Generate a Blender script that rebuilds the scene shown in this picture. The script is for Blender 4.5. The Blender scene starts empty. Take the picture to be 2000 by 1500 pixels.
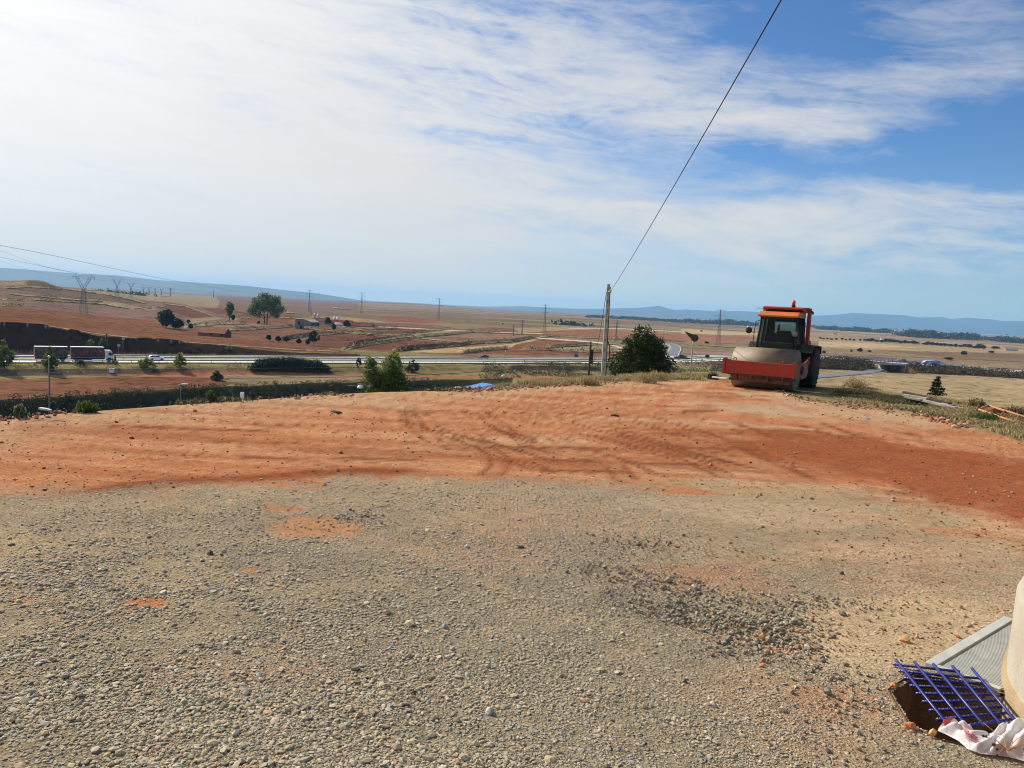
import bpy, bmesh, math, random
import numpy as np
from mathutils import Vector, Matrix, Euler

SC = bpy.context.scene
COL = SC.collection
random.seed(7)
RNG = np.random.default_rng(11)
rad = math.radians

# ------------------------------------------------------------------ camera
FOC = 1540.0                      # focal length in photo pixels (photo 2000 x 1500)
ROLL, PITCH = rad(3.0), rad(5.56)
Fv = Vector((0, math.cos(PITCH), -math.sin(PITCH)))
R0 = Vector((1, 0, 0)); U0 = R0.cross(Fv)
Rv = R0*math.cos(ROLL) + U0*math.sin(ROLL)
Uv = -R0*math.sin(ROLL) + U0*math.cos(ROLL)
cam = bpy.data.cameras.new("camera"); camo = bpy.data.objects.new("camera", cam); COL.objects.link(camo)
m = Matrix((( Rv.x, Uv.x, -Fv.x, 0), (Rv.y, Uv.y, -Fv.y, 0), (Rv.z, Uv.z, -Fv.z, 0), (0, 0, 0, 1)))
camo.matrix_world = m             # eye at the origin, 1.7 m above the gravel
cam.sensor_width = 36; cam.lens = FOC/2000*36; cam.clip_start = 0.05; cam.clip_end = 80000
SC.camera = camo

# ------------------------------------------------------------------ sun, sky, exposure
SUN_AZ, SUN_EL = rad(-47), rad(32)      # azimuth from +Y, clockwise positive
sdir = Vector((math.sin(SUN_AZ)*math.cos(SUN_EL), math.cos(SUN_AZ)*math.cos(SUN_EL), math.sin(SUN_EL)))
sl = bpy.data.lights.new("sun", 'SUN'); sl.energy = 5.0; sl.angle = rad(0.6); sl.color = (1.0, 0.93, 0.82)
so = bpy.data.objects.new("sun", sl); COL.objects.link(so)
so.rotation_euler = sdir.to_track_quat('Z', 'Y').to_euler()
SC.view_settings.view_transform = 'Standard'; SC.view_settings.look = 'None'
SC.view_settings.exposure = 0.36; SC.cycles.filter_width = 1.0; SC.view_settings.gamma = 1.0
SKY_STRENGTH = 0.077

W = bpy.data.worlds.new("World"); SC.world = W; W.use_nodes = True
wt = W.node_tree; wt.nodes.clear()

class NT:
    def __init__(s, t): s.t = t
    def n(s, kind, **kw):
        o = s.t.nodes.new(kind)
        for k, v in kw.items(): setattr(o, k, v)
        return o
    def put(s, sock, v):
        if hasattr(v, 'is_output') or isinstance(v, bpy.types.NodeSocket): s.t.links.new(v, sock)
        else: sock.default_value = v
    def m(s, op, a, b=None, c=None, clamp=False):
        o = s.n('ShaderNodeMath', operation=op, use_clamp=clamp); s.put(o.inputs[0], a)
        if b is not None: s.put(o.inputs[1], b)
        if c is not None: s.put(o.inputs[2], c)
        return o.outputs[0]
    def mixc(s, f, a, b, blend='MIX'):
        o = s.n('ShaderNodeMix', data_type='RGBA', blend_type=blend, clamp_factor=True)
        s.put(o.inputs[0], f); s.put(o.inputs[6], a); s.put(o.inputs[7], b); return o.outputs[2]
    def ss(s, x, lo, hi, a=0.0, b=1.0):
        o = s.n('ShaderNodeMapRange', interpolation_type='SMOOTHSTEP')
        s.put(o.inputs[0], x); s.put(o.inputs[1], lo); s.put(o.inputs[2], hi); s.put(o.inputs[3], a); s.put(o.inputs[4], b)
        return o.outputs[0]
    def noise(s, vec, scale, detail=4, rough=0.55, dist=0.0):
        o = s.n('ShaderNodeTexNoise'); s.put(o.inputs['Vector'], vec)
        s.put(o.inputs['Scale'], scale); s.put(o.inputs['Detail'], detail)
        s.put(o.inputs['Roughness'], rough); s.put(o.inputs['Distortion'], dist); return o
    def xyz(s, x, y, z):
        o = s.n('ShaderNodeCombineXYZ'); s.put(o.inputs[0], x); s.put(o.inputs[1], y); s.put(o.inputs[2], z); return o.outputs[0]

def ray(px, py):
    return Fv*FOC + Rv*(px-1000) + Uv*(750-py)
def rayY(px, py, Y):
    d = ray(px, py); return d*(Y/d.y)

def build_sky():
    q = NT(wt)
    tc = q.n('ShaderNodeTexCoord'); sep = q.n('ShaderNodeSeparateXYZ'); wt.links.new(tc.outputs['Generated'], sep.inputs[0])
    x, y, z = sep.outputs
    zc = q.m('MAXIMUM', z, 0.0)
    den = q.m('ADD', zc, 0.10)
    X = q.m('DIVIDE', x, den); Y = q.m('DIVIDE', y, den)
    az = q.m('ARCTAN2', x, y); el = q.m('ARCSINE', q.m('MINIMUM', zc, 1.0))
    # cirrus streaks, nearly level, combed slightly upward to the right
    ca, sa = math.cos(rad(-5)), math.sin(rad(-5))
    A = q.m('ADD', q.m('MULTIPLY', az, ca), q.m('MULTIPLY', el, sa)); B = q.m('SUBTRACT', q.m('MULTIPLY', el, ca), q.m('MULTIPLY', az, sa))
    warp = q.noise(q.xyz(q.m('MULTIPLY', A, 2.0), q.m('MULTIPLY', B, 4.0), 0.0), 1.6, 4, 0.55)
    wv = q.m('SUBTRACT', warp.outputs[0], 0.5)
    Bw = q.m('ADD', B, q.m('MULTIPLY', wv, .07))
    n1 = q.noise(q.xyz(q.m('MULTIPLY', A, 2.4), q.m('MULTIPLY', Bw, 8.0), 3.1), 1.3, 9, 0.62, 0.35).outputs[0]
    n2 = q.noise(q.xyz(q.m('MULTIPLY', A, 3.2), q.m('MULTIPLY', Bw, 22.0), 7.7), 1.7, 8, 0.66, 0.5).outputs[0]
    n3 = q.noise(q.xyz(q.m('MULTIPLY', A, 9.0), q.m('MULTIPLY', Bw, 26.0), 1.7), 2.2, 7, 0.7, 0.8).outputs[0]
    # warped az / el for placed bands
    w2 = q.noise(q.xyz(q.m('MULTIPLY', az, 3.0), q.m('MULTIPLY', el, 9.0), 0.0), 2.2, 5, 0.55).outputs['Color']
    ws = q.n('ShaderNodeSeparateColor'); wt.links.new(w2, ws.inputs[0])
    azw = q.m('ADD', az, q.m('MULTIPLY', q.m('SUBTRACT', ws.outputs[0], 0.5), 0.22))
    elw = q.m('ADD', el, q.m('MULTIPLY', q.m('SUBTRACT', ws.outputs[1], 0.5), 0.075))
    def band(px, py, rx, ry, rot, amp):
        d = ray(px, py).normalized(); a0 = math.atan2(d.x, d.y); e0 = math.asin(d.z)
        # rot: degrees, positive = rising to the right in the picture (horizon itself is -3)
        c, s_ = math.cos(rad(rot+3)), math.sin(rad(rot+3))
        da = q.m('SUBTRACT', azw, a0); de = q.m('SUBTRACT', elw, e0)
        p = q.m('ADD', q.m('MULTIPLY', da, c), q.m('MULTIPLY', de, s_))
        r = q.m('SUBTRACT', q.m('MULTIPLY', de, c), q.m('MULTIPLY', da, s_))
        p = q.m('MULTIPLY', p, 1540.0/rx); r = q.m('MULTIPLY', r, 1540.0/ry)
        g = q.m('EXPONENT', q.m('MULTIPLY', q.m('ADD', q.m('MULTIPLY', p, p), q.m('MULTIPLY', r, r)), -1.0))
        return q.m('MULTIPLY', g, amp)
    bands = [(1180, 200, 380, 75, -4, .9), (1540, 235, 190, 24, -5, .85), (900, 130, 330, 90, 4, .45),
             (900, 385, 430, 60, -3, .75), (1210, 394, 90, 7, -2, .9), (1400, 425, 190, 20, 3, .8),
             (1820, 385, 230, 26, -8, .9), (1780, 480, 330, 50, -6, .9), (1250, 415, 420, 26, -4, .6), (1870, 150, 240, 42, 0, .5),
             (1500, 480, 260, 22, -6, .6), (580, 503, 120, 7, -1, .6), (1110, 45, 260, 60, 6, .35),
             (1900, 20, 200, 50, 0, .3), (700, 330, 500, 160, 0, .7), (620, 500, 600, 40, -2, .25),
             (1450, 545, 330, 14, -4, .25)]
    tot = None
    for b in bands:
        g = band(*b); tot = g if tot is None else q.m('ADD', tot, g)
    left = q.ss(az, rad(7), rad(-24)); left = q.m('MULTIPLY', left, q.ss(el, rad(1.5), rad(12), .85, 1.0))
    cover = q.m('ADD', q.m('MULTIPLY', tot, 1.25), q.m('MULTIPLY', left, 3.4))
    tex = q.m('ADD', q.m('ADD', q.m('MULTIPLY', n1, .80), q.m('MULTIPLY', n2, .65)), q.m('MULTIPLY', n3, .35))   # about 0.9 mean
    tex = q.ss(tex, 0.60, 1.18)
    dens = q.m('MULTIPLY', cover, q.m('ADD', q.m('MULTIPLY', tex, 1.45), 0.08))
    dens = q.m('ADD', dens, q.m('MULTIPLY', q.ss(tex, .65, 1.0), .06))
    dens = q.m('ADD', dens, q.m('MULTIPLY', q.ss(az, rad(-2), rad(-22)), 1.1))
    dens = q.m('MAXIMUM', q.m('SUBTRACT', dens, .17), 0.0)
    # one minus exp: thin sheets stay translucent
    mask = q.m('SUBTRACT', 1.0, q.m('EXPONENT', q.m('MULTIPLY', dens, -1.25)), clamp=True)
    mask = q.m('ADD', mask, q.m('MULTIPLY', q.m('SUBTRACT', 1.0, mask), q.m('MULTIPLY', q.ss(el, rad(12), rad(0), 0, .92), q.ss(az, rad(40), rad(-14), .22, 1.0))))
    sky = q.n('ShaderNodeTexSky', sky_type='NISHITA', sun_disc=False, sun_elevation=SUN_EL, sun_rotation=SUN_AZ,
              altitude=1000, air_density=1.0, dust_density=0.6, ozone_density=2.4)
    dot = q.n('ShaderNodeVectorMath', operation='DOT_PRODUCT'); wt.links.new(tc.outputs['Generated'], dot.inputs[0]); dot.inputs[1].default_value = sdir
    ang = q.m('ARCCOSINE', q.m('MINIMUM', dot.outputs['Value'], 1.0))
    glow = q.m('EXPONENT', q.m('MULTIPLY', q.m('MULTIPLY', ang, ang), -1.0/(0.50**2)))
    cb = q.m('ADD', 7.5, q.m('MULTIPLY', glow, 5.0))
    cb = q.m('MULTIPLY', cb, q.m('ADD', .93, q.m('MULTIPLY', n2, .14)))
    hor = q.ss(el, rad(0), rad(10))
    ccol = q.mixc(hor, (.90, .945, .94, 1), (.985, .985, .985, 1))
    sc = q.n('ShaderNodeVectorMath', operation='SCALE'); wt.links.new(ccol, sc.inputs[0]); wt.links.new(cb, sc.inputs['Scale'])
    sky_t = q.mixc(1.0, sky.outputs[0], (.60, .88, 1.16, 1), 'MULTIPLY')
    out = q.mixc(mask, sky_t, sc.outputs[0])
    bg = q.n('ShaderNodeBackground'); wt.links.new(out, bg.inputs[0]); bg.inputs[1].default_value = SKY_STRENGTH
    o = q.n('ShaderNodeOutputWorld'); wt.links.new(bg.outputs[0], o.inputs[0])
build_sky()

# ------------------------------------------------------------------ helpers: noise, projection
def _hash(ix, iy, seed):
    h = (ix.astype(np.int64)*374761393 + iy.astype(np.int64)*668265263 + seed*974634777) & 0xffffffff
    h = ((h ^ (h >> 13))*1274126177) & 0xffffffff
    h = (h ^ (h >> 16)) & 0xffffffff
    return h/4294967295.0
def vnoise(x, y, seed=0):
    ix = np.floor(x); iy = np.floor(y); fx = x-ix; fy = y-iy
    fx = fx*fx*(3-2*fx); fy = fy*fy*(3-2*fy)
    a = _hash(ix, iy, seed); b = _hash(ix+1, iy, seed); c = _hash(ix, iy+1, seed); d = _hash(ix+1, iy+1, seed)
    return (a+(b-a)*fx)*(1-fy) + (c+(d-c)*fx)*fy
def fbm(x, y, seed=0, octv=4, gain=.5):
    t = 0; a = 1; s = 0
    for i in range(octv):
        t = t + a*vnoise(x*2**i+17.3*i, y*2**i-9.1*i, seed+i); s += a; a *= gain
    return t/s
def sstep(x, lo, hi):
    t = np.clip((x-lo)/(hi-lo), 0, 1); return t*t*(3-2*t)
def project(X, Y, Z):
    f = X*Fv.x+Y*Fv.y+Z*Fv.z; r = X*Rv.x+Y*Rv.y+Z*Rv.z; u = X*Uv.x+Y*Uv.y+Z*Uv.z
    f = np.maximum(f, 1e-3)
    return 1000+FOC*r/f, 750-FOC*u/f
def yh(px): return 600+(px-1000)*math.tan(ROLL)
def in_poly(px, py, poly):
    poly = np.asarray(poly, float); res = np.zeros(px.shape, bool)
    x0, y0 = poly.min(0); x1, y1 = poly.max(0)
    sel = np.nonzero((px >= x0) & (px <= x1) & (py >= y0) & (py <= y1))
    if not len(sel[0]): return res
    qx, qy = px[sel], py[sel]; r = np.zeros(qx.shape, bool); n = len(poly); j = n-1
    for i in range(n):
        xi, yi = poly[i]; xj, yj = poly[j]
        if yi != yj:
            r ^= ((yi > qy) != (yj > qy)) & (qx < (xj-xi)*(qy-yi)/(yj-yi)+xi)
        j = i
    res[sel] = r; return res
def chaikin(pts, n=2):
    pts = [tuple(p) for p in pts]
    for _ in range(n):
        o = [pts[0]]
        for a, b in zip(pts[:-1], pts[1:]):
            o.append(tuple(.75*p+.25*r for p, r in zip(a, b))); o.append(tuple(.25*p+.75*r for p, r in zip(a, b)))
        o.append(pts[-1]); pts = o
    return pts
def poly_dist(X, Y, pts):
    """distance to a polyline, sign (+ = left of travel), index parameter"""
    best = np.full(X.shape, 1e9); sg = np.zeros(X.shape); par = np.zeros(X.shape)
    for i in range(len(pts)-1):
        ax, ay = pts[i][:2]; bx, by = pts[i+1][:2]; dx, dy = bx-ax, by-ay; L = dx*dx+dy*dy
        t = np.clip(((X-ax)*dx+(Y-ay)*dy)/L, 0, 1); ex = X-ax-t*dx; ey = Y-ay-t*dy; d = np.hypot(ex, ey)
        k = d < best; best = np.where(k, d, best); sg = np.where(k, np.sign(dx*ey-dy*ex), sg); par = np.where(k, i+t, par)
    return best, sg, par

# ------------------------------------------------------------------ helpers: objects, materials, meshes
def tag(o, label=None, cat=None, group=None, kind=None):
    if label: o['label'] = label
    if cat: o['category'] = cat
    if group: o['group'] = group
    if kind: o['kind'] = kind
    return o
def empty(name, loc=(0, 0, 0), rz=0, label=None, cat=None, group=None, rot=None):
    o = bpy.data.objects.new(name, None); o.empty_display_size = .2; COL.objects.link(o)
    o.location = loc; o.rotation_euler = rot if rot else (0, 0, rz)
    return tag(o, label, cat, group)
def link(name, me, parent=None, mat=None, smooth=False):
    o = bpy.data.objects.new(name, me); COL.objects.link(o)
    if mat is not None and not len(me.materials): me.materials.append(mat)
    if parent is not None: o.parent = parent
    if smooth: me.polygons.foreach_set('use_smooth', [True]*len(me.polygons))
    return o
def np_mesh(name, verts, faces, k, mat=None, smooth=False):
    """faces: (n,k) int array"""
    me = bpy.data.meshes.new(name); verts = np.asarray(verts, np.float32); faces = np.asarray(faces, np.int32)
    me.vertices.add(len(verts)); me.vertices.foreach_set('co', verts.ravel())
    me.loops.add(faces.size); me.loops.foreach_set('vertex_index', faces.ravel())
    me.polygons.add(len(faces)); me.polygons.foreach_set('loop_start', np.arange(0, faces.size, k, dtype=np.int32))
    me.polygons.foreach_set('use_smooth', np.full(len(faces), smooth))
    me.update(calc_edges=True)
    if mat: me.materials.append(mat)
    return me
def add_attr(me, name, data):
    data = np.asarray(data, np.float32)
    if data.ndim == 1:
        a = me.attributes.new(name, 'FLOAT', 'POINT'); a.data.foreach_set('value', data)
    else:
        if data.shape[1] == 3: data = np.concatenate([data, np.ones((len(data), 1), np.float32)], 1)
        a = me.attributes.new(name, 'FLOAT_COLOR', 'POINT'); a.data.foreach_set('color', data.ravel())

class MB:
    """collects shapes, builds ONE mesh object"""
    def __init__(s): s.bm = bmesh.new()
    def _take(s, tmp, M=None):
        if M is not None: bmesh.ops.transform(tmp, matrix=M, verts=tmp.verts)
        me = bpy.data.meshes.new("tmp"); tmp.to_mesh(me); tmp.free(); s.bm.from_mesh(me); bpy.data.meshes.remove(me); return s
    def box(s, x0, x1, y0, y1, z0, z1, bev=0.0, M=None):
        t = bmesh.new(); bmesh.ops.create_cube(t, size=1)
        for v in t.verts: v.co = Vector(((x0+x1)/2+v.co.x*(x1-x0), (y0+y1)/2+v.co.y*(y1-y0), (z0+z1)/2+v.co.z*(z1-z0)))
        if bev: bmesh.ops.bevel(t, geom=t.edges[:], offset=bev, segments=2, affect='EDGES', profile=.6)
        return s._take(t, M)
    def prism(s, pts, axis, a, b, bev=0.0, M=None):
        """extrude a 2-D outline (list) along axis 'x','y','z' from a to b"""
        t = bmesh.new(); f = lambda p, h: Vector((h, p[0], p[1])) if axis == 'x' else (Vector((p[0], h, p[1])) if axis == 'y' else Vector((p[0], p[1], h)))
        A = [t.verts.new(f(p, a)) for p in pts]; B = [t.verts.new(f(p, b)) for p in pts]; n = len(pts)
        t.faces.new(A); t.faces.new(B[::-1])
        for i in range(n): t.faces.new((A[i], B[i], B[(i+1) % n], A[(i+1) % n]))
        bmesh.ops.recalc_face_normals(t, faces=t.faces[:])
        if bev: bmesh.ops.bevel(t, geom=t.edges[:], offset=bev, segments=2, affect='EDGES', profile=.6)
        return s._take(t, M)
    def tube(s, pts, r, seg=8, r2=None, cap=True):
        pts = [Vector(p) for p in pts]; n = len(pts); r2 = r if r2 is None else r2; rings = []; t = bmesh.new(); prev = None
        for i, p in enumerate(pts):
            d = (pts[min(i+1, n-1)]-pts[max(i-1, 0)]).normalized()
            if prev is None:
                a = Vector((0, 0, 1)) if abs(d.z) < .9 else Vector((1, 0, 0)); u = d.cross(a).normalized()
            else: u = (prev-d*prev.dot(d)).normalized()
            prev = u; v = d.cross(u); rr = r+(r2-r)*i/max(1, n-1)
            rings.append([t.verts.new(p+(u*math.cos(k*2*math.pi/seg)+v*math.sin(k*2*math.pi/seg))*rr) for k in range(seg)])
        for a, b in zip(rings[:-1], rings[1:]):
            for k in range(seg): f = t.faces.new((a[k], a[(k+1) % seg], b[(k+1) % seg], b[k])); f.smooth = seg > 5
        if cap: t.faces.new(rings[0][::-1]); t.faces.new(rings[-1])
        return s._take(t)
    def lathe(s, prof, axis='z', seg=32, M=None, smooth=True):
        """prof: (radius, height) list, spun round axis"""
        t = bmesh.new(); rings = []
        for (r, h) in prof:
            ring = []
            for k in range(seg):
                a = 2*math.pi*k/seg; c, sn = r*math.cos(a), r*math.sin(a)
                ring.append(t.verts.new({'z': (c, sn, h), 'y': (c, h, sn), 'x': (h, c, sn)}[axis]))
            rings.append(ring)
        for a, b in zip(rings[:-1], rings[1:]):
            for k in range(seg): f = t.faces.new((a[k], a[(k+1) % seg], b[(k+1) % seg], b[k])); f.smooth = smooth
        if prof[0][0] > 1e-4: t.faces.new(rings[0][::-1])
        if prof[-1][0] > 1e-4: t.faces.new(rings[-1])
        bmesh.ops.remove_doubles(t, verts=t.verts, dist=1e-5)
        bmesh.ops.recalc_face_normals(t, faces=t.faces[:])
        return s._take(t, M)
    def quad(s, a, b, c, d):
        s.bm.faces.new([s.bm.verts.new(p) for p in (a, b, c, d)]); return s
    def build(s, name, mat, parent=None, loc=None):
        me = bpy.data.meshes.new(name); s.bm.to_mesh(me); s.bm.free(); me.materials.append(mat)
        o = bpy.data.objects.new(name, me); COL.objects.link(o)
        if parent is not None: o.parent = parent
        if loc is not None: o.location = loc
        return o
def children(o): return [c for c in COL.objects if c.parent == o]
def copy_tree(o, kids=None, parent=None):
    c = o.copy(); COL.objects.link(c)
    if parent is not None: c.parent = parent
    for ch in list(o.children): copy_tree(ch, None, c)
    return c

MATS = {}
def mat(name, col, rough=.8, var=.25, scale=3.0, bump=.0, bscale=20.0, metal=0.0, col2=None, spec=.3, obj=True):
    """painted / plain surface with weathering noise"""
    if name in MATS: return MATS[name]
    M = bpy.data.materials.new(name); M.use_nodes = True; t = M.node_tree; q = NT(t)
    b = t.nodes['Principled BSDF']; tc = q.n('ShaderNodeTexCoord'); vec = tc.outputs['Object']
    n = q.noise(vec, scale, 6, .62).outputs[0]; f = q.ss(n, .3, .72)
    c1 = tuple(col)+(1,); c2 = tuple(col2)+(1,) if col2 else tuple(x*(1-var) for x in col)+(1,)
    t.links.new(q.mixc(f, c1, c2), b.inputs['Base Color'])
    b.inputs['Roughness'].default_value = rough; b.inputs['Metallic'].default_value = metal
    b.inputs['Specular IOR Level'].default_value = spec
    if bump:
        bn = q.n('ShaderNodeBump'); bn.inputs['Strength'].default_value = bump; bn.inputs['Distance'].default_value = .02
        t.links.new(q.noise(vec, bscale, 5, .6).outputs[0], bn.inputs['Height']); t.links.new(bn.outputs[0], b.inputs['Normal'])
    MATS[name] = M; return M
def leaf_mat(name, dark, light, rough=.6, trans=.25, tip=None):
    if name in MATS: return MATS[name]
    M = bpy.data.materials.new(name); M.use_nodes = True; t = M.node_tree; q = NT(t); b = t.nodes['Principled BSDF']
    g = q.n('ShaderNodeNewGeometry'); r = q.n('ShaderNodeValToRGB'); t.links.new(g.outputs['Random Per Island'], r.inputs[0])
    r.color_ramp.elements[0].color = tuple(dark)+(1,); r.color_ramp.elements[1].color = tuple(light)+(1,)
    if tip: e = r.color_ramp.elements.new(.85); e.color = tuple(light)+(1,); r.color_ramp.elements[-1].color = tuple(tip)+(1,)
    t.links.new(r.outputs[0], b.inputs['Base Color']); b.inputs['Roughness'].default_value = rough; b.inputs['Specular IOR Level'].default_value = .2
    if trans:
        tr = q.n('ShaderNodeBsdfTranslucent'); t.links.new(r.outputs[0], tr.inputs[0]); mx = q.n('ShaderNodeMixShader'); mx.inputs[0].default_value = trans
        t.links.new(b.outputs[0], mx.inputs[1]); t.links.new(tr.outputs[0], mx.inputs[2]); t.links.new(mx.outputs[0], t.nodes['Material Output'].inputs[0])
    MATS[name] = M; return M
# ------------------------------------------------------------------ terrain height
MW = chaikin([(-125.8-.81*420, 224.3-.587*420), (-125.8+.81*180, 224.3+.587*180), (60, 359), (100, 386), (135, 404), (180, 414), (250, 415), (520, 405)], 3)
MWx = np.array([p[0] for p in MW])
def mw_z(X): return np.interp(X, [-500, 55, 120, 160, 200, 258, 520], [-21, -21, -18.6, -17.2, -18.2, -19.6, -20.5])
HALF = 14.0
_cols = {   # picture column: (rows below the horizon, depth in metres)
    -300: [(88, 200), (70, 258), (40, 420), (20, 600), (-6, 900), (4, 1500), (9, 6000), (5, 12000)],
    0:   [(84, 200), (82, 257), (49, 430), (40, 520), (17, 720), (-.5, 1000), (6, 1500), (7, 5000), (4, 12000)],
    75:  [(84, 200), (83, 262), (52, 440), (40, 520), (18, 720), (-4.5, 980), (6, 1400), (7, 5000), (4, 12000)],
    130: [(90, 200), (89, 265), (56, 460), (40, 560), (16, 850), (9, 1000), (8, 5000), (4, 12000)],
    200: [(99, 200), (97, 268), (60, 480), (39, 620), (22, 850), (12, 1050), (9, 4000), (4, 12000)],
    300: [(100, 240), (99, 278), (65, 450), (44, 600), (30, 850), (18, 1400), (9, 4000), (4, 12000)],
    400: [(104, 250), (103, 285), (79, 400), (51, 620), (31, 950), (16.5, 1900), (8, 4500), (4, 12000)],
    600: [(115, 270), (106, 305), (92, 355), (58, 560), (41, 800), (21, 1600), (10, 3600), (4.5, 9000)],
    800: [(100, 320), (98, 335), (75, 430), (50, 650), (30, 1150), (15, 2300), (5.5, 4500), (2.5, 6500), (4, 12000)],
    1000: [(96, 350), (75, 440), (50, 670), (30, 1150), (15, 2400), (10, 4200), (6, 9000)],
    1200: [(96, 360), (75, 455), (50, 690), (30, 1180), (15, 2500), (9, 4600), (5.5, 9000)],
    1600: [(85, 420), (60, 575), (40, 870), (20, 1900), (9, 4600), (5, 9000)],
    2400: [(84, 425), (60, 590), (40, 880), (20, 1900), (9, 4600), (5, 9000)]}
_LY = np.log(np.geomspace(150, 13000, 160))
_U = []; _T = []
for c in sorted(_cols):
    d = ray(c, yh(c)); _U.append(d.x/d.y)
    yy = np.array([p[1] for p in _cols[c]], float); zz = -yy*np.array([p[0] for p in _cols[c]])/FOC
    _T.append(np.interp(_LY, np.log(yy), zz))
_U = np.array(_U); _T = np.array(_T)
def hill_z(X, Y):
    u = np.clip(X/np.maximum(Y, 1), _U[0], _U[-1]-1e-6); ly = np.clip(np.log(np.maximum(Y, 150)), _LY[0], _LY[-1]-1e-6)
    i = np.clip(np.searchsorted(_U, u, 'right')-1, 0, len(_U)-2); fu = (u-_U[i])/(_U[i+1]-_U[i]); fu = fu*fu*(3-2*fu)
    k = (ly-_LY[0])/(_LY[1]-_LY[0]); k0 = np.clip(k.astype(int), 0, len(_LY)-2); fk = k-k0
    a = _T[i, k0]*(1-fk)+_T[i, k0+1]*fk; b = _T[i+1, k0]*(1-fk)+_T[i+1, k0+1]*fk
    z = a*(1-fu)+b*fu
    return z + (fbm(X/140, Y/140, 5, 3)-.5)*1.6*sstep(Y, 330, 700) + (fbm(X/900, Y/700, 9, 3)-.5)*9*sstep(Y, 1200, 4000)
BR_X, BR_W = 189.0, 9.0
def bank_w(u): return np.interp(u, [-.66, -.52, -.39, -.286, -.1, .1], [-62, -55, -44, -41, -36, -30])
def terrain_z(X, Y):
    X = np.asarray(X, float); Y = np.asarray(Y, float)
    w = (X+117.6)*-.587+(Y-213)*.81          # beyond the near road edge
    u = X/np.maximum(Y, 1)
    wb = bank_w(u)+ (vnoise(X/18, Y/18, 3)-.5)*3
    deep = -23.2-3.4*sstep(-(w-wb), 0, 7.5)*sstep(u, .02, -.12)
    zl = np.where(w > -16, -23.2+2.0*sstep(w, -16, -6), deep) + (fbm(X/14, Y/14, 4, 3)-.5)*.5
    zr = -21.9 + (fbm(X/60, Y/60, 14, 3)-.5)*.8
    r = sstep(u, .12, .25); zn = zl*(1-r)+zr*r
    hz = hill_z(X, Y)
    d, sg, par = poly_dist(X, Y, MW)
    far = (sg > 0)
    zb = np.where(far, hz, zn)
    zrd = mw_z(X)-.3
    bw = np.where(far, 7.0, 10.0)
    t = np.clip((d-HALF-1.5)/bw, 0, 1)
    z = np.where(d < HALF+1.5, zrd, zrd*(1-t)+zb*t)
    cut = (np.abs(X-BR_X) < BR_W) & (Y > 380) & (Y < 440)
    z = np.where(cut, -22.6, z)
    return z
def hit(px, py, y0=120, y1=12000):
    d = ray(px, py); Ys = np.geomspace(y0, y1, 6000); X = d.x/d.y*Ys; Z = d.z/d.y*Ys
    k = np.nonzero(Z < terrain_z(X, Ys))[0]
    i = k[0] if len(k) else len(Ys)-1
    Y = Ys[i]; return Vector((float(X[i]), float(Y), float(terrain_z(X[i:i+1], Ys[i:i+1])[0])))
def on_t(px, Y, py=None):
    d = ray(px, yh(px) if py is None else py); X = d.x/d.y*Y
    return Vector((X, Y, float(terrain_z(np.array([X]), np.array([Y]))[0])))

# terrace edges traced on the hillside: (points, bank height m)
TERR = [([(12, 563), (60, 561), (110, 564), (150, 567), (180, 571), (220, 577), (284, 592)], 2.0),
        ([(22, 574), (60, 578), (110, 582), (150, 586), (200, 588)], 2.0),
        ([(0, 585), (45, 587)], 1.2), ([(70, 586), (120, 589), (160, 591), (210, 595), (252, 602)], 2.0),
        ([(264, 602), (315, 600)], 2.0), ([(280, 603), (318, 599)], 1.2), ([(0, 597), (45, 597)], 1.5),
        ([(326, 594), (360, 598), (378, 604), (420, 619)], .8),
        ([(456, 614), (486, 614)], 1.5), ([(468, 622), (486, 621)], 1.5), ([(562, 611), (577, 611)], 1.5), ([(550, 621), (590, 620), (640, 622)], 1.6),
        ([(362, 638), (400, 636), (440, 633), (480, 634)], 1.8), ([(452, 645), (500, 643), (545, 640), (570, 638)], 2.2),
        ([(545, 665), (575, 660), (615, 655), (660, 651), (690, 651), (735, 656)], 2.4),
        ([(600, 642), (640, 646), (680, 651), (760, 655)], 1.2),
        ([(672, 682), (700, 671), (740, 665), (790, 659), (805, 659)], 2.4), ([(680, 684), (700, 678), (750, 670), (802, 663), (812, 660)], 1.6),
        ([(700, 645), (740, 643), (773, 642)], 1.6), ([(690, 639), (720, 642), (772, 641)], 1.0),
        ([(780, 654), (820, 649), (880, 642)], 1.8), ([(810, 659), (860, 655), (925, 648)], 2.0), ([(925, 648), (975, 647)], 1.2),
        ([(770, 687), (800, 682), (840, 679), (900, 675), (915, 672), (945, 670), (1000, 667), (1043, 660)], 2.4),
        ([(900, 690), (945, 685), (990, 681)], 2.0), ([(1020, 683), (1060, 684), (1100, 687), (1150, 688), (1200, 687)], 1.2),
        ([(1072, 679), (1110, 676), (1150, 673)], 2.0), ([(1055, 658), (1100, 657), (1150, 660), (1260, 662)], 1.2),
        ([(810, 661), (850, 664), (900, 668)], 1.0), ([(1150, 674), (1200, 672)], .8),
        ([(300, 664), (400, 671), (480, 677), (560, 682), (660, 687)], .8),
        ([(0, 631), (100, 638), (150, 647), (200, 654), (300, 664)], .6),
        ([(1340, 672), (1380, 674), (1420, 677), (1600, 683)], .8)]
GRASSBAND = [(.34, .27, .14), (.28, .22, .12)]
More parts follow.
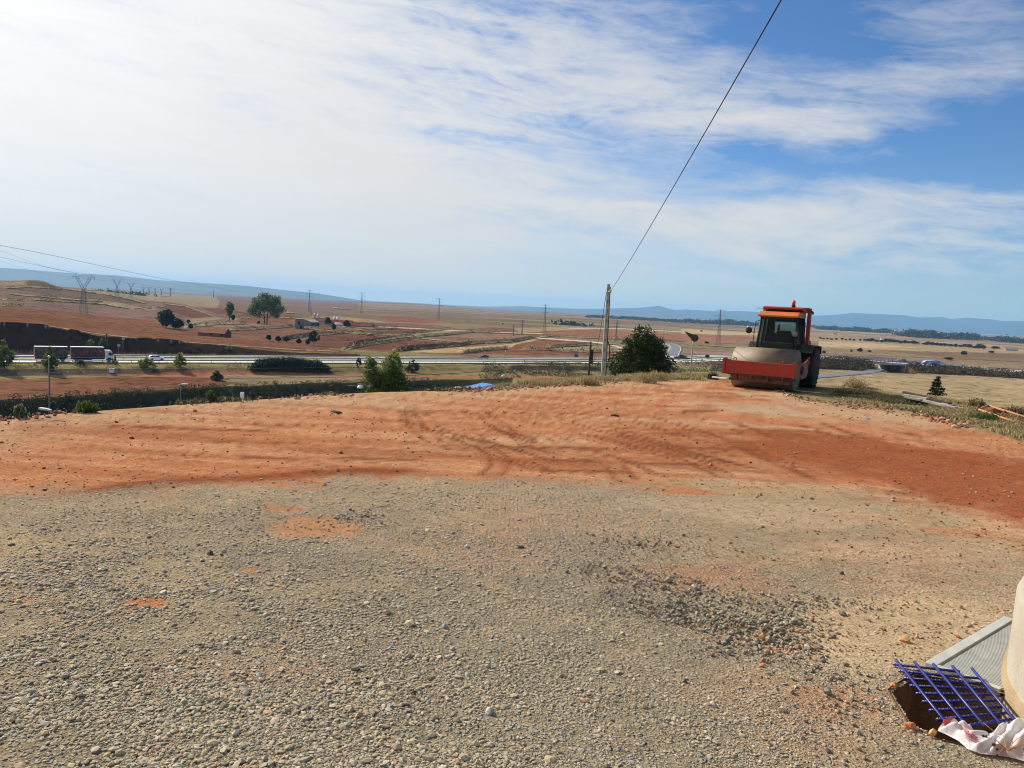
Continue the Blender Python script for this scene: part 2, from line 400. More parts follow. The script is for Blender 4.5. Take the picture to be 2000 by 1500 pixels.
# painted crops and soils: (colour, outline in the picture, later wins)
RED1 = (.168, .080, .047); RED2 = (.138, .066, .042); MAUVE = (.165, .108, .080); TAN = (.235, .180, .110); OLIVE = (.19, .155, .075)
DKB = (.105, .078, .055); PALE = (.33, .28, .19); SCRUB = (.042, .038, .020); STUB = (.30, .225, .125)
PATCH = [
    (MAUVE, [(0, 600), (0, 560), (700, 588), (700, 610), (320, 640)]),
    (TAN, [(180, 568), (420, 578), (430, 590), (420, 606), (330, 590), (230, 583)]),
    (DKB, [(48, 552), (60, 548), (76, 549), (100, 557), (128, 565), (60, 563)]),
    ((.13, .09, .065), [(12, 564), (110, 566), (180, 573), (236, 582), (284, 594), (240, 593), (160, 583), (100, 578), (50, 568)]),
    (TAN, [(50, 580), (110, 584), (200, 590), (252, 604), (300, 606), (318, 601), (318, 597), (270, 600), (230, 590), (120, 583)]),
    ((.17, .11, .085), [(40, 593), (150, 593), (230, 601), (255, 606), (318, 606), (340, 622), (310, 634), (230, 619), (150, 611), (60, 602)]),
    (RED1, [(-200, 600), (0, 598), (70, 603), (150, 611), (230, 619), (300, 626), (320, 638), (400, 650), (430, 656), (520, 664), (600, 673), (665, 684), (690, 690),
            (560, 687), (480, 683), (400, 676), (300, 667), (200, 657), (150, 650), (100, 641), (0, 633), (-200, 628)]),
    (RED2, [(326, 592), (345, 593), (375, 602), (424, 620), (390, 624), (350, 614), (318, 602)]),
    (RED2, [(390, 600), (455, 604), (480, 612), (455, 616), (420, 612)]),
    (TAN, [(360, 622), (425, 620), (450, 625), (560, 622), (560, 618), (470, 619), (400, 627), (368, 633)]),
    ((.15, .08, .06), [(340, 640), (370, 637), (450, 646), (455, 660), (420, 656)]),
    ((.16, .085, .06), [(450, 647), (500, 645), (570, 640), (640, 645), (650, 650), (590, 657), (545, 663), (460, 655)]),
    (RED1, [(460, 614), (575, 612), (575, 620), (560, 632), (470, 630)]),
    (RED2, [(590, 668), (650, 653), (735, 657), (790, 660), (700, 668), (665, 682), (620, 674)]),
    (RED1, [(600, 634), (650, 637), (700, 648), (650, 648), (600, 641)]),
    (RED2, [(720, 633), (850, 640), (830, 647), (780, 652), (700, 648), (760, 645)]),
    (TAN, [(760, 655), (880, 643), (925, 649), (860, 655), (800, 659)]),
    (RED2, [(700, 683), (750, 672), (802, 665), (900, 669), (910, 672), (840, 678), (770, 686)]),
    ((.19, .085, .055), [(740, 619), (800, 617), (860, 625), (830, 632), (760, 627)]),
    (OLIVE, [(840, 632), (930, 633), (960, 640), (900, 643)]),
    ((.36, .26, .13), [(780, 688), (900, 678), (1000, 672), (1040, 662), (1065, 668), (1000, 680), (900, 689), (860, 690)]),
    (RED1, [(900, 691), (990, 683), (1010, 672), (1062, 662), (1150, 668), (1140, 674), (1080, 679), (1090, 686), (1200, 689), (1200, 696)]),
    (TAN, [(1075, 681), (1150, 675), (1215, 674), (1230, 686), (1150, 687), (1100, 686)]),
    ((.23, .11, .07), [(1080, 646), (1200, 645), (1320, 652), (1420, 655), (1420, 668), (1260, 661), (1150, 658), (1060, 652)]),
    ((.29, .20, .12), [(1000, 641), (1100, 638), (1200, 642), (1100, 645), (1020, 650)]),
    ((.24, .12, .075), [(1340, 660), (1460, 655), (1480, 664), (1420, 670), (1340, 668)]),
    ((.36, .27, .15), [(1330, 642), (1480, 650), (1480, 655), (1330, 652)]),
    ((.30, .215, .12), [(1600, 665), (2000, 683), (2000, 690), (1800, 686), (1600, 680)]),
    ((.40, .30, .17), [(1600, 667), (1700, 670), (1790, 679), (1700, 680), (1600, 676)]),
    # below the motorway
    (RED1, [(-200, 742), (0, 742), (120, 737), (280, 736), (400, 737), (440, 745), (470, 748), (400, 757), (300, 771), (200, 779), (0, 791), (-200, 800)]),
    ((.30, .13, .07), [(150, 734), (290, 730), (340, 724), (400, 722), (500, 725), (640, 733), (740, 733), (740, 737), (620, 738), (440, 738), (300, 736)]),
    (TAN, [(430, 731), (640, 736), (735, 739), (700, 746), (560, 752), (480, 750), (440, 744)]),
    ((.20, .17, .08), [(640, 744), (1180, 742), (1200, 760), (640, 770)]),
    ((.30, .12, .065), [(735, 731), (900, 734), (1180, 737), (1180, 741), (900, 738), (735, 735)]),
    ((.22, .175, .075), [(20, 708), (700, 708), (1150, 716), (1400, 716), (1400, 722), (1000, 722), (560, 722), (440, 721), (20, 722)]),
    (DKB, [(0, 722), (300, 720), (500, 722), (680, 725), (640, 731), (500, 725), (400, 720), (300, 729), (0, 735)]),
    (STUB, [(1420, 741), (1600, 738), (1760, 733), (1850, 737), (2000, 753), (2300, 770), (2300, 860), (2000, 840), (1600, 800), (1420, 790)]),
    ((.08, .06, .035), [(1000, 714), (1180, 716), (1180, 724), (1000, 724)]),
]
STRIPE = [   # pale tracks: colour, half width px, points
    ((.50, .44, .35), 1.1, [(1050, 660), (1090, 663), (1150, 667), (1190, 672), (1215, 680)]),
    ((.45, .38, .28), .8, [(595, 633), (640, 635), (690, 639)]),
    ((.42, .35, .25), .9, [(360, 640), (400, 633), (450, 631)]),
    ((.45, .38, .28), .7, [(1110, 642), (1200, 641), (1330, 648)]),
    ((.40, .33, .22), .8, [(740, 638), (900, 646), (1060, 652)])]

def ground_paint(X, Y, Z):
    px, py = project(X, Y, Z)
    jx = (fbm(X/25, Y/25, 31, 3)-.5)*6*np.clip(500/np.maximum(Y, 1), .2, 1); jy = (fbm(X/20, Y/20, 41, 3)-.5)*2.2
    qx, qy = px+jx, py+jy
    n = len(X); C = np.zeros((n, 3))
    # mosaic of far fields
    ang = .5; wx = X*math.cos(ang)+Y*math.sin(ang)+(fbm(X/800, Y/800, 51, 2)-.5)*500; wy = -X*math.sin(ang)+Y*math.cos(ang)+(fbm(X/700, Y/900, 61, 2)-.5)*600
    ci = np.floor(wx/260+_hash(np.floor(wy/120), np.floor(wy/120)*0, 3)*3); cj = np.floor(wy/120)
    h = _hash(ci, cj, 77)
    pal = np.array([(.30, .205, .125), (.235, .145, .10), (.34, .25, .15), (.27, .17, .12), (.21, .11, .075), (.25, .20, .11), (.31, .23, .14), (.20, .15, .085)])
    C[:] = pal[(h*8).astype(int) % 8]
    C = (C*.85+np.array((.27, .185, .12))*.15)*np.array((.74, .74, .72))
    c2 = pal[(_hash(np.floor(wx/900+_hash(np.floor(wy/420), np.floor(wy/420)*0, 8)*4), np.floor(wy/420), 99)*8).astype(int) % 8]; f2 = sstep(Y, 1300, 2600)[:, None]
    C = C*(1-f2)+(c2*.8+.2*pal.mean(0))*np.array((.72, .72, .71))*f2
    tn = sstep(px, 1250, 1600)[:, None]*.65; C = C*(1-tn)+np.array((.225, .165, .10))*C.sum(1, keepdims=True)/.38*tn
    strips = fbm(wx/500, wy/26, 57, 4, .6); C = C*(.74+.52*strips)[:, None]
    edge = np.minimum(np.abs((wy/120) % 1-.5), 1)
    C = np.where(((edge > .475) & (Y < 5000))[:, None], C*.62, C)
    near = (Y < 330)
    C[near] = (.20, .165, .08)
    for col, poly in PATCH:
        k = in_poly(qx, qy, poly); C[k] = col
    for col, hw, pts in STRIPE:
        P = np.array(pts, float); k = (px > P[0, 0]) & (px < P[-1, 0]); ly = np.interp(px, P[:, 0], P[:, 1])
        C[k & (np.abs(py-ly) < hw)] = col
    # steep cut beyond the road: dark earth and scrub
    d, sg, par = poly_dist(X, Y, MW)
    cutb = (sg > 0) & (d > HALF+2.2) & (d < HALF+9.5) & (px < 700)
    C[cutb] = (.048, .030, .021)
    C[(sg > 0) & (d > HALF) & (d <= HALF+2.4) & (px < 1200)] = (.22, .12, .07)
    w = (X+117.6)*-.587+(Y-213)*.81; wb = bank_w(X/Y)
    C[(w > wb-9) & (w < wb+.8) & (X/Y < 0)] = (.045, .042, .020)
    C[(w <= wb-9) & (X/Y < 0)] = (.10, .09, .045)
    emb = (sg < 0) & (d > HALF+.5) & (d < HALF+12) & (X > 100)
    C[emb] = (.10, .072, .040)
    # terraces: dark bank below a dry-grass lip
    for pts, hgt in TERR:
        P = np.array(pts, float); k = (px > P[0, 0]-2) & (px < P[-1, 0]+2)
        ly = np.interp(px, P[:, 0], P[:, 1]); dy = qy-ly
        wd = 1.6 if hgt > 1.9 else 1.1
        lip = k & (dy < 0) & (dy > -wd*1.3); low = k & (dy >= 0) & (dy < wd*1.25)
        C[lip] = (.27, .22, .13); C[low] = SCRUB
    v = .80+.40*fbm(X/9, Y/9, 71, 4); v2 = .86+.28*fbm(X/60, Y/160, 81, 3)
    # plough lines in the near red field
    rows = 1-.14*np.clip(np.sin(w*2.2+fbm(X/30, Y/30, 5, 2)*3), 0, 1)*(w < -14)*(w > wb)
    sc_ = fbm(X/3.5, Y/3.5, 91, 3)
    spec = np.where(sc_ > .68, .6, 1.0)
    C = C*(v*v2*rows*np.where(Y < 1200, spec, 1))[:, None]
    return np.clip(C, .004, .9)

def add_banks(X, Y, Z):
    px, py = project(X, Y, Z); dz = np.zeros(len(X)); jy = (fbm(X/20, Y/20, 41, 3)-.5)*2.2
    for pts, hgt in TERR:
        P = np.array(pts, float); k = (px > P[0, 0]-4) & (px < P[-1, 0]+4); ly = np.interp(px, P[:, 0], P[:, 1]); dy = (py+jy)-ly
        fade = np.clip(np.minimum(px-P[0, 0], P[-1, 0]-px)/12+.4, 0, 1)
        b = np.where(dy > 0, np.exp(-(dy/1.3)**2), np.exp(-(dy/5.0)**2))*hgt*fade
        dz = np.where(k, np.maximum(dz, b*.8), dz)
    return Z+dz

def terrain_mat():
    M = bpy.data.materials.new("field_soil"); M.use_nodes = True; t = M.node_tree; q = NT(t); b = t.nodes['Principled BSDF']
    a = q.n('ShaderNodeAttribute', attribute_name='Col'); g = q.n('ShaderNodeNewGeometry'); pos = g.outputs['Position']
    n = q.noise(pos, .35, 6, .65).outputs[0]; n2 = q.noise(pos, .03, 5, .6).outputs[0]
    f = q.m('MULTIPLY', q.ss(n, .2, .8, .75, 1.25), q.ss(n2, .2, .8, .88, 1.12))
    s = q.n('ShaderNodeVectorMath', operation='SCALE'); t.links.new(a.outputs['Color'], s.inputs[0]); t.links.new(f, s.inputs['Scale'])
    t.links.new(s.outputs[0], b.inputs['Base Color']); b.inputs['Roughness'].default_value = .95; b.inputs['Specular IOR Level'].default_value = 0
    bn = q.n('ShaderNodeBump'); bn.inputs['Strength'].default_value = .5; bn.inputs['Distance'].default_value = .4
    t.links.new(n, bn.inputs['Height']); t.links.new(bn.outputs[0], b.inputs['Normal']); return M

def build_terrain():
    us = np.arange(-1.25, 1.2501, .0021)
    qs = 1/np.concatenate([np.linspace(1/45, 1/125, 60)[:-1], np.linspace(1/125, 1/480, 480)[:-1], np.linspace(1/480, 1/1500, 190)[:-1], np.linspace(1/1500, 1/12500, 90)])
    Ug, Yg = np.meshgrid(us, qs); X = (Ug*Yg).ravel(); Y = Yg.ravel()
    Z = terrain_z(X, Y); Z = add_banks(X, Y, Z)
    Z = Z+(fbm(X/3, Y/3, 15, 3)-.5)*.35*(1-sstep(Y, 500, 1200))*(poly_dist(X, Y, MW)[0] > HALF+3)
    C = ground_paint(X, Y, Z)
    nr, nc = len(qs), len(us); idx = np.arange(nr*nc).reshape(nr, nc)
    F = np.stack([idx[:-1, :-1], idx[:-1, 1:], idx[1:, 1:], idx[1:, :-1]], -1).reshape(-1, 4)
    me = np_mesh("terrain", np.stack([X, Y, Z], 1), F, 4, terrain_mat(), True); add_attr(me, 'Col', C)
    o = link("terrain", me); tag(o, kind='structure')
    # low ground under and behind the yard
    mb = MB(); s = 14000
    mb.quad((-s, -3000, -34), (s, -3000, -34), (s, 60000, -60), (-s*3, 60000, -60))
    tag(mb.build("plain", mat("plain_earth", (.28, .20, .13), .95, scale=.002)), kind='structure')
build_terrain()

def ridge(name, Y0, skyline, depth, col, seed, rough=1.0):
    """a range of hills: crest heights from the skyline, real depth behind and in front"""
    P = np.array(skyline, float); us = np.linspace(P[0, 0], P[-1, 0], 420); nr = 46
    crest = np.interp(us, P[:, 0], P[:, 1]); t = np.linspace(-1, 1, nr)
    V = []; 
    for j, tt in enumerate(t):
        Y = Y0+tt*depth
        for i, c in enumerate(us):
            d = ray(c, yh(c)); X = d.x/d.y*Y0
            V.append((X*(1+.0*tt), Y, c, crest[i], tt))
    V = np.array(V); X, Y, c, cr, tt = V.T
    h = (yh(c)-cr)/FOC*Y0+32
    prof = np.clip(1-np.abs(tt)**1.5, 0, 1)
    gul = fbm(X/520, Y/520, seed, 5)
    Z = -32+h*prof*(1-.45*rough*(gul)*(np.abs(tt)**.6)) - 6*(np.abs(tt) > .97)
    idx = np.arange(nr*420).reshape(nr, 420); F = np.stack([idx[:-1, :-1], idx[:-1, 1:], idx[1:, 1:], idx[1:, :-1]], -1).reshape(-1, 4)
    o = link(name, np_mesh(name, np.stack([X, Y, Z], 1), F, 4, mat(name+"_earth", col, .95, col2=tuple(x*.6 for x in col), scale=.0012), True)); tag(o, kind='structure')
ridge("mesa_hills", 10500, [(-700, 505), (-300, 512), (0, 523), (50, 526), (150, 534), (230, 538), (300, 546), (340, 549), (420, 554), (480, 558), (560, 567), (620, 573), (700, 586), (760, 593), (820, 599)], 1300, (.05, .055, .04), 5)
ridge("mountains", 15500, [(780, 595), (860, 596), (940, 599), (1020, 598), (1080, 601), (1130, 603), (1180, 603), (1250, 601), (1285, 597), (1315, 605), (1340, 604), (1400, 608), (1440, 607), (1480, 609), (1530, 612), (1575, 617), (1620, 615),
        (1665, 611), (1700, 613), (1760, 615), (1790, 620), (1840, 619), (1855, 623), (1885, 620), (1930, 623), (1950, 626), (2010, 628), (2100, 632), (2300, 640), (2700, 660)], 1800, (.05, .055, .04), 9)

def build_haze():
    me = bpy.data.meshes.new("haze"); b = bmesh.new(); bmesh.ops.create_cube(b, size=1)
    for v in b.verts: v.co = Vector((v.co.x*40000, v.co.y*20400+7300, -68+(v.co.z+.5)*(68+215)))
    b.to_mesh(me); b.free(); o = link("haze", me); tag(o, kind='stuff')
    M = bpy.data.materials.new("haze_air"); M.use_nodes = True; t = M.node_tree; t.nodes.clear()
    v = t.nodes.new('ShaderNodeVolumePrincipled'); v.inputs['Color'].default_value = (.29, .61, 1.0, 1); v.inputs['Density'].default_value = HAZE
    v.inputs['Anisotropy'].default_value = .1
    out = t.nodes.new('ShaderNodeOutputMaterial'); t.links.new(v.outputs[0], out.inputs['Volume']); me.materials.append(M)
    SC.cycles.volume_bounces = 1
HAZE = 6e-5
build_haze()
# ------------------------------------------------------------------ roads
def strip(name, pts, o0, o1, zf, m, kind='structure', lift=0.0, parent=None):
    """ribbon between side offsets o0,o1 (left positive) along pts; zf(x,y)->z"""
    P = [Vector((p[0], p[1], 0)) for p in pts]; V = []; F = []
    for i, p in enumerate(P):
        d = (P[min(i+1, len(P)-1)]-P[max(i-1, 0)]).normalized(); nrm = Vector((-d.y, d.x, 0))
        for o in (o0, o1):
            a = p+nrm*o; V.append((a.x, a.y, zf(p.x, p.y)+lift))
    for i in range(len(P)-1): F.append((2*i, 2*i+1, 2*i+3, 2*i+2)[::-1])
    o = link(name, np_mesh(name, V, F, 4, m), parent)
    if kind: tag(o, kind=kind)
    return o
def asphalt(name, c): return mat(name, c, .75, .22, .15, bump=.2, bscale=3)
mzf = lambda x, y: float(mw_z(x))
MWd = []      # densified
for a, b in zip(MW[:-1], MW[1:]):
    L = math.hypot(b[0]-a[0], b[1]-a[1]); k = max(1, int(L/12))
    for i in range(k): MWd.append((a[0]+(b[0]-a[0])*i/k, a[1]+(b[1]-a[1])*i/k))
MWd.append(MW[-1])
ASP = asphalt("pale_asphalt", (.60, .59, .57)); PAINT = mat("road_paint", (.70, .70, .68), .6, .12, 1.0)
strip("road", MWd, -14, -3.2, mzf, ASP); strip("road", MWd, 3.2, 14, mzf, ASP)
strip("median", MWd, -3.2, 3.2, mzf, mat("median_grass", (.30, .25, .12), .95, .4, .3, col2=(.16, .15, .07)), lift=-.05)
for o in (-13.0, -4.0, 4.0, 13.0): strip("road_marking", MWd, o-.14, o+.14, mzf, PAINT, lift=.012)
def dashes(name, pts, off, zf, lift):
    V = []; F = []; acc = 0
    for a, b in zip(pts[:-1], pts[1:]):
        d = Vector((b[0]-a[0], b[1]-a[1], 0)); L = d.length
        if L < 1e-6: continue
        d /= L; n_ = Vector((-d.y, d.x, 0)); s = Vector((a[0], a[1], 0))+d*(L*.1)+n_*off; e = s+d*min(5, L*.5)
        k = len(V)
        for p, o in ((s, -.1), (s, .1), (e, .1), (e, -.1)): q_ = p+n_*o; V.append((q_.x, q_.y, zf(q_.x, q_.y)+lift))
        F.append((k, k+3, k+2, k+1))
    o = link(name, np_mesh(name, V, F, 4, PAINT)); tag(o, kind='structure')
dashes("lane_dashes", MWd, -8.4, mzf, .012); dashes("lane_dashes", MWd, 8.4, mzf, .012)

# guard rails: a corrugated rail on posts
GALV = mat("weathered_galvanised_steel", (.30, .31, .31), .5, .3, 2, metal=.4)
def guard_rail(off, label, zoff=0.0, x0=-300, x1=400):
    pts = []
    for i, p in enumerate(MWd):
        if not (x0 <= p[0] <= x1): continue
        d = Vector((MWd[min(i+1, len(MWd)-1)][0]-MWd[max(i-1, 0)][0], MWd[min(i+1, len(MWd)-1)][1]-MWd[max(i-1, 0)][1], 0)).normalized()
        pts.append(Vector((p[0]-d.y*off, p[1]+d.x*off, mzf(p[0], 0)+zoff)))
    r = empty("guard_rail", pts[0], 0, label, "guard rail", "guard rails of the motorway")
    base = pts[0]; V = []; F = []
    for p in pts:
        for dy, dz in ((0, .50), (-.05, .56), (0, .64), (-.05, .72), (0, .80)): V.append((p.x-base.x, p.y-base.y+dy, p.z-base.z+dz))
    for i in range(len(pts)-1):
        for k in range(4): a = i*5+k; F.append((a, a+1, a+6, a+5))
    o = link("rail", np_mesh("rail", V, F, 4, GALV), r); md = o.modifiers.new("s", 'SOLIDIFY'); md.thickness = .02
    post = None; acc = 0
    for i in range(len(pts)-1):
        a, b = pts[i], pts[i+1]; L = (b-a).length; n_ = max(1, round(L/6))
        for k in range(n_):
            p = a+(b-a)*(k/n_)-base
            if post is None:
                post = MB().box(-.06, .06, .02, .14, -.45, .74, .008).build("post", GALV, r, p)
            else:
                if len(r.children) > 98: continue
                c = post.copy(); COL.objects.link(c); c.location = p
guard_rail(-14.4, "galvanised guard rail on the yard side of the motorway, nearest the fields", x1=320)
guard_rail(-2.9, "galvanised guard rail along the grass median, beside the lanes with the truck", x1=180)
guard_rail(2.9, "galvanised guard rail along the grass median, beside the lanes with the dark car", x1=180)

# slip road bending away and the lane under the bridge
flat = lambda x, y: float(terrain_z(np.array([x]), np.array([y]))[0])
def lane(pxs, width, name, lift=.25, m=None):
    pts = [hit(a, b) for a, b in pxs]; P = chaikin([tuple(p) for p in pts], 2)
    zs = [flat(p[0], p[1])+lift for p in P]
    V = []; F = []
    for i, p in enumerate(P):
        d = Vector((P[min(i+1, len(P)-1)][0]-P[max(i-1, 0)][0], P[min(i+1, len(P)-1)][1]-P[max(i-1, 0)][1], 0)).normalized()
        for s in (-1, 1):
            for o, dz in ((width/2, 0), (width/2+2.0, -1.2)):
                V.append((p[0]-d.y*s*o, p[1]+d.x*s*o, zs[i]+dz))
    for i in range(len(P)-1):
        a = i*4; F += [(a, a+2, a+6, a+4)[::-1], (a+1, a, a+4, a+5)[::-1], (a+2, a+3, a+7, a+6)[::-1]]
    o = link(name, np_mesh(name, V, F, 4, m or ASP)); tag(o, kind='structure'); return o, P, zs
DARKASP = asphalt("grey_asphalt", (.17, .17, .175))
sl_, SP, Sz = lane([(1312, 697), (1314, 690), (1320, 683), (1318, 676), (1306, 671), (1280, 668)], 8, "slip_road", .35, DARKASP)
szf = lambda x, y: float(np.interp(y, sorted(p[1] for p in SP), [z for _, z in sorted(zip([p[1] for p in SP], Sz))]))
strip("road_marking", SP, -3.6, -3.3, szf, PAINT, lift=.06); strip("road_marking", SP, 3.3, 3.6, szf, PAINT, lift=.06)
lane([(1440, 746), (1520, 743), (1600, 736), (1660, 731), (1700, 727), (1728, 723)], 6.5, "lane", .25, DARKASP)

# ------------------------------------------------------------------ the yard
def pad_plane(Y): return -1.7-.022*Y
EDGE = [(-1500, 990), (-700, 905), (-300, 858), (0, 823), (60, 816), (100, 812), (200, 804), (300, 796), (400, 788), (500, 782), (560, 778), (620, 772), (700, 768), (800, 765), (900, 762), (960, 758), (1000, 753), (1100, 744),
        (1200, 736), (1300, 733), (1400, 735), (1500, 742), (1600, 751), (1680, 757), (1740, 765), (1800, 774), (1860, 785), (1900, 793), (1950, 805), (2000, 818), (2200, 870), (2700, 985), (3400, 1130)]
def pad_hit(px, py):
    d = ray(px, py); s = -d.z/d.y; Y = 1.7/(s-.022); return Vector((d.x/d.y*Y, Y, pad_plane(Y)))
_e = [pad_hit(a, b) for a, b in EDGE]; _eu = np.array([p.x/p.y for p in _e]); _ey = np.array([p.y for p in _e])
o_ = np.argsort(_eu); _eu = _eu[o_]; _ey = _ey[o_]
def edge_Y(u): return np.interp(u, _eu, _ey)
REDEDGE = [(-300, 860), (900, 762), (1000, 757), (1100, 752), (1200, 747), (1300, 744), (1400, 743), (1480, 749), (1560, 778), (1620, 787), (1700, 796), (1760, 803), (1800, 812), (1850, 823), (1900, 836), (1950, 850), (2000, 866), (2300, 960)]
_r = [pad_hit(a, b) for a, b in REDEDGE]; _ru = np.array([p.x/p.y for p in _r]); _ry = np.array([p.y for p in _r])
GR = [(-600, 1030), (-200, 995), (0, 978), (150, 966), (300, 952), (500, 942), (700, 938), (1000, 933), (1100, 936), (1200, 942), (1400, 950), (1600, 962), (1750, 990), (1900, 1032), (2000, 1070), (2300, 1200)]
_g = [pad_hit(a, b) for a, b in GR]; _gu = np.array([p.x/p.y for p in _g]); _gy = np.array([p.y for p in _g])

def pix(*pts): return [tuple(pad_hit(a, b).xy) for a, b in pts]
TRACKS = [(pix((800, 812), (822, 842), (847, 860), (893, 876)), .20, .012, True),
          (pix((930, 808), (1019, 820), (1086, 836), (1172, 854), (1270, 880), (1380, 915)), .16, .012, True),
          (pix((951, 814), (988, 839), (1031, 863), (1086, 882), (1099, 900), (1097, 922)), .20, .012, True),
          (pix((902, 854), (945, 870), (973, 891), (976, 913), (957, 927)), .18, .010, True),
          (pix((1086, 857), (1136, 876), (1172, 894), (1203, 913), (1222, 934)), .20, .012, True),
          (pix((994, 900), (1037, 910), (1074, 922)), .13, .010, True),
          (pix((1136, 836), (1222, 851), (1295, 876), (1357, 900), (1418, 931)), .18, .010, True),
          (pix((1449, 863), (1498, 894), (1540, 910)), .16, .012, True),
          (pix((1560, 850), (1650, 862), (1760, 880), (1900, 905)), .16, .008, False),
          (pix((1120, 842), (1200, 862), (1262, 878)), .10, .008, False),
          (pix((1230, 1165), (1330, 1188), (1420, 1215), (1500, 1245)), .16, .035, False),
          (pix((1180, 1110), (1270, 1130), (1350, 1155)), .12, .03, False)]
_rt = random.Random(12); THIN = []; THW = []
for _i in range(34):
    x0, y0 = _rt.uniform(760, 1650), _rt.uniform(800, 860); L = _rt.uniform(90, 330); sl = _rt.uniform(.22, .38); cv = _rt.uniform(-.15, .25)
    THIN.append(pix(*[(x0+L*t, y0+L*sl*(t+cv*t*t)) for t in (0, .25, .5, .75, 1)])); THW.append(_rt.choice((.035, .05, .09)))
for _i in range(16):
    x0, y0 = _rt.uniform(-40, 1500), _rt.uniform(800, 920); L = _rt.uniform(120, 420)
    THIN.append(pix(*[(x0+L*t, y0+L*.02*t+_rt.uniform(-1, 1)) for t in (0, .33, .66, 1)])); THW.append(_rt.choice((.05, .10)))
RIM = pix((160, 962), (260, 951), (360, 941), (480, 934), (600, 925), (700, 920), (780, 921))
SANDP = pix((1600, 1180), (1700, 1150), (1800, 1140), (1900, 1160), (1985, 1180), (1985, 1215), (1800, 1297), (1745, 1300), (1700, 1350), (1640, 1310), (1590, 1270), (1560, 1220))
def pad_z(X, Y):
    X = np.asarray(X, float); Y = np.asarray(Y, float)
    z = pad_plane(np.maximum(Y, -5)) + (fbm(X/3.5, Y/3.5, 101, 2)-.5)*.03 + (fbm(X/.16, Y/.12, 111, 2, .6)-.5)*.006*(1-.8*sstep(Y, 8, 13))
    for pts, w, dep, cl in TRACKS:
        xs = [p[0] for p in pts]; ys = [p[1] for p in pts]
        k = (X > min(xs)-1) & (X < max(xs)+1) & (Y > min(ys)-1) & (Y < max(ys)+1)
        if not k.any(): continue
        d, sg, par = poly_dist(X[k], Y[k], pts); d = d+(vnoise(X[k]*4, Y[k]*4, 5)-.5)*.06
        dep = dep*.55; g = -dep*np.exp(-(d/w)**4)+dep*.5*np.exp(-((d-w*1.35)/(w*.35))**2)
        if cl:
            L = par*8; g = g+np.exp(-(d/w)**4)*dep*.35*(np.sin((L+np.abs(d)*2.0)*11) > .2)
        z[k] += g
    d, sg, par = poly_dist(X, Y, RIM); d = d+(fbm(X*1.5, Y*1.5, 6, 3)-.5)*.5
    z += .03*np.exp(-(d/.14)**2)*(.4+.9*vnoise(X*2, Y*2, 8))
    # lumps of unlevelled earth by the edge and the grooves round the roller
    e = np.interp(X/np.maximum(Y, .5), _ru, _ry)-Y
    z += (fbm(X/.25, Y/.25, 121, 4, .6)-.42)*.05*.5*np.exp(-(e/.8)**2)*(Y > 8)
    clod = fbm(X/.5, Y/.5, 131, 4)
    k = (X > 2.5) & (Y > 19) & (e > 0)
    z += np.where(k, np.maximum(clod-.5, 0)*.05, 0)
    # scraped hollow at the gravel, right of the middle
    for (a, b), r, dep in (((1500, 1225), .45, .05), ((1400, 1105), .9, .05), ((1300, 1180), .35, .035), ((1880, 1180), .8, .02)):
        p = pad_hit(a, b); rr = ((X-p.x)**2+((Y-p.y)*1.1)**2)/r**2; z -= dep*np.exp(-rr)*(.5+fbm(X*3, Y*3, 7, 3))
    return z
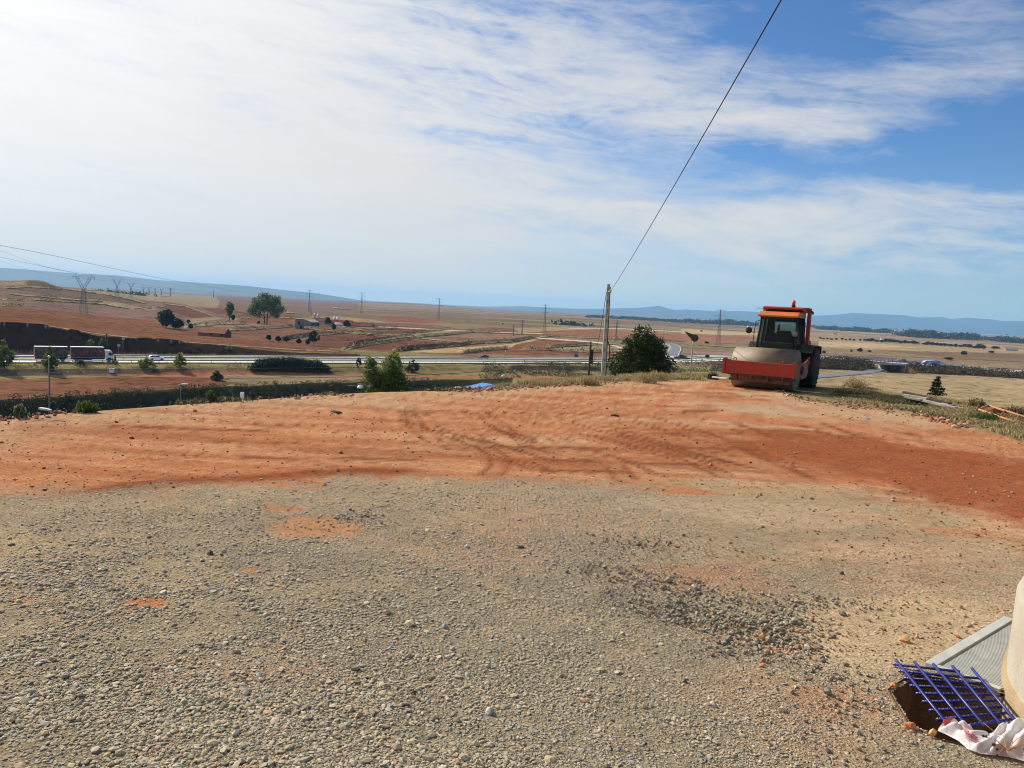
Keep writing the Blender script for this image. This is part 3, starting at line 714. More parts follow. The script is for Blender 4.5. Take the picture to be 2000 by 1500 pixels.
# pit beside the concrete drum
PIT = [tuple(pad_hit(a, b).xy) for a, b in ((1742, 1350), (1795, 1312), (1940, 1347), (2030, 1372), (2030, 1480), (1900, 1455), (1832, 1440), (1778, 1408))]
def pad_colour(X, Y):
    n = len(X); u = X/np.maximum(Y, .8)
    wob = (fbm(X/1.2, Y/.8, 141, 4)-.5)
    yr = np.interp(u, _ru, _ry); yg = np.interp(u, _gu, _gy)
    big = fbm(X/3.2+3, Y/1.5, 151, 4); st = fbm(X/2.0+.3*Y, Y/.30, 161, 6, .62); fin = fbm(X/.35, Y/.3, 171, 3)
    red = np.array((.395, .162, .076)); org = np.array((.46, .228, .118)); dust = np.array((.455, .295, .172)); deep = np.array((.255, .083, .036))
    C = np.tile(red, (n, 1))
    def mix(C, c, f): f = np.clip(f, 0, 1)[:, None]; return C*(1-f)+np.asarray(c)*f
    C = mix(C, org, sstep(st, .36, .62)*.9); C = mix(C, dust, sstep(big*.6+st*.4, .50, .70)*.85)
    C = mix(C, dust, np.exp(-((Y-(yr-1.2))/1.6)**2)*(u < .25)*.75)
    C = mix(C, deep, sstep(fbm(X/3+9, Y/.7, 181, 4), .56, .70)*.55)
    fs = fbm(X/.8+.5*Y, Y/.14, 183, 3, .6); C = C*(.80+.40*fs)[:, None]
    C = mix(C, deep*.8, sstep(fbm(X/.55-.4*Y, Y/.16, 187, 4, .6), .64, .74)*.45)
    for i, pts in enumerate(THIN):
        xs = [p[0] for p in pts]; ys = [p[1] for p in pts]; k = np.nonzero((X > min(xs)-.5) & (X < max(xs)+.5) & (Y > min(ys)-.5) & (Y < max(ys)+.5))[0]
        if not len(k): continue
        d, sg, par = poly_dist(X[k], Y[k], pts); f = np.exp(-(d/THW[i])**2)*sstep(fbm(X[k]*1.4, Y[k]*1.4, 300+i, 3), .36, .52)*.8
        C[k] = C[k]*(1-f)[:, None]+deep*.55*f[:, None]
    def blob(px, py, rx, ry, amt, col, C, rot=0):
        p = pad_hit(px, py); sx = rx/FOC*p.y; sy = ry/FOC*p.y*p.y/1.75
        a = X-p.x; b = Y-p.y; a, b = a*math.cos(rot)+b*math.sin(rot), -a*math.sin(rot)+b*math.cos(rot)
        r = np.sqrt((a/sx)**2+(b/sy)**2)+(fbm(X/.5*2/max(sx, .4), Y/.5*2/max(sx, .4), 191, 4)-.5)*1.1
        return mix(C, col, (1-sstep(r, .55, 1.15))*amt)
    grey = np.array((.265, .212, .135)); tan = np.array((.37, .275, .155)); sand = np.array((.46, .335, .20))
    C = blob(1640, 790, 150, 30, .6, (.45, .33, .21), C); C = blob(1480, 800, 120, 14, .75, (.42, .31, .2), C); C = blob(1700, 822, 180, 16, .45, (.46, .30, .17), C)
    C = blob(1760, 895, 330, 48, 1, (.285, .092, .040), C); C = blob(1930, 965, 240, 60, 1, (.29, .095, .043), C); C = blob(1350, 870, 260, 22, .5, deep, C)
    C = blob(1560, 850, 170, 10, .6, deep, C); C = blob(300, 850, 300, 14, .4, deep, C)
    for (pts, w, dep, cl) in TRACKS[:10]:
        d, sg, par = poly_dist(X, Y, pts); L = par*14; C = mix(C, deep*.8, .85*(np.exp(-((d-w*.62)/(w*.24))**2)+.25*np.exp(-(d/(w*.8))**2))*(.45+.55*(np.sin((L+np.abs(d)*3)*6) > -.1))*sstep(fbm(X*1.2, Y*1.2, 401, 3), .25, .50))
    d, sg, par = poly_dist(X, Y, RIM); C = mix(C, (.22, .062, .026), np.exp(-(d/.25)**2)*.9)
    # gravel sheet
    gm = sstep(yg-Y+wob*1.5+(fbm(X/.22, Y/.16, 143, 2)-.5)*.9, -.45, .55)
    Gc = mix(np.tile(grey, (n, 1)), tan, sstep(big*.7+fin*.3, .40, .60))
    Gc = mix(Gc, (.36, .245, .14), sstep(Y, 4.5, 8)*.55)
    Gc = mix(Gc, (.40, .24, .135), sstep(fbm(X/1.6+20, Y/.9, 201, 4), .60, .74)*.6)
    bl = lambda px, py, rx, ry, amt, col: blob(px, py, rx, ry, amt, col, Gc)
    Gc = bl(610, 1030, 120, 26, .85, (.45, .225, .105)); Gc = bl(285, 1178, 62, 14, .95, (.42, .16, .07)); Gc = bl(490, 1115, 30, 7, .8, (.43, .19, .09))
    Gc = bl(45, 1175, 30, 8, .8, (.42, .2, .1)); Gc = bl(1390, 1112, 150, 28, .75, (.36, .18, .09)); Gc = bl(1540, 1090, 150, 16, .5, (.40, .24, .13)); Gc = bl(560, 995, 60, 8, .8, (.42, .18, .08))
    Gc = bl(1420, 1235, 90, 26, .6, (.40, .24, .13)); Gc = bl(1520, 1250, 60, 14, .7, (.33, .13, .06)); Gc = bl(1620, 1360, 110, 40, .75, (.36, .19, .10)); Gc = bl(1340, 960, 90, 9, .9, (.42, .16, .07))
    Gc = bl(1250, 1045, 120, 18, .4, (.44, .28, .16)); Gc = bl(820, 1085, 60, 14, .5, (.44, .3, .17)); Gc = bl(1500, 1000, 350, 24, .6, (.45, .33, .21)); Gc = bl(1800, 1080, 250, 40, .7, (.43, .285, .175))
    Gc = bl(1900, 1040, 160, 10, .6, (.42, .17, .08)); Gc = bl(1700, 1010, 120, 6, .5, (.45, .2, .1)); Gc = bl(1850, 1150, 180, 30, .5, (.42, .31, .2))
    d, sg, par = poly_dist(X, Y, SANDP+SANDP[:1]); ins = in_poly(X, Y, SANDP); sd = np.where(ins, d, -d)+wob*.4
    sm = sstep(sd, -.12, .18); Gc = mix(Gc, sand, sm)
    C = C*(1-gm[:, None])+Gc*gm[:, None]
    # verge beyond the red earth
    vm = sstep(Y-yr+wob*.9, -.15, .35); C = mix(C, (.24, .19, .10), vm); C = mix(C, (.13, .11, .055), vm*sstep(fin, .45, .7))
    stones = gm*(1-.75*sm)*(1-.72*sstep(u, .05, .35)*sstep(Y, 4.6, 6.5))*(1-.8*sstep(C[:, 0]-C[:, 2], .24, .32))*(.55+.6*sstep(fbm(X/.9, Y/.6, 211, 4), .40, .60))
    C = C*(.90+.2*fin)[:, None]
    return C, np.clip(stones, 0, 1), gm, vm

def yard_mat():
    M = bpy.data.materials.new("yard_earth"); M.use_nodes = True; t = M.node_tree; q = NT(t); b = t.nodes['Principled BSDF']
    a = q.n('ShaderNodeAttribute', attribute_name='Col'); st = q.n('ShaderNodeAttribute', attribute_name='Stones').outputs['Fac']
    g = q.n('ShaderNodeNewGeometry'); pos = g.outputs['Position']
    def vor(scale, rnd=1.0):
        o = q.n('ShaderNodeTexVoronoi', feature='F1'); t.links.new(pos, o.inputs['Vector']); o.inputs['Scale'].default_value = scale; o.inputs['Randomness'].default_value = rnd; return o
    v1, v2 = vor(62), vor(27)
    def stone(v, th):
        s = q.n('ShaderNodeSeparateColor'); t.links.new(v.outputs['Color'], s.inputs[0])
        inside = q.m('SUBTRACT', 1.0, q.ss(v.outputs['Distance'], .30, .55)); pick = q.ss(s.outputs[0], th, th+.12)
        ramp = q.n('ShaderNodeValToRGB'); t.links.new(s.outputs[1], ramp.inputs[0]); r = ramp.color_ramp
        r.elements[0].color = (.20, .185, .16, 1); r.elements[1].color = (.52, .45, .33, 1)
        for p, c in ((.3, (.33, .31, .27, 1)), (.55, (.42, .37, .29, 1)), (.72, (.29, .29, .28, 1)), (.86, (.46, .33, .2, 1))): e = r.elements.new(p); e.color = c
        return q.m('MULTIPLY', q.m('MULTIPLY', inside, pick), st), ramp.outputs[0]
    m1, c1 = stone(v1, .15); m2, c2 = stone(v2, .60)
    n1 = q.noise(pos, 9, 6, .7).outputs[0]; n2 = q.noise(pos, 70, 4, .7).outputs[0]
    n4 = q.noise(pos, 26, 5, .75).outputs[0]; f = q.m('MULTIPLY', q.m('MULTIPLY', q.ss(n1, .25, .75, .80, 1.18), q.ss(n2, .3, .7, .74, 1.24)), q.ss(n4, .3, .7, .72, 1.26))
    s = q.n('ShaderNodeVectorMath', operation='SCALE'); t.links.new(a.outputs['Color'], s.inputs[0]); t.links.new(f, s.inputs['Scale'])
    # dark specks of soil and grit
    sp = q.ss(q.noise(pos, 26, 4, .7).outputs[0], .58, .66)
    c = q.mixc(q.m('MULTIPLY', sp, .6), s.outputs[0], (.12, .055, .028, 1)); c = q.mixc(m1, c, c1); c = q.mixc(m2, c, c2)
    t.links.new(c, b.inputs['Base Color']); b.inputs['Roughness'].default_value = .93; b.inputs['Specular IOR Level'].default_value = 0
    h = q.m('ADD', q.m('ADD', q.m('ADD', q.m('MULTIPLY', n1, .35), q.m('MULTIPLY', n4, .45)), q.m('MULTIPLY', n2, .40)), q.m('ADD', q.m('MULTIPLY', m1, .35), q.m('MULTIPLY', m2, .8)))
    bn = q.n('ShaderNodeBump'); bn.inputs['Strength'].default_value = 1.0; bn.inputs['Distance'].default_value = .022
    t.links.new(h, bn.inputs['Height']); t.links.new(bn.outputs[0], b.inputs['Normal']); return M

def build_yard():
    us = np.concatenate([np.arange(-1.6, -.8, .012), np.arange(-.8, .8, .0024), np.arange(.8, 1.6, .012)])
    tt = np.linspace(0, 1, 620)                    # inverse-depth spacing from the eye to the crest
    skirt = np.array([.25, .6, 1.1, 1.8, 3, 5, 8, 12, 18, 26, 36, 48])
    Y0 = 1.0; rows = []
    for t_ in tt: rows.append(1/((1-t_)/Y0+t_/edge_Y(us)))
    E = edge_Y(us)
    for s in skirt: rows.append(E+s)
    Yg = np.array(rows); Ug = np.tile(us, (len(rows), 1)); X = (Ug*Yg).ravel(); Y = Yg.ravel()
    Z = pad_z(X, Y); over = np.maximum(0, Y-edge_Y(X/Y)); sl_ = np.interp(X/Y, [-.3, 0, .15, .35, .5], [.62, .45, .30, .40, .5])
    Z = Z-sl_*np.maximum(0, over-.4)-.10*sstep(over, 0, .8)
    C, S, G, Vg = pad_colour(X, Y); C = np.where((over > .9)[:, None], (.16, .13, .07), C)
    nr, nc = Yg.shape; idx = np.arange(nr*nc).reshape(nr, nc); F = np.stack([idx[:-1, :-1], idx[:-1, 1:], idx[1:, 1:], idx[1:, :-1]], -1).reshape(-1, 4)
    cx = X[F].mean(1); cy = Y[F].mean(1); F = F[~in_poly(cx, cy, PIT)]
    me = np_mesh("ground", np.stack([X, Y, Z], 1), F, 4, yard_mat(), True); add_attr(me, 'Col', C); add_attr(me, 'Stones', S)
    tag(link("ground", me), kind='structure')
    mb = MB(); mb.quad((-26, -18, -1.78), (26, -18, -1.78), (26, 1.05, -1.76), (-26, 1.05, -1.76))
    tag(mb.build("ground_behind", mat("gravel_plain", (.33, .27, .19), .95)), kind='structure')
build_yard()

ICO = None
def ico():
    global ICO
    if ICO is None:
        b = bmesh.new(); bmesh.ops.create_icosphere(b, subdivisions=1, radius=1); b.verts.ensure_lookup_table()
        ICO = (np.array([v.co[:] for v in b.verts]), np.array([[v.index for v in f.verts] for f in b.faces])); b.free()
    return ICO
def rocks(name, X, Y, Z, size, m, flat=(.28, .62), seed=1, sink=.25):
    v0, f0 = ico(); n = len(X); r = np.random.default_rng(seed)
    V = v0[None]*(1+(r.random((n, 12, 1))-.5)*.55)
    sc = np.stack([r.uniform(.8, 1.35, n), r.uniform(.65, 1.0, n), r.uniform(flat[0], flat[1], n)], 1)
    V = V*sc[:, None]; a = r.uniform(0, 6.283, n); b = r.normal(0, .28, n)
    ca, sa, cb, sb = np.cos(a), np.sin(a), np.cos(b), np.sin(b)
    x, y, z = V[..., 0], V[..., 1], V[..., 2]
    y, z = y*cb[:, None]-z*sb[:, None], y*sb[:, None]+z*cb[:, None]
    x, y = x*ca[:, None]-y*sa[:, None], x*sa[:, None]+y*ca[:, None]
    P = np.stack([x, y, z], -1)*size[:, None, None]+np.stack([X, Y, Z+size*sc[:, 2]*(1-sink*2)], 1)[:, None]
    F = f0[None]+(np.arange(n)*12)[:, None, None]
    return link(name, np_mesh(name, P.reshape(-1, 3), F.reshape(-1, 3), 3, m, False))
def stone_mat(name, cols, rough=.85):
    M = bpy.data.materials.new(name); M.use_nodes = True; t = M.node_tree; q = NT(t); b = t.nodes['Principled BSDF']
    g = q.n('ShaderNodeNewGeometry'); r = q.n('ShaderNodeValToRGB'); t.links.new(g.outputs['Random Per Island'], r.inputs[0]); cr = r.color_ramp
    cr.elements[0].color = cols[0]+(1,); cr.elements[1].color = cols[-1]+(1,)
    for i, c in enumerate(cols[1:-1]): e = cr.elements.new((i+1)/(len(cols)-1)); e.color = c+(1,)
    n = q.noise(g.outputs['Position'], 120, 3, .6).outputs[0]; s = q.n('ShaderNodeVectorMath', operation='SCALE'); t.links.new(r.outputs[0], s.inputs[0]); t.links.new(q.ss(n, .25, .75, .8, 1.2), s.inputs['Scale'])
    t.links.new(s.outputs[0], b.inputs['Base Color']); b.inputs['Roughness'].default_value = rough; b.inputs['Specular IOR Level'].default_value = .2; return M
def build_gravel():
    r = RNG; N = 400000; Y = 1/(r.uniform(1/13.0, 1/1.9, N)); u = r.uniform(-.85, .82, N); X = u*Y
    C, S, gm, vm = pad_colour(X, Y); nn = fbm(X/.55, Y/.4, 221, 3)
    pr = S*(.22+1.05*sstep(nn, .38, .64))*(1-.35*sstep(Y, 5, 8)); keep = (r.random(N) < pr*1.0) & ~in_poly(X, Y, PIT)
    X, Y = X[keep], Y[keep]; n = len(X)
    sz = np.exp(r.normal(math.log(.0035), .50, n))*(1+.10*np.maximum(Y-3, 0)); lft = sstep(-X/Y, -.1, .5)
    sz *= 1+.35*lft*(Y < 5.5)+.15*(Y < 3.6); sz *= 1-.22*sstep(X/Y, -.05, .35); sz = np.clip(sz, .0026, .022)
    m = stone_mat("crushed_limestone", [(.15, .122, .085), (.31, .265, .185), (.42, .345, .225), (.33, .30, .24), (.50, .42, .28), (.23, .19, .13), (.44, .325, .175), (.38, .32, .225), (.45, .40, .31), (.40, .22, .115)])
    o = rocks("gravel", X, Y, pad_z(X, Y), sz, m, seed=3); tag(o, "loose grey and tan crushed stone over the near half of the yard", "gravel", kind='stuff')
    # dark heaped chippings right of the middle and scattered pebbles on sand and red earth
    XX = []; YY = []; SS = []
    for (a, b), (rx, ry), k in (((1240, 1115), (.5, .12), 500), ((1350, 1150), (.45, .12), 500), ((1300, 1180), (.35, .10), 500), ((1400, 1200), (.5, .10), 900), ((1440, 1190), (.3, .12), 500), ((1520, 1205), (.35, .12), 900), ((1530, 1240), (.28, .14), 900), ((1470, 1262), (.3, .10), 500),
                                ((1260, 1130), (.35, .10), 300), ((1640, 1340), (.35, .25), 250), ((1690, 1380), (.3, .2), 200), ((1600, 1170), (.5, .12), 600), ((1270, 1060), (.5, .2), 500), ((700, 1010), (.3, .2), 200), ((1540, 1440), (.5, .3), 60)):
        p = pad_hit(a, b); k = int(k*.42); x = r.normal(p.x, rx*.55, k); y = r.normal(p.y, ry*.9, k); XX.append(x); YY.append(y); SS.append(np.exp(r.normal(math.log(.0068), .45, k)))
    X = np.concatenate(XX); Y = np.concatenate(YY); S_ = np.clip(np.concatenate(SS), .004, .028); k = ~in_poly(X, Y, PIT); X, Y, S_ = X[k], Y[k], S_[k]
    m2 = stone_mat("dark_chippings", [(.12, .105, .08), (.24, .215, .17), (.34, .30, .22), (.16, .145, .12), (.36, .19, .09), (.28, .25, .19), (.42, .37, .27)])
    o = rocks("loose_chippings", X, Y, pad_z(X, Y)+.004, S_, m2, seed=4, flat=(.6, .9)); tag(o, "heaped dark chippings around the scraped hollow in the gravel", "gravel", kind='stuff')
    N = 26000; Y = 1/(r.uniform(1/24.0, 1/3.0, N)); u = r.uniform(-.8, .8, N); X = u*Y; C, S, gm, vm = pad_colour(X, Y); k = (S < .35) & (r.random(N) < .35+.5*(fbm(X/1.5, Y/.8, 231, 3) > .5)) & (Y < edge_Y(u)) & ~in_poly(X, Y, PIT)
    X, Y = X[k], Y[k]; sz = np.exp(r.normal(math.log(.0036), .5, len(X)))*(1+.085*Y); sz = np.clip(sz, .0025, .035)
    m3 = stone_mat("red_clods", [(.20, .07, .03), (.36, .14, .06), (.44, .22, .1), (.13, .06, .035), (.42, .3, .18), (.30, .11, .05), (.5, .42, .32)])
    o = rocks("clods", X, Y, pad_z(X, Y), sz, m3, seed=5, flat=(.5, .9)); tag(o, "small clods and pebbles strewn over the bare red earth", "clods", kind='stuff')
    # rough clods along the lip of the red earth
    N = 5200; u = r.uniform(-.75, .75, N); X0 = np.interp(u, _ru, _ry); Y = X0+r.normal(-.15, .45, N); X = u*Y; k = (Y < edge_Y(u)+.3) & (Y > 6); X, Y = X[k], Y[k]
    k = vnoise(X*.5, Y*.5, 77) > .35; X, Y = X[k], Y[k]
    sz = np.clip(np.exp(r.normal(math.log(.018), .5, len(X))), .008, .07)
    o = rocks("earth_clods", X, Y, pad_z(X, Y), sz, m3, seed=6, flat=(.6, 1.0)); tag(o, "coarse broken red earth along the far rim of the yard", "clods", kind='stuff')
build_gravel()
# ------------------------------------------------------------------ road roller
RED = mat("dusty_red_paint", (.37, .022, .007), .5, .35, 2.5, bump=.15, bscale=30, col2=(.25, .035, .014), spec=.4)
REDD = mat("pale_red_side", (.34, .10, .06), .7, .4, 3, bump=.2, bscale=30, col2=(.30, .17, .12))  # paler, pinker red for the side plates of the drum yoke
ORG = mat("sunbleached_orange_paint", (.62, .17, .035), .5, .25, 3, spec=.4)
BLK = mat("black_rubber", (.018, .017, .016), .85, .5, 4, bump=.4, bscale=18, col2=(.045, .036, .028))
DKM = mat("dark_machine_metal", (.03, .032, .034), .6, .4, 5)
def drum_mat():
    M = bpy.data.materials.new("dusty_drum_steel"); M.use_nodes = True; t = M.node_tree; q = NT(t); b = t.nodes['Principled BSDF']
    v = q.n('ShaderNodeTexCoord').outputs['Object']
    n = q.noise(v, 2.2, 6, .65).outputs[0]; c = q.mixc(q.ss(n, .35, .7), (.185, .135, .080, 1), (.115, .083, .048, 1))
    sp = q.ss(q.noise(v, 8, 3, .5).outputs[0], .64, .68); c = q.mixc(q.m('MULTIPLY', sp, .7), c, (.22, .09, .04, 1))
    p = q.n('ShaderNodeVectorMath', operation='DISTANCE'); t.links.new(v, p.inputs[0]); p.inputs[1].default_value = (.35, .62, 1.42)
    st = q.m('MULTIPLY', q.m('SUBTRACT', 1.0, q.ss(q.m('ADD', p.outputs['Value'], q.m('MULTIPLY', n, .25)), .2, .42)), .75); c = q.mixc(st, c, (.34, .15, .06, 1))
    t.links.new(c, b.inputs['Base Color']); b.inputs['Roughness'].default_value = .62; b.inputs['Metallic'].default_value = .15
    return M
def glass_mat(name, tint, alpha_mix):
    M = bpy.data.materials.new(name); M.use_nodes = True; t = M.node_tree; q = NT(t); b = t.nodes['Principled BSDF']
    b.inputs['Base Color'].default_value = (.02, .025, .025, 1); b.inputs['Roughness'].default_value = .12
    tr = q.n('ShaderNodeBsdfTransparent'); tr.inputs[0].default_value = tint+(1,); mx = q.n('ShaderNodeMixShader'); mx.inputs[0].default_value = alpha_mix
    t.links.new(b.outputs[0], mx.inputs[1]); t.links.new(tr.outputs[0], mx.inputs[2]); t.links.new(mx.outputs[0], t.nodes['Material Output'].inputs[0]); return M
GLASS = glass_mat("tinted_cab_glass", (.55, .72, .70), .82)
def build_roller():
    p = pad_hit(1499, 761); a = rad(31)
    r = empty("road_roller", (p.x, p.y+.35, float(pad_z(np.array([p.x]), np.array([p.y+.3]))[0])-.01), math.atan2(-math.cos(a), -math.sin(a)),
              "orange-red single-drum road roller parked on the red earth", "road roller"); r.scale = (.95, .95, .97)
    dr = MB().lathe([(.66, -1.05), (.71, -1.05), (.71, 1.05), (.66, 1.05)], 'y', 96).build("drum", drum_mat(), r, (0, 0, .71))
    MB().lathe([(.0, -.86), (.65, -.86), (.65, .86), (.0, .86)], 'y', 48).build("drum_plate", DKM, dr)
    MB().lathe([(.22, -1.10), (.30, -.90), (.30, .90), (.22, 1.10)], 'y', 24).build("hub", DKM, dr)
    # drum yoke
    f = MB(); f.box(.97, 1.10, -1.12, 1.12, .53, .97, .02)
    f.box(.86, 1.13, -1.22, -1.12, .50, 1.03, .015).box(.86, 1.13, 1.12, 1.22, .50, 1.03, .015)
    f.box(-1.18, -1.02, -1.15, 1.15, .55, .95, .02)
    f.build("front_frame", RED, r)
    for s in (-1, 1):
        y0, y1 = (1.13, 1.19) if s > 0 else (-1.19, -1.13)
        f = MB().prism([(.88, .50), (.88, .99), (.35, .98), (-.35, .98), (-1.0, 1.03), (-1.20, 1.10), (-1.24, .62), (-.95, .44), (.5, .44)], 'y', y0, y1, .008)
        f.box(-.02, .10, min(y1, y1+s*.035) if s > 0 else y0-.035, y1+.035 if s > 0 else y0, .46, .97, .005)
        o = f.build("side_plate", REDD, r)
        MB().box(-1.16, -.95, *((1.20, 1.235) if s > 0 else (-1.235, -1.20)), .92, 1.16, .01).build("bracket", RED, o)
        MB().lathe([(0, 0), (.16, 0), (.16, .03), (.10, .05), (0, .05)], 'y', 20, Matrix.Translation((0, 1.215 if s > 0 else -1.265, .75))).build("axle_cap", DKM, o)
        if s > 0:
            d = MB()
            for k in (0, .085): d.prism([(-1.12+k, 1.0), (-1.10+k, 1.0), (-1.06+k, 1.10), (-1.08+k, 1.10)], 'y', 1.236, 1.24).prism([(-1.12+k, 1.10), (-1.10+k, 1.10), (-1.06+k, 1.0), (-1.08+k, 1.0)], 'y', 1.2365, 1.2405)
            d.build("decal", BLK, o)
    bo = MB()
    for y in (-1.0, -.6, -.2, .2, .6, 1.0): bo.tube([(1.10, y, .62), (1.115, y, .62)], .018, 6).tube([(1.10, y, .90), (1.115, y, .90)], .018, 6)
    bo.build("frame_bolts", DKM, r)
    MB().tube([(-1.2, .35, .9), (-1.1, .5, 1.15), (-.95, .8, 1.2), (-.8, 1.05, 1.0)], .022, 6).tube([(-1.2, .25, .9), (-1.05, .4, 1.22), (-.9, .75, 1.26), (-.7, 1.08, .98)], .018, 6).build("hydraulic_hose", BLK, r)
    sc = MB().box(.82, .90, -1.02, 1.02, .33, .37, .008)
    for y in (-.75, -.25, .3, .8): sc.box(.84, .99, y-.03, y+.03, .33, .50, .006)
    sc.box(.86, .90, -1.02, 1.02, .28, .34).build("scraper", mat("scraper_steel", (.16, .06, .04), .7, .5, 6), r)
    for y in (-.82, .82):
        MB().tube([(1.03+.0, y+.055*math.cos(t), 1.0+.06*math.sin(t)) for t in np.linspace(-.3, math.pi+.3, 9)], .014, 6).build("lifting_eye", RED, r)
    # chassis, joint, hood
    MB().box(-1.9, -1.18, -.32, .32, .45, .95, .03).box(-4.3, -1.75, -.60, .60, .52, 1.12, .03).build("chassis", DKM, r)
    h = MB().prism([(-4.35, 1.0), (-4.45, 1.35), (-4.25, 1.66), (-3.6, 1.80), (-2.72, 1.86), (-2.72, 1.0)], 'y', -.66, .66, .05).build("hood", RED, r)
    g = MB()
    for k in range(6): g.box(-3.9, -3.1, .662, .675, 1.15+k*.08, 1.19+k*.08)
    g.build("hood_vent", DKM, h)
    MB().tube([(-3.2, -.4, 1.8), (-3.2, -.4, 2.15), (-3.28, -.4, 2.22)], .045, 10).build("exhaust_pipe", DKM, r)
    # rear wheels with lugged tyres
    for s in (-1, 1):
        w = MB(); y0 = .60 if s > 0 else -1.18
        w.lathe([(.42, y0), (.68, y0+.01), (.735, y0+.08), (.745, y0+.29), (.735, y0+.50), (.68, y0+.57), (.42, y0+.58)], 'y', 64)
        for k in range(22):
            ang = 2*math.pi*k/22
            for sd in (-1, 1):
                M = Matrix.Translation((0, y0+.29, 0)) @ Matrix.Rotation(ang+(.14 if sd > 0 else 0), 4, 'Y') @ Matrix.Translation((0, sd*.145, .755)) @ Matrix.Rotation(sd*.5, 4, 'Z')
                w.box(-.035, .035, -.15, .15, -.03, .025, .006, M)
        ty = w.build("tyre", BLK, r, (-2.85, 0, .765))
        yo = 1.10 if s > 0 else -1.10
        MB().lathe([(0, yo), (.12, yo+.05*s), (.14, yo-.02*s), (.34, yo-.06*s), (.415, yo+.03*s), (.42, yo-.2*s)], 'y', 32).build("rim", mat("rim_paint", (.25, .10, .07), .7, .4, 6), ty)
        y_a, y_b = (.66, 1.16) if s > 0 else (-1.16, -.66)
        MB().prism([(-3.75, 1.20), (-3.65, 1.50), (-2.1, 1.56), (-1.75, 1.28), (-1.80, 1.24), (-2.12, 1.51), (-3.62, 1.46), (-3.70, 1.20)], 'y', y_a, y_b).build("mudguard", DKM, r)
    # cab
    c = MB(); bw, tw = .72, .63; zb, zt = 1.12, 2.50; xf, xr, xft = -1.28, -2.50, -1.38
    def post(x0, y0, x1, y1, th=.035): c.tube([(x0, y0, zb), (x1, y1, zt)], th, 6)
    for s in (-1, 1): post(xf, s*bw, xft, s*tw, .045); post(xr, s*bw, xr, s*tw, .06); post(-1.95, s*(bw+.01), -1.95, s*(tw+.01), .03)
    c.box(xf-.03, xf+.04, -bw, bw, zb, 1.40, .01); c.box(xr-.03, xr+.03, -bw, bw, zb, 1.92, .01); c.box(xr-.02, xr+.03, -tw, tw, 2.34, 2.5)
    c.box(xr-.025, xr+.025, -bw, -.38, 1.90, 2.36).box(xr-.025, xr+.025, .40, bw, 1.90, 2.36)
    c.box(xft-.05, xft+.02, -tw, tw, 2.42, 2.50)
    for s in (-1, 1): c.box(xr, xf, s*bw-.02, s*bw+.02, zb, 1.36)
    c.box(xr, xf, -bw, bw, zb-.04, zb+.02)
    cab = c.build("cab", DKM, r)
    g = MB(); g.quad((xf+.02, -bw, 1.40), (xf+.02, bw, 1.40), (xft+.0, tw, 2.44), (xft+.0, -tw, 2.44)); g.build("windscreen", GLASS, cab)
    for s in (-1, 1): g = MB(); g.quad((xf, s*bw, 1.36), (xr, s*bw, 1.36), (xr, s*tw, 2.5), (xft, s*tw, 2.5)); g.build("side_window", GLASS, cab)
    g = MB(); g.quad((xr, -.38, 1.9), (xr, .4, 1.9), (xr, .4, 2.36), (xr, -.38, 2.36)); g.build("rear_window", GLASS, cab)
    MB().box(-2.35, -1.95, -.27, .27, 1.40, 1.56, .05).box(-2.42, -2.28, -.27, .27, 1.5, 2.02, .05).build("seat", DKM, cab)
    MB().box(-1.65, -1.36, -.55, .5, 1.30, 1.60, .04).build("dashboard", mat("dash_brown", (.10, .07, .05), .8), cab)
    MB().tube([(-1.72+.19*math.sin(t)*.5, .19*math.cos(t), 1.74+.19*math.sin(t)*.85) for t in np.linspace(0, 2*math.pi, 20)], .013, 6).tube([(-1.72, 0, 1.74), (-1.60, 0, 1.55)], .02, 6).build("steering_wheel", BLK, cab)
    MB().tube([(xf+.05, -.3, 1.42), (xf+.0, -.12, 1.85)], .01, 5).tube([(xf+.05, .5, 1.42), (xf+.02, .36, 1.78)], .01, 5).build("wiper", BLK, cab)
    # sloping orange visor roof and the red roll-over canopy above it
    MB().prism([(-1.18, 2.50), (-1.16, 2.56), (-1.42, 2.69), (-2.55, 2.74), (-2.55, 2.50)], 'y', -.72, .70, .015).build("visor_roof", ORG, r)
    MB().prism([(-1.62, 2.79), (-1.60, 2.84), (-1.75, 2.88), (-2.78, 2.90), (-2.80, 2.70), (-1.9, 2.72)], 'y', -.66, .76, .015).build("canopy", RED, r)
    for s in (-1, 1): MB().box(-2.78, -2.58, s*.80-.06, s*.80+.06, 1.10, 2.88, .012).build("canopy_post", RED, r)
    b = MB().lathe([(.07, 0), (.07, .07), (.06, .08)], 'z', 16).build("beacon_base", BLK, r, (-1.80, .38, 2.88))
    MB().lathe([(.06, .08), (.065, .16), (.055, .22), (.03, .25), (0, .255)], 'z', 16).build("beacon_dome", mat("beacon_orange", (.75, .09, .02), .25), b)
    MB().tube([(-2.6, .86, 2.78), (-2.6, .93, 2.72), (-2.6, .93, 2.66)], .035, 8).build("work_lamp", BLK, r)
    m_ = MB().tube([(-1.26, -.74, 1.45), (-1.24, -.84, 1.5), (-1.26, -.80, 2.3), (-1.34, -.68, 2.36)], .015, 6).tube([(-1.25, -.83, 1.9), (-1.18, -.98, 1.95)], .012, 6).build("mirror_arm", DKM, r)
    MB().lathe([(0, -.02), (.10, -.02), (.12, .0), (.10, .03), (0, .04)], 'x', 20, Matrix.Translation((-1.16, -1.0, 1.98))).build("mirror", BLK, m_)
    m_ = MB().tube([(-1.26, .72, 1.45), (-1.14, .70, 1.62), (-1.14, .66, 1.92)], .013, 6).build("mirror_arm", DKM, r)
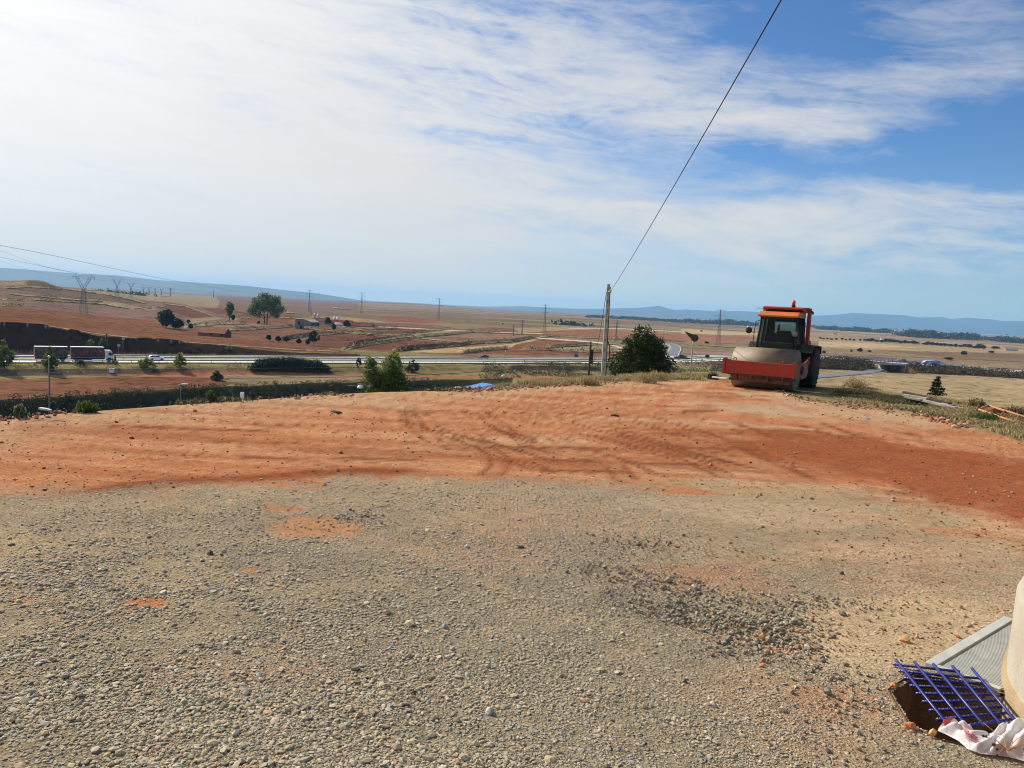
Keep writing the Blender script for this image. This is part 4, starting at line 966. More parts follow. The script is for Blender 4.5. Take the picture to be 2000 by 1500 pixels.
    MB().lathe([(0, -.02), (.08, -.02), (.10, .0), (.08, .03), (0, .04)], 'x', 20, Matrix.Translation((-1.10, .66, 1.93))).build("mirror", mat("mirror_back", (.22, .21, .19), .4), m_)
    MB().tube([(-1.75, .80, 1.15), (-1.75, .86, 1.3), (-1.8, .76, 2.3)], .013, 6).build("handrail", DKM, r)
    MB().box(-2.0, -1.6, .68, .98, .62, .66).box(-2.0, -1.6, .68, .92, .92, .96).box(-1.62, -1.58, .7, .74, .6, 1.1).build("steps", DKM, r)
    MB().box(-2.3, -1.5, -1.05, -.62, .55, .95, .04).build("fuel_tank", DKM, r)
build_roller()

# ------------------------------------------------------------------ vegetation builders
def leaf_cloud(name, centres, spread, n_each, size, m, parent=None, seed=1, flatz=.9, upright=False):
    r = np.random.default_rng(seed); C = np.asarray(centres, float); sp = np.broadcast_to(np.asarray(spread, float), (len(C),))
    P = np.repeat(C, n_each, 0)+r.normal(0, 1, (len(C)*n_each, 3))*np.repeat(sp, n_each)[:, None]*np.array((1, 1, flatz)); n = len(P)
    a = r.normal(0, 1, (n, 3)); a /= np.linalg.norm(a, axis=1)[:, None]
    if upright: a[:, 2] = np.abs(a[:, 2])+.9; a /= np.linalg.norm(a, axis=1)[:, None]
    b = np.cross(a, r.normal(0, 1, (n, 3))); b /= np.linalg.norm(b, axis=1)[:, None]
    L = size*r.uniform(.6, 1.4, n)[:, None]; Wd = L*(.55 if not upright else .30)
    V = np.stack([P-a*L*.5, P+b*Wd*.5, P+a*L*.5, P-b*Wd*.5], 1).reshape(-1, 3)
    return link(name, np_mesh(name, V, np.arange(n*4).reshape(-1, 4), 4, m), parent)
def lobes_pts(lobes, n, seed):
    """clump centres near the surface of ellipsoid lobes (cx,cy,cz,rx,ry,rz)"""
    r = np.random.default_rng(seed); lob = np.array(lobes, float); wt_ = lob[:, 3]*lob[:, 5]; k = r.choice(len(lob), n, p=wt_/wt_.sum())
    d = r.normal(0, 1, (n, 3)); d /= np.linalg.norm(d, axis=1)[:, None]; q_ = r.uniform(.35, 1, n)**.5
    return lob[k, :3]+d*q_[:, None]*lob[k, 3:6]
G_DARK = leaf_mat("dark_evergreen_leaves", (.012, .022, .008), (.045, .07, .022), trans=.12)
G_POP = leaf_mat("poplar_leaves", (.03, .055, .015), (.13, .19, .045), trans=.35, tip=(.24, .29, .08))
G_YEL = leaf_mat("yellow_green_leaves", (.06, .09, .022), (.22, .27, .06), trans=.4, tip=(.40, .42, .11))
G_SILV = leaf_mat("silver_poplar_leaves", (.06, .085, .035), (.23, .26, .13), trans=.3, tip=(.42, .44, .28))
G_SCRUB = leaf_mat("dry_scrub_twigs", (.03, .028, .014), (.12, .10, .05), trans=.1)
G_DIST = leaf_mat("far_tree_leaves", (.012, .022, .011), (.04, .06, .026), trans=.1)
BARK = mat("bark", (.10, .075, .05), .9, .4, 6)
def tree(name, base, H, Wd, lobes, label, m, cat="tree", group=None, clumps=160, per=30, leaf=.25, trunk=.25, limbs=6, seed=1, spread=None, trunk_h=.45, stems=1):
    """lobes in units of width (x,y) and height (z)"""
    r = random.Random(seed); o = empty(name, base, r.uniform(0, 6.28) if stems == 1 else 0, label, cat, group)
    L = [(a*Wd, b*Wd, c*H, d*Wd, e*Wd, f*H) for a, b, c, d, e, f in lobes]
    t = MB()
    for k in range(stems):
        x0 = (k-(stems-1)/2)*trunk*3.2; dx = x0*1.2
        t.tube([(x0, 0, -trunk*2), (x0+.1*dx, 0, H*.12), (x0+dx*.5, r.uniform(-.03, .03)*H, H*.30), (x0+dx, 0, H*trunk_h)], trunk, 8, trunk*.55)
        for i in range(limbs):
            l = L[r.randrange(len(L))]; z0 = H*r.uniform(.15, trunk_h); e = Vector((l[0]+r.uniform(-.5, .5)*l[3], l[1]+r.uniform(-.5, .5)*l[4], l[2]+r.uniform(-.2, .6)*l[5])); s = Vector((x0+dx*z0/(H*trunk_h), 0, z0)); mid = s.lerp(e, .5)+Vector((0, 0, H*.04))
            t.tube([s, mid, e], trunk*.45, 6, trunk*.10)
    t.build("trunk", BARK, o)
    P = lobes_pts(L, clumps, seed)
    leaf_cloud("crown", P, spread or Wd*.05, per, leaf, m, o, seed)
    return o
ROUND = [(0, 0, .62, .42, .42, .34), (-.18, .1, .5, .28, .28, .24), (.2, -.1, .52, .28, .28, .25), (.02, 0, .8, .25, .25, .18)]
# near and middle-distance trees and bushes
def at(px, py, Y): return rayY(px, py, Y)
def near_bush(name, pxc, top, bot, Y, wpx, lobes, label, m, **k):
    b = at(pxc+(top-bot)*0, bot, Y); H = (bot-top)/FOC*Y*1.0; return tree(name, b, H, wpx/FOC*Y, lobes, label, m, **k)
PINE = [(0, 0, .36, .40, .38, .30), (-.28, 0, .40, .19, .3, .18), (.29, 0, .40, .19, .3, .20), (-.12, 0, .66, .20, .22, .18), (.14, 0, .66, .20, .22, .18), (0, .1, .60, .24, .2, .22), (-.10, 0, .84, .08, .1, .13), (.07, 0, .87, .08, .1, .11), (.22, 0, .76, .07, .1, .10), (-.26, 0, .64, .08, .1, .10), (.34, 0, .58, .07, .1, .09), (-.44, 0, .30, .09, .2, .08), (.44, 0, .32, .09, .2, .11)]
near_bush("evergreen_bush", 1251, 634, 762, 38, 150, PINE, "big dark evergreen bush between the concrete pole and the roller", leaf_mat("evergreen_spray", (.012, .024, .008), (.06, .095, .028), trans=.15), cat="bush", clumps=900, per=24, leaf=.10, trunk=.10, limbs=12, seed=5, spread=.085, trunk_h=.6)
POPL = [(-.30, 0, .60, .10, .12, .36), (-.14, .1, .42, .20, .2, .34), (.12, 0, .48, .22, .2, .38), (.30, 0, .40, .17, .2, .34), (0, -.1, .24, .42, .3, .22), (.14, 0, .80, .09, .1, .15), (-.28, 0, .84, .06, .1, .12)]
near_bush("poplar_thicket", 750, 694, 800, 52, 98, POPL, "dark green poplar thicket at the rim of the yard", G_POP, cat="bush", clumps=520, per=24, leaf=.15, trunk=.06, limbs=14, seed=8, spread=.14, trunk_h=.7, stems=3)
near_bush("young_poplar", 766, 684, 790, 54, 44, [(0, 0, .62, .30, .3, .30), (.3, 0, .66, .22, .2, .2), (0, 0, .86, .18, .2, .14), (-.1, 0, .38, .35, .3, .25)], "yellow-green young poplar standing up out of the dark thicket", G_YEL, cat="tree", clumps=150, per=22, leaf=.17, trunk=.05, limbs=10, seed=9, spread=.15, trunk_h=.8)

def tiny(name, px, top, bot, wpx, label, m=G_DIST, Y=None, lobes=ROUND, cat="tree", group=None, clumps=90, per=24, seed=1, stems=1, leafk=1.0, y0=None, trunk_h=.5):
    p = hit(px, bot, y0 or 120) if Y is None else on_t(px, Y, bot)
    D = p.y; H = (bot-top)/FOC*D; Wd = wpx/FOC*D
    return tree(name, p, H, Wd, lobes, label, m, cat, group, clumps, per, max(.12, D/FOC*2.6*leafk), max(.08, H*.022), 6, seed, Wd*.045, trunk_h, stems)
BIG = [(-.30, 0, .66, .13, .2, .15), (-.10, 0, .86, .13, .2, .12), (.08, .1, .80, .10, .2, .12), (.27, 0, .76, .14, .2, .13), (.40, 0, .52, .11, .2, .12), (-.42, 0, .44, .09, .2, .10), (-.15, .1, .56, .15, .2, .13), (.14, 0, .50, .15, .2, .12), (.25, 0, .32, .11, .2, .08), (-.26, 0, .32, .10, .2, .08), (.0, -.1, .68, .12, .2, .1)]
tiny("broad_poplar", 519, 573, 633, 66, "tall broad poplar with twin trunks among the red fields", G_SILV, lobes=BIG, clumps=230, per=22, leafk=1.5, seed=3, stems=2)
SLIM = [(0, 0, .80, .25, .25, .18), (-.2, 0, .6, .28, .25, .18), (.2, 0, .62, .26, .25, .2), (0, 0, .42, .22, .2, .16)]
tiny("slim_poplar", 448, 588, 628, 24, "slim poplar standing by itself, between the oak clump and the broad poplar", G_SILV, lobes=SLIM, clumps=110, seed=4)
tiny("small_tree", 455, 614, 628, 9, "small dark tree at the foot of the slim poplar", clumps=40, seed=6)
tiny("holm_oak", 324, 603, 640, 36, "largest round dark oak beside the red ploughed slope", G_DARK, clumps=240, seed=7, lobes=[(0, 0, .5, .48, .45, .42), (-.15, 0, .7, .3, .3, .28), (.2, 0, .4, .3, .3, .3)], trunk_h=.3)
tiny("holm_oak", 346, 621, 642, 26, "lower dark oak touching the larger round oak", G_DARK, clumps=150, seed=8, lobes=[(0, 0, .5, .48, .45, .42), (-.2, 0, .5, .3, .3, .35)], trunk_h=.3)
for i, (px, t_, b_, w_, lab, m_) in enumerate([
    (368, 624, 633, 8, "small dark bush on the terrace just beyond the oaks", G_DIST), (372, 633, 643, 8, "small bush above the roof of the ruined house", G_DIST),
    (613, 645, 676, 25, "round dark tree at the end of the terrace above the motorway", G_DARK), (601, 662, 675, 10, "little dark bush at the foot of the round tree", G_DARK),
    (584, 662, 673, 11, "squat dark bush on the terrace, next before the round tree", G_DARK), (560, 658, 669, 13, "leafy dark bush halfway along the terrace row", G_DARK),
    (543, 657, 668, 12, "second dark bush in the terrace row", G_DARK), (525, 654, 666, 9, "upright little tree that opens the terrace row", G_DARK),
    (640, 620, 636, 12, "dark tree before the red-roofed barn, between the silos", G_DARK), (677, 626, 641, 14, "dark tree at the end wall of the long grey barn", G_DARK),
    (652, 632, 647, 8, "pointed dark tree below the white feed silos", G_DARK), (589, 628, 641, 9, "dark tree beside the grey block tower", G_DARK),
    (505, 628, 632, 5, "tiny bush beside the broad poplar", G_DIST)]):
    tiny("field_tree", px, t_, b_, w_, lab, m_, clumps=70, seed=20+i, trunk_h=.35, group="small trees and bushes on the terraces")
# along the motorway verge
SH = [(-.05, 0, .34, .40, .4, .30), (-.30, 0, .42, .16, .2, .26), (.26, 0, .50, .15, .2, .30), (.02, 0, .80, .10, .12, .20), (-.14, .1, .64, .10, .12, .18), (.42, 0, .22, .10, .2, .16)]
for i, (px, t_, b_, w_, lab, m_, c_, Y_) in enumerate([
    (8, 668, 724, 44, "leafy green tree cut by the picture edge beside the motorway", G_POP, 300, 195), (98, 678, 724, 36, "leafy green shrub in front of the truck's trailer", G_POP, 240, 200),
    (224, 694, 712, 14, "faint yellow-green shrub in front of the truck cab", G_YEL, 40, None), (286, 698, 718, 34, "loose green shrub in front of the white car", G_YEL, 120, None),
    (352, 688, 717, 30, "pointed yellow-green shrub to the right of the white car", G_YEL, 130, None), (200, 656, 682, 18, "pale green bush growing at the foot of the dark cutting", G_POP, 90, None),
    (176, 660, 681, 20, "grey-green bush at the dark cutting above the truck", G_SILV, 80, None), (208, 652, 680, 8, "thin pale tree rising against the dark cutting", G_SILV, 50, None),
    (806, 702, 728, 26, "low dark bush on the verge behind the poplars", G_DARK, 110, None), (701, 692, 720, 12, "thin dark shrub left of the poplar thicket", G_DARK, 50, None),
    (424, 725, 743, 24, "round dark green bush in the red field", G_DARK, 160, None), (447, 676, 684, 14, "pale low bush on the cutting lip above the motorway", G_SILV, 40, None),
    (843, 746, 757, 20, "low round dark bush beyond the yard's rim", G_DARK, 80, 190), (158, 703, 714, 20, "dusty low shrub beneath the truck's front wheels", G_POP, 60, None)]):
    tiny("roadside_shrub", px, t_, b_, w_, lab, m_, Y_, SH, "shrub", "shrubs beside the motorway", int(c_*.8), 18, 40+i, trunk_h=.4, y0=150)
# clipped-looking hedge of dark broom beside the motorway
def hedge(name, px0, px1, top, bot, label, seed, m=G_DARK, n=420):
    a = hit(px0, bot, 150); b = hit(px1, bot, 150); c = (a+b)/2; L = (b-a).length; H = (bot-top)/FOC*c.y
    o = empty(name, a, math.atan2(b.y-a.y, b.x-a.x), label, "hedge"); r = np.random.default_rng(seed)
    x = r.uniform(0, L, n); hh = H*(.55+.45*vnoise(x/4.5, x*0, seed)); e = np.clip(np.minimum(x, L-x)/3, .25, 1)
    leaf_cloud("foliage", np.stack([x, r.normal(0, 1.1, n), hh*e*r.uniform(.1, .95, n)], 1), .35, 26, .5, m, o, seed)
    t = MB()
    for k in range(12): t.tube([(L*(k+.5)/12, 0, -.3), (L*(k+.5)/12+.2, 0, H*.5)], .08, 5)
    t.build("stems", BARK, o)
hedge("hedge", 488, 640, 698, 722, "long dark hedge beside the motorway, left of the poplars", 3, n=700)
hedge("hedge", 1318, 1346, 690, 702, "short dark hedge beside the slip road right of the evergreen", 4, n=90)

# scrub that cannot be counted, along banks and terraces
def scrub(name, P, hgt, m, label, seed, per=14, leaf=.5, spread=.45):
    r = np.random.default_rng(seed); P = np.asarray(P, float); P = P+np.stack([r.normal(0, .5, len(P)), r.normal(0, .8, len(P)), r.uniform(0, 1, len(P))*hgt*.8], 1)
    o = leaf_cloud(name, P, spread, per, leaf, m, None, seed); tag(o, label, "scrub", kind='stuff')
P = []; PL = []; r_ = np.random.default_rng(5)
for pts, hg in TERR:
    if hg < 1.1: continue
    A = np.array(pts, float); L = A[-1, 0]-A[0, 0]
    for k in range(int(L*.8)):
        x = A[0, 0]+r_.random()*L; y = np.interp(x, A[:, 0], A[:, 1])+r_.normal(.5, .4)
        h_ = hit(x, y); (P if r_.random() < .6 else PL).append(h_)
scrub("terrace_scrub", P, .7, G_SCRUB, "dark scrub growing along the field terraces", 3, 10, .7, 1.0)
DRYG = leaf_mat("dry_grass", (.17, .12, .05), (.46, .36, .18), trans=.3, tip=(.58, .47, .26))
scrub("terrace_grass", PL, .8, DRYG, "pale dry grass along the field terraces", 4, 10, .7, .9)
P = []; PG = []
X = r_.uniform(-150, 10, 26000); Y = r_.uniform(118, 236, 26000); w = (X+117.6)*-.587+(Y-213)*.81; wb = bank_w(X/Y); u = X/Y; Z = terrain_z(X, Y)
px_, py_ = project(X, Y, Z); vis = (px_ > -40) & (px_ < 1000)
k = vis & (w > wb-9) & (w < wb+1.2) & (vnoise(X/5, Y/5, 9) > .2); P = np.stack([X, Y, Z], 1)[k][:5200]
scrub("bank_scrub", P, 1.0, leaf_mat("bank_scrub_leaves", (.018, .020, .008), (.075, .075, .032), trans=.1), "dark scrub and weeds clothing the bank below the red field", 5, 16, .30, .32)
k = vis & (((w > -13) & (w < -4)) | ((w > wb+.5) & (w < wb+3)) | (w < wb-9)) & (vnoise(X/6, Y/6, 19) > .35); P = np.stack([X, Y, Z], 1)[k][:3600]
scrub("verge_grass", P, .6, leaf_mat("verge_weeds", (.07, .07, .025), (.28, .23, .09), trans=.2, tip=(.36, .30, .14)), "rough grass and weeds on the motorway verge and field edges", 6, 12, .30, .4)
X = r_.uniform(-10, 120, 9000); Y = r_.uniform(215, 372, 9000); w = (X+117.6)*-.587+(Y-213)*.81; Z = terrain_z(X, Y); k = (w > -34) & (w < -3) & (vnoise(X/9, Y/6, 29) > .45)
scrub("verge_scrub", np.stack([X, Y, Z], 1)[k][:2600], 1.0, G_SCRUB, "brown scrub on the verge between the yard and the motorway", 7, 12, .5, .6)
X = r_.uniform(95, 330, 16000); Y = r_.uniform(372, 402, 16000); Z = terrain_z(X, Y); d_, s_, p_ = poly_dist(X, Y, MW); k = (s_ < 0) & (d_ > HALF+.5) & (d_ < HALF+12) & (np.abs(X-BR_X) > 10) & (vnoise(X/6, Y/3, 39) > .25)
scrub("embankment_scrub", np.stack([X, Y, Z], 1)[k][:4200], 1.3, leaf_mat("embankment_leaves", (.03, .024, .012), (.17, .125, .06), trans=.1), "brown and dark scrub over the motorway embankment", 8, 12, .6, .6)

# dry grass and weeds on the rim of the yard
def tufts(name, P, h, m, label, seed, n=22, spread=.10, lean=.35, wdt=.012):
    r = np.random.default_rng(seed); P = np.asarray(P, float); h = np.broadcast_to(np.asarray(h, float), (len(P),)); N = len(P)*n
    B = np.repeat(P, n, 0)+np.stack([r.normal(0, spread, N), r.normal(0, spread, N), np.zeros(N)], 1); H = np.repeat(h, n)*r.uniform(.45, 1.1, N)
    az = r.uniform(0, 6.283, N); ln = np.abs(r.normal(0, lean, N)); D = np.stack([np.cos(az)*ln, np.sin(az)*ln, np.ones(N)], 1); D /= np.linalg.norm(D, axis=1)[:, None]
    S = np.stack([-np.sin(az), np.cos(az), np.zeros(N)], 1)*(wdt*r.uniform(.6, 1.5, N))[:, None]
    M1 = B+D*(H*.55)[:, None]; D2 = D+np.stack([np.cos(az)*ln, np.sin(az)*ln, -ln*.3], 1); T = M1+D2*(H*.5)[:, None]
    V = np.stack([B-S, B+S, M1+S*.8, T, M1-S*.8], 1).reshape(-1, 3)
    F = (np.arange(N)*5)[:, None, None]+np.array([[0, 1, 2], [0, 2, 4], [4, 2, 3]])[None]
    o = link(name, np_mesh(name, V, F.reshape(-1, 3), 3, m)); tag(o, label, "grass", kind='stuff')
def rim_points(n, pxa, pxb, out0, out1, seed, dens=None):
    r = np.random.default_rng(seed); ua = (pxa-1000)/FOC; ub = (pxb-1000)/FOC; u = r.uniform(ua, ub, n); Yr = np.interp(u, _ru, _ry); Ye = edge_Y(u)
    t = r.uniform(out0, out1, n); Y = np.where(t < 1, Yr+(Ye-Yr)*t, Ye+(t-1)); X = u*Y; k = vnoise(X*.9, Y*.9, seed) > (dens or .0)
    X, Y = X[k], Y[k]; Z = pad_z(X, Y); over = np.maximum(0, Y-edge_Y(X/Y)); Z = Z-np.interp(X/Y, [-.3, 0, .15, .35, .5], [.62, .45, .30, .40, .5])*np.maximum(0, over-.4)-.10*sstep(over, 0, .8)
    return np.stack([X, Y, Z], 1)
tufts("dry_grass_rim", rim_points(1500, 1000, 1440, .25, 1.7, 3, .52), .13, DRYG, "dry yellow grass on the rim between the pole and the roller", 3, 24, .12)
tufts("dry_grass_bank", rim_points(3000, 1620, 2150, .12, 1.4, 4, .50), .085, DRYG, "dry grass over the bank to the right of the roller", 4, 22, .13)
tufts("green_weeds_bank", rim_points(1500, 1640, 2150, .03, .7, 6, .55), .06, leaf_mat("green_weed", (.05, .05, .02), (.17, .15, .06), trans=.2), "green weeds low on the bank to the right of the roller", 6, 22, .12, .6, .016)
tufts("dark_weeds_rim", rim_points(500, -60, 960, 1.0, 1.9, 7, .62), .10, leaf_mat("rim_weeds", (.03, .035, .014), (.16, .15, .07), trans=.2), "dark weeds along the left rim of the yard", 7, 20, .14, .5, .014)
def bush_clump(px, py, w, h, label, seed, m=DRYG, n=60, name="dry_bush", cat="bush", group="dry bushes on the rim of the yard"):
    p = pad_hit(px, py); o = empty(name, (p.x, p.y, float(pad_z(np.array([p.x]), np.array([p.y]))[0])), 0, label, cat, group)
    W_ = w/FOC*p.y; H_ = h/FOC*p.y; P = lobes_pts([(0, 0, H_*.4, W_*.45, W_*.4, H_*.5), (W_*.25, 0, H_*.3, W_*.3, W_*.3, H_*.4), (-W_*.25, 0, H_*.35, W_*.28, W_*.3, H_*.42)], n, seed); P[:, 2] = np.abs(P[:, 2])
    leaf_cloud("foliage", P, W_*.10, 22, .06, m, o, seed, upright=True)
    t = MB(); r = random.Random(seed)
    for k in range(14): t.tube([(r.uniform(-.1, .1)*W_, r.uniform(-.1, .1)*W_, -.03), (r.uniform(-.45, .45)*W_, r.uniform(-.4, .4)*W_, H_*r.uniform(.5, .95))], .008, 4, .003)
    t.build("twigs", BARK, o)
bush_clump(1262, 748, 46, 22, "straw-yellow bush at the foot of the dark evergreen", 3)
bush_clump(1286, 743, 36, 20, "pale dry bush beside the evergreen's lower branches", 4)
bush_clump(1150, 752, 40, 14, "low dry bush before the foot of the concrete pole", 5)
bush_clump(1672, 758, 42, 20, "round straw-coloured bush just right of the roller", 6)
bush_clump(1906, 797, 34, 20, "brown dry bush beside the orange steel frame", 7, leaf_mat("brown_twigs", (.10, .06, .03), (.30, .21, .11), trans=.1))
bush_clump(1392, 741, 20, 12, "small brown bush left of the drum of the roller", 8, G_SCRUB)
bush_clump(1985, 812, 40, 18, "brown dry bush behind the orange frame at the picture edge", 9, MATS["brown_twigs"])
bush_clump(1795, 788, 50, 12, "low green-brown bush under the planks", 10, G_SCRUB)
bush_clump(1920, 822, 50, 15, "leafy green weed clump below the dark post", 11, leaf_mat("fresh_weed", (.05, .08, .02), (.15, .21, .06), trans=.2))
for i, (px, py, lab) in enumerate([(170, 806, "yellow-green weed clump on the yard's left rim"), (412, 784, "green weed clump near the little white post"), (40, 816, "pale weed with seed heads at the left picture edge")]):
    bush_clump(px, py, (34, 14, 20)[i], (20, 22, 26)[i], lab, 30+i, G_POP if i < 2 else G_SILV, 40, "weed_clump", "weeds", "weed clumps on the left rim")
# little fir
def fir():
    p = pad_hit(1858, 777); H = 48/FOC*p.y; o = empty("young_fir", (p.x, p.y+1.0, p.z-.12), 0, "young fir tree standing between the planks and the tan field", "tree")
    MB().tube([(0, 0, -.1), (.01, 0, H)], .022, 6, .004).build("trunk", BARK, o)
    C = []; r = random.Random(4)
    for lv in range(7):
        z = H*(.14+.12*lv); R_ = H*.36*(1-lv/7.6)
        for k in range(7-lv//2):
            a = r.uniform(0, 6.28); q_ = R_*r.uniform(.7, 1.15)
            for t in (.25, .45, .65, .82, 1.0): C.append((math.cos(a)*q_*t, math.sin(a)*q_*t, z+.12*q_*t))
    leaf_cloud("crown", C, .022, 16, .05, G_DARK, o, 3)
fir()
# trees on the plain
r_ = random.Random(9); proto = None
def far_copy(px, py, hpx, wpx, label, group, name="distant_tree"):
    global proto
    p = hit(px, py)
    if proto is None:
        proto = []
        for s in range(4):
            t = tree(name, p, 6, 6, ROUND, label, G_DIST, "tree", group, 60, 16, 1.1, .2, 2, 60+s, .5, .3); proto.append(t)
        o = proto[0]; used.append(0)
    else:
        k = r_.randrange(4); o = proto[k] if k not in used else copy_tree(proto[k]); used.append(k)
    D = p.y; o.location = p; o.scale = (wpx/FOC*D/6, wpx/FOC*D/6, hpx/FOC*D/6); o['label'] = label; o['group'] = group; return o
used = []
row = [(1602, 662), (1608, 663), (1616, 663), (1624, 664), (1633, 664), (1645, 664), (1652, 665), (1660, 665), (1668, 666), (1680, 666), (1689, 666), (1697, 667), (1703, 667), (1712, 668), (1722, 669), (1730, 669), (1737, 669), (1744, 670), (1752, 670), (1759, 671),
       (1767, 671), (1775, 671), (1783, 672), (1790, 672), (1806, 674), (1812, 674), (1820, 675), (1829, 675), (1837, 676), (1845, 676), (1855, 677), (1866, 678), (1876, 678), (1885, 678), (1894, 680), (1906, 681), (1913, 681), (1919, 682), (1945, 682)]
for i, (a, b) in enumerate(row):
    big = 1.0+.7*(a > 1690)+.4*(a > 1890)
    far_copy(a, b, 3.6*big*r_.uniform(.7, 1.2), 6*big*r_.uniform(.8, 1.2), "distant dark tree in the straight row across the plain", "row of distant trees across the plain")
for k in range(4):
    if k not in used: used.append(k); o = proto[k]; p = hit(1770+k*16, 672); o.location = p; s = 9/FOC*p.y/6; o.scale = (s, s, s*.8); o['label'] = "distant dark tree in the straight row across the plain"; o['group'] = "row of distant trees across the plain"
for a, b, h, w_, lab in ((1679, 688, 8, 10, "round green tree beyond the embankment, left of the bridge"), (1663, 688, 5, 4, "thin small tree beyond the embankment, left of the bridge"), (1698, 688, 4, 8, "flat dark bush beyond the embankment, above the bridge abutment"), (1883, 694, 8, 11, "round dark tree beyond the motorway, left of the arched culvert"),
                       (1853, 703, 5, 18, "low dark bush beside the motorway lanes, right of the bridge"), (1609, 691, 6, 7, "small dark conical tree right behind the roller's wheel"), (1381, 701, 8, 10, "green bush below the embankment, left of the roller"), (1380, 672, 5, 9, "dark bush just right of the rusty disc"), (1370, 648, 3, 5, "tiny dark tree on the plain above the disc"),
                       (1235, 648, 2.5, 3, "tiny lone tree on the plain above the evergreen"), (1936, 690, 5, 9, "dark bush on the rise behind the arched culvert"), (982, 634, 3, 3, "lone tree on the plain right of the middle pylon"), (912, 646, 3, 5, "lone bush in the dry fields below the pylon")):
    far_copy(a, b, h, w_, lab, "lone trees on the plain")
# far-off woods that read as one mass
def wood(name, segs, label, seed, n=1500):
    r = np.random.default_rng(seed); P = []
    for (x0, y0, x1, y1, hp) in segs:
        k = int(n*(x1-x0)/100)
        for _ in range(k//5):
            x = r.uniform(x0, x1); y = y0+(y1-y0)*(x-x0)/(x1-x0)+r.normal(0, .5); d = ray(x, y); D = min(4500, 1540*25/max(1.5, (y-yh(x)))); q_ = d*(D/d.y); z = float(terrain_z(np.array([q_.x]), np.array([D]))[0])
            hh = hp/FOC*D*vnoise(np.array([x/6]), np.array([0.]), seed)[0]*1.5
            for j in range(5): P.append((q_.x+r.normal(0, 8), D+r.normal(0, 20), z+r.uniform(0, 1)*hh))
    o = leaf_cloud(name, P, 2.5, 6, 5.5, G_DIST, None, seed); tag(o, label, "wood", kind='stuff')
wood("far_wood", [(1340, 630, 1500, 637, 5), (1400, 632, 1480, 636, 6), (1600, 643, 1735, 650, 6), (1760, 655, 1800, 657, 9), (1780, 658, 1900, 663, 9), (1900, 661, 1960, 664, 4), (1950, 666, 2010, 671, 7), (1150, 619, 1330, 629, 2.5), (1575, 637, 1700, 645, 3)], "belts of trees round the far villages", 3)
wood("far_scrub", [(195, 577, 225, 580, 2), (238, 581, 275, 584, 2), (1100, 637, 1150, 639, .7)], "scattered dark scrub on the far fields", 4, 160)
# ------------------------------------------------------------------ vehicles on the motorway
WHITE = mat("white_vehicle_paint", (.78, .79, .80), .35, .08, 1.5, spec=.5)
TINT = mat("dark_window_glass", (.015, .018, .022), .12, .2, 2, spec=.6)
def curtain_mat(name, a, b, c):
    M = bpy.data.materials.new(name); M.use_nodes = True; t = M.node_tree; q = NT(t); bs = t.nodes['Principled BSDF']; v = q.n('ShaderNodeTexCoord').outputs['Object']
    n = q.noise(v, .55, 5, .6, 1.0).outputs[0]; n2 = q.noise(v, 1.6, 4, .6, .6).outputs[0]
    col = q.mixc(q.ss(n, .42, .52), a+(1,), b+(1,)); col = q.mixc(q.ss(n2, .60, .68), col, c+(1,)); t.links.new(col, bs.inputs['Base Color']); bs.inputs['Roughness'].default_value = .5; return M
def lane_pt(px, off):
    """point on the motorway seen in picture column px, at signed side offset from the centre line"""
    best = None
    for i in range(len(MWd)-1):
        a, b = MWd[i], MWd[i+1]; d = Vector((b[0]-a[0], b[1]-a[1], 0)).normalized(); p = Vector((a[0]-d.y*off, a[1]+d.x*off, 0)); z = mzf(p.x, 0)
        e = abs(float(project(np.array([p.x]), np.array([p.y]), np.array([z]))[0][0])-px)
        if best is None or e < best[0]: best = (e, p, z, math.atan2(d.y, d.x))
    for k in range(-40, 41):
        q_ = best[1]+Vector((math.cos(best[3]), math.sin(best[3]), 0))*k*.3; e = abs(float(project(np.array([q_.x]), np.array([q_.y]), np.array([best[2]]))[0][0])-px)
        if e < best[0]: best = (e, q_, best[2], best[3])
    return Vector((best[1].x, best[1].y, best[2]+.005)), best[3]
def wheel(parent, x, y, R_, w_, name="wheel"):
    t = MB().lathe([(R_*.55, -w_/2), (R_*.95, -w_/2), (R_, -w_*.35), (R_, w_*.35), (R_*.95, w_/2), (R_*.55, w_/2)], 'y', 20).build("wheel", BLK, parent, (x, y, R_))
    MB().lathe([(0, -w_*.42), (R_*.5, -w_*.46), (R_*.56, -w_*.3), (R_*.56, w_*.3), (R_*.5, w_*.46), (0, w_*.42)], 'y', 16).build("rim", mat("grey_rim", (.35, .35, .36), .4, .2, metal=.5), t)
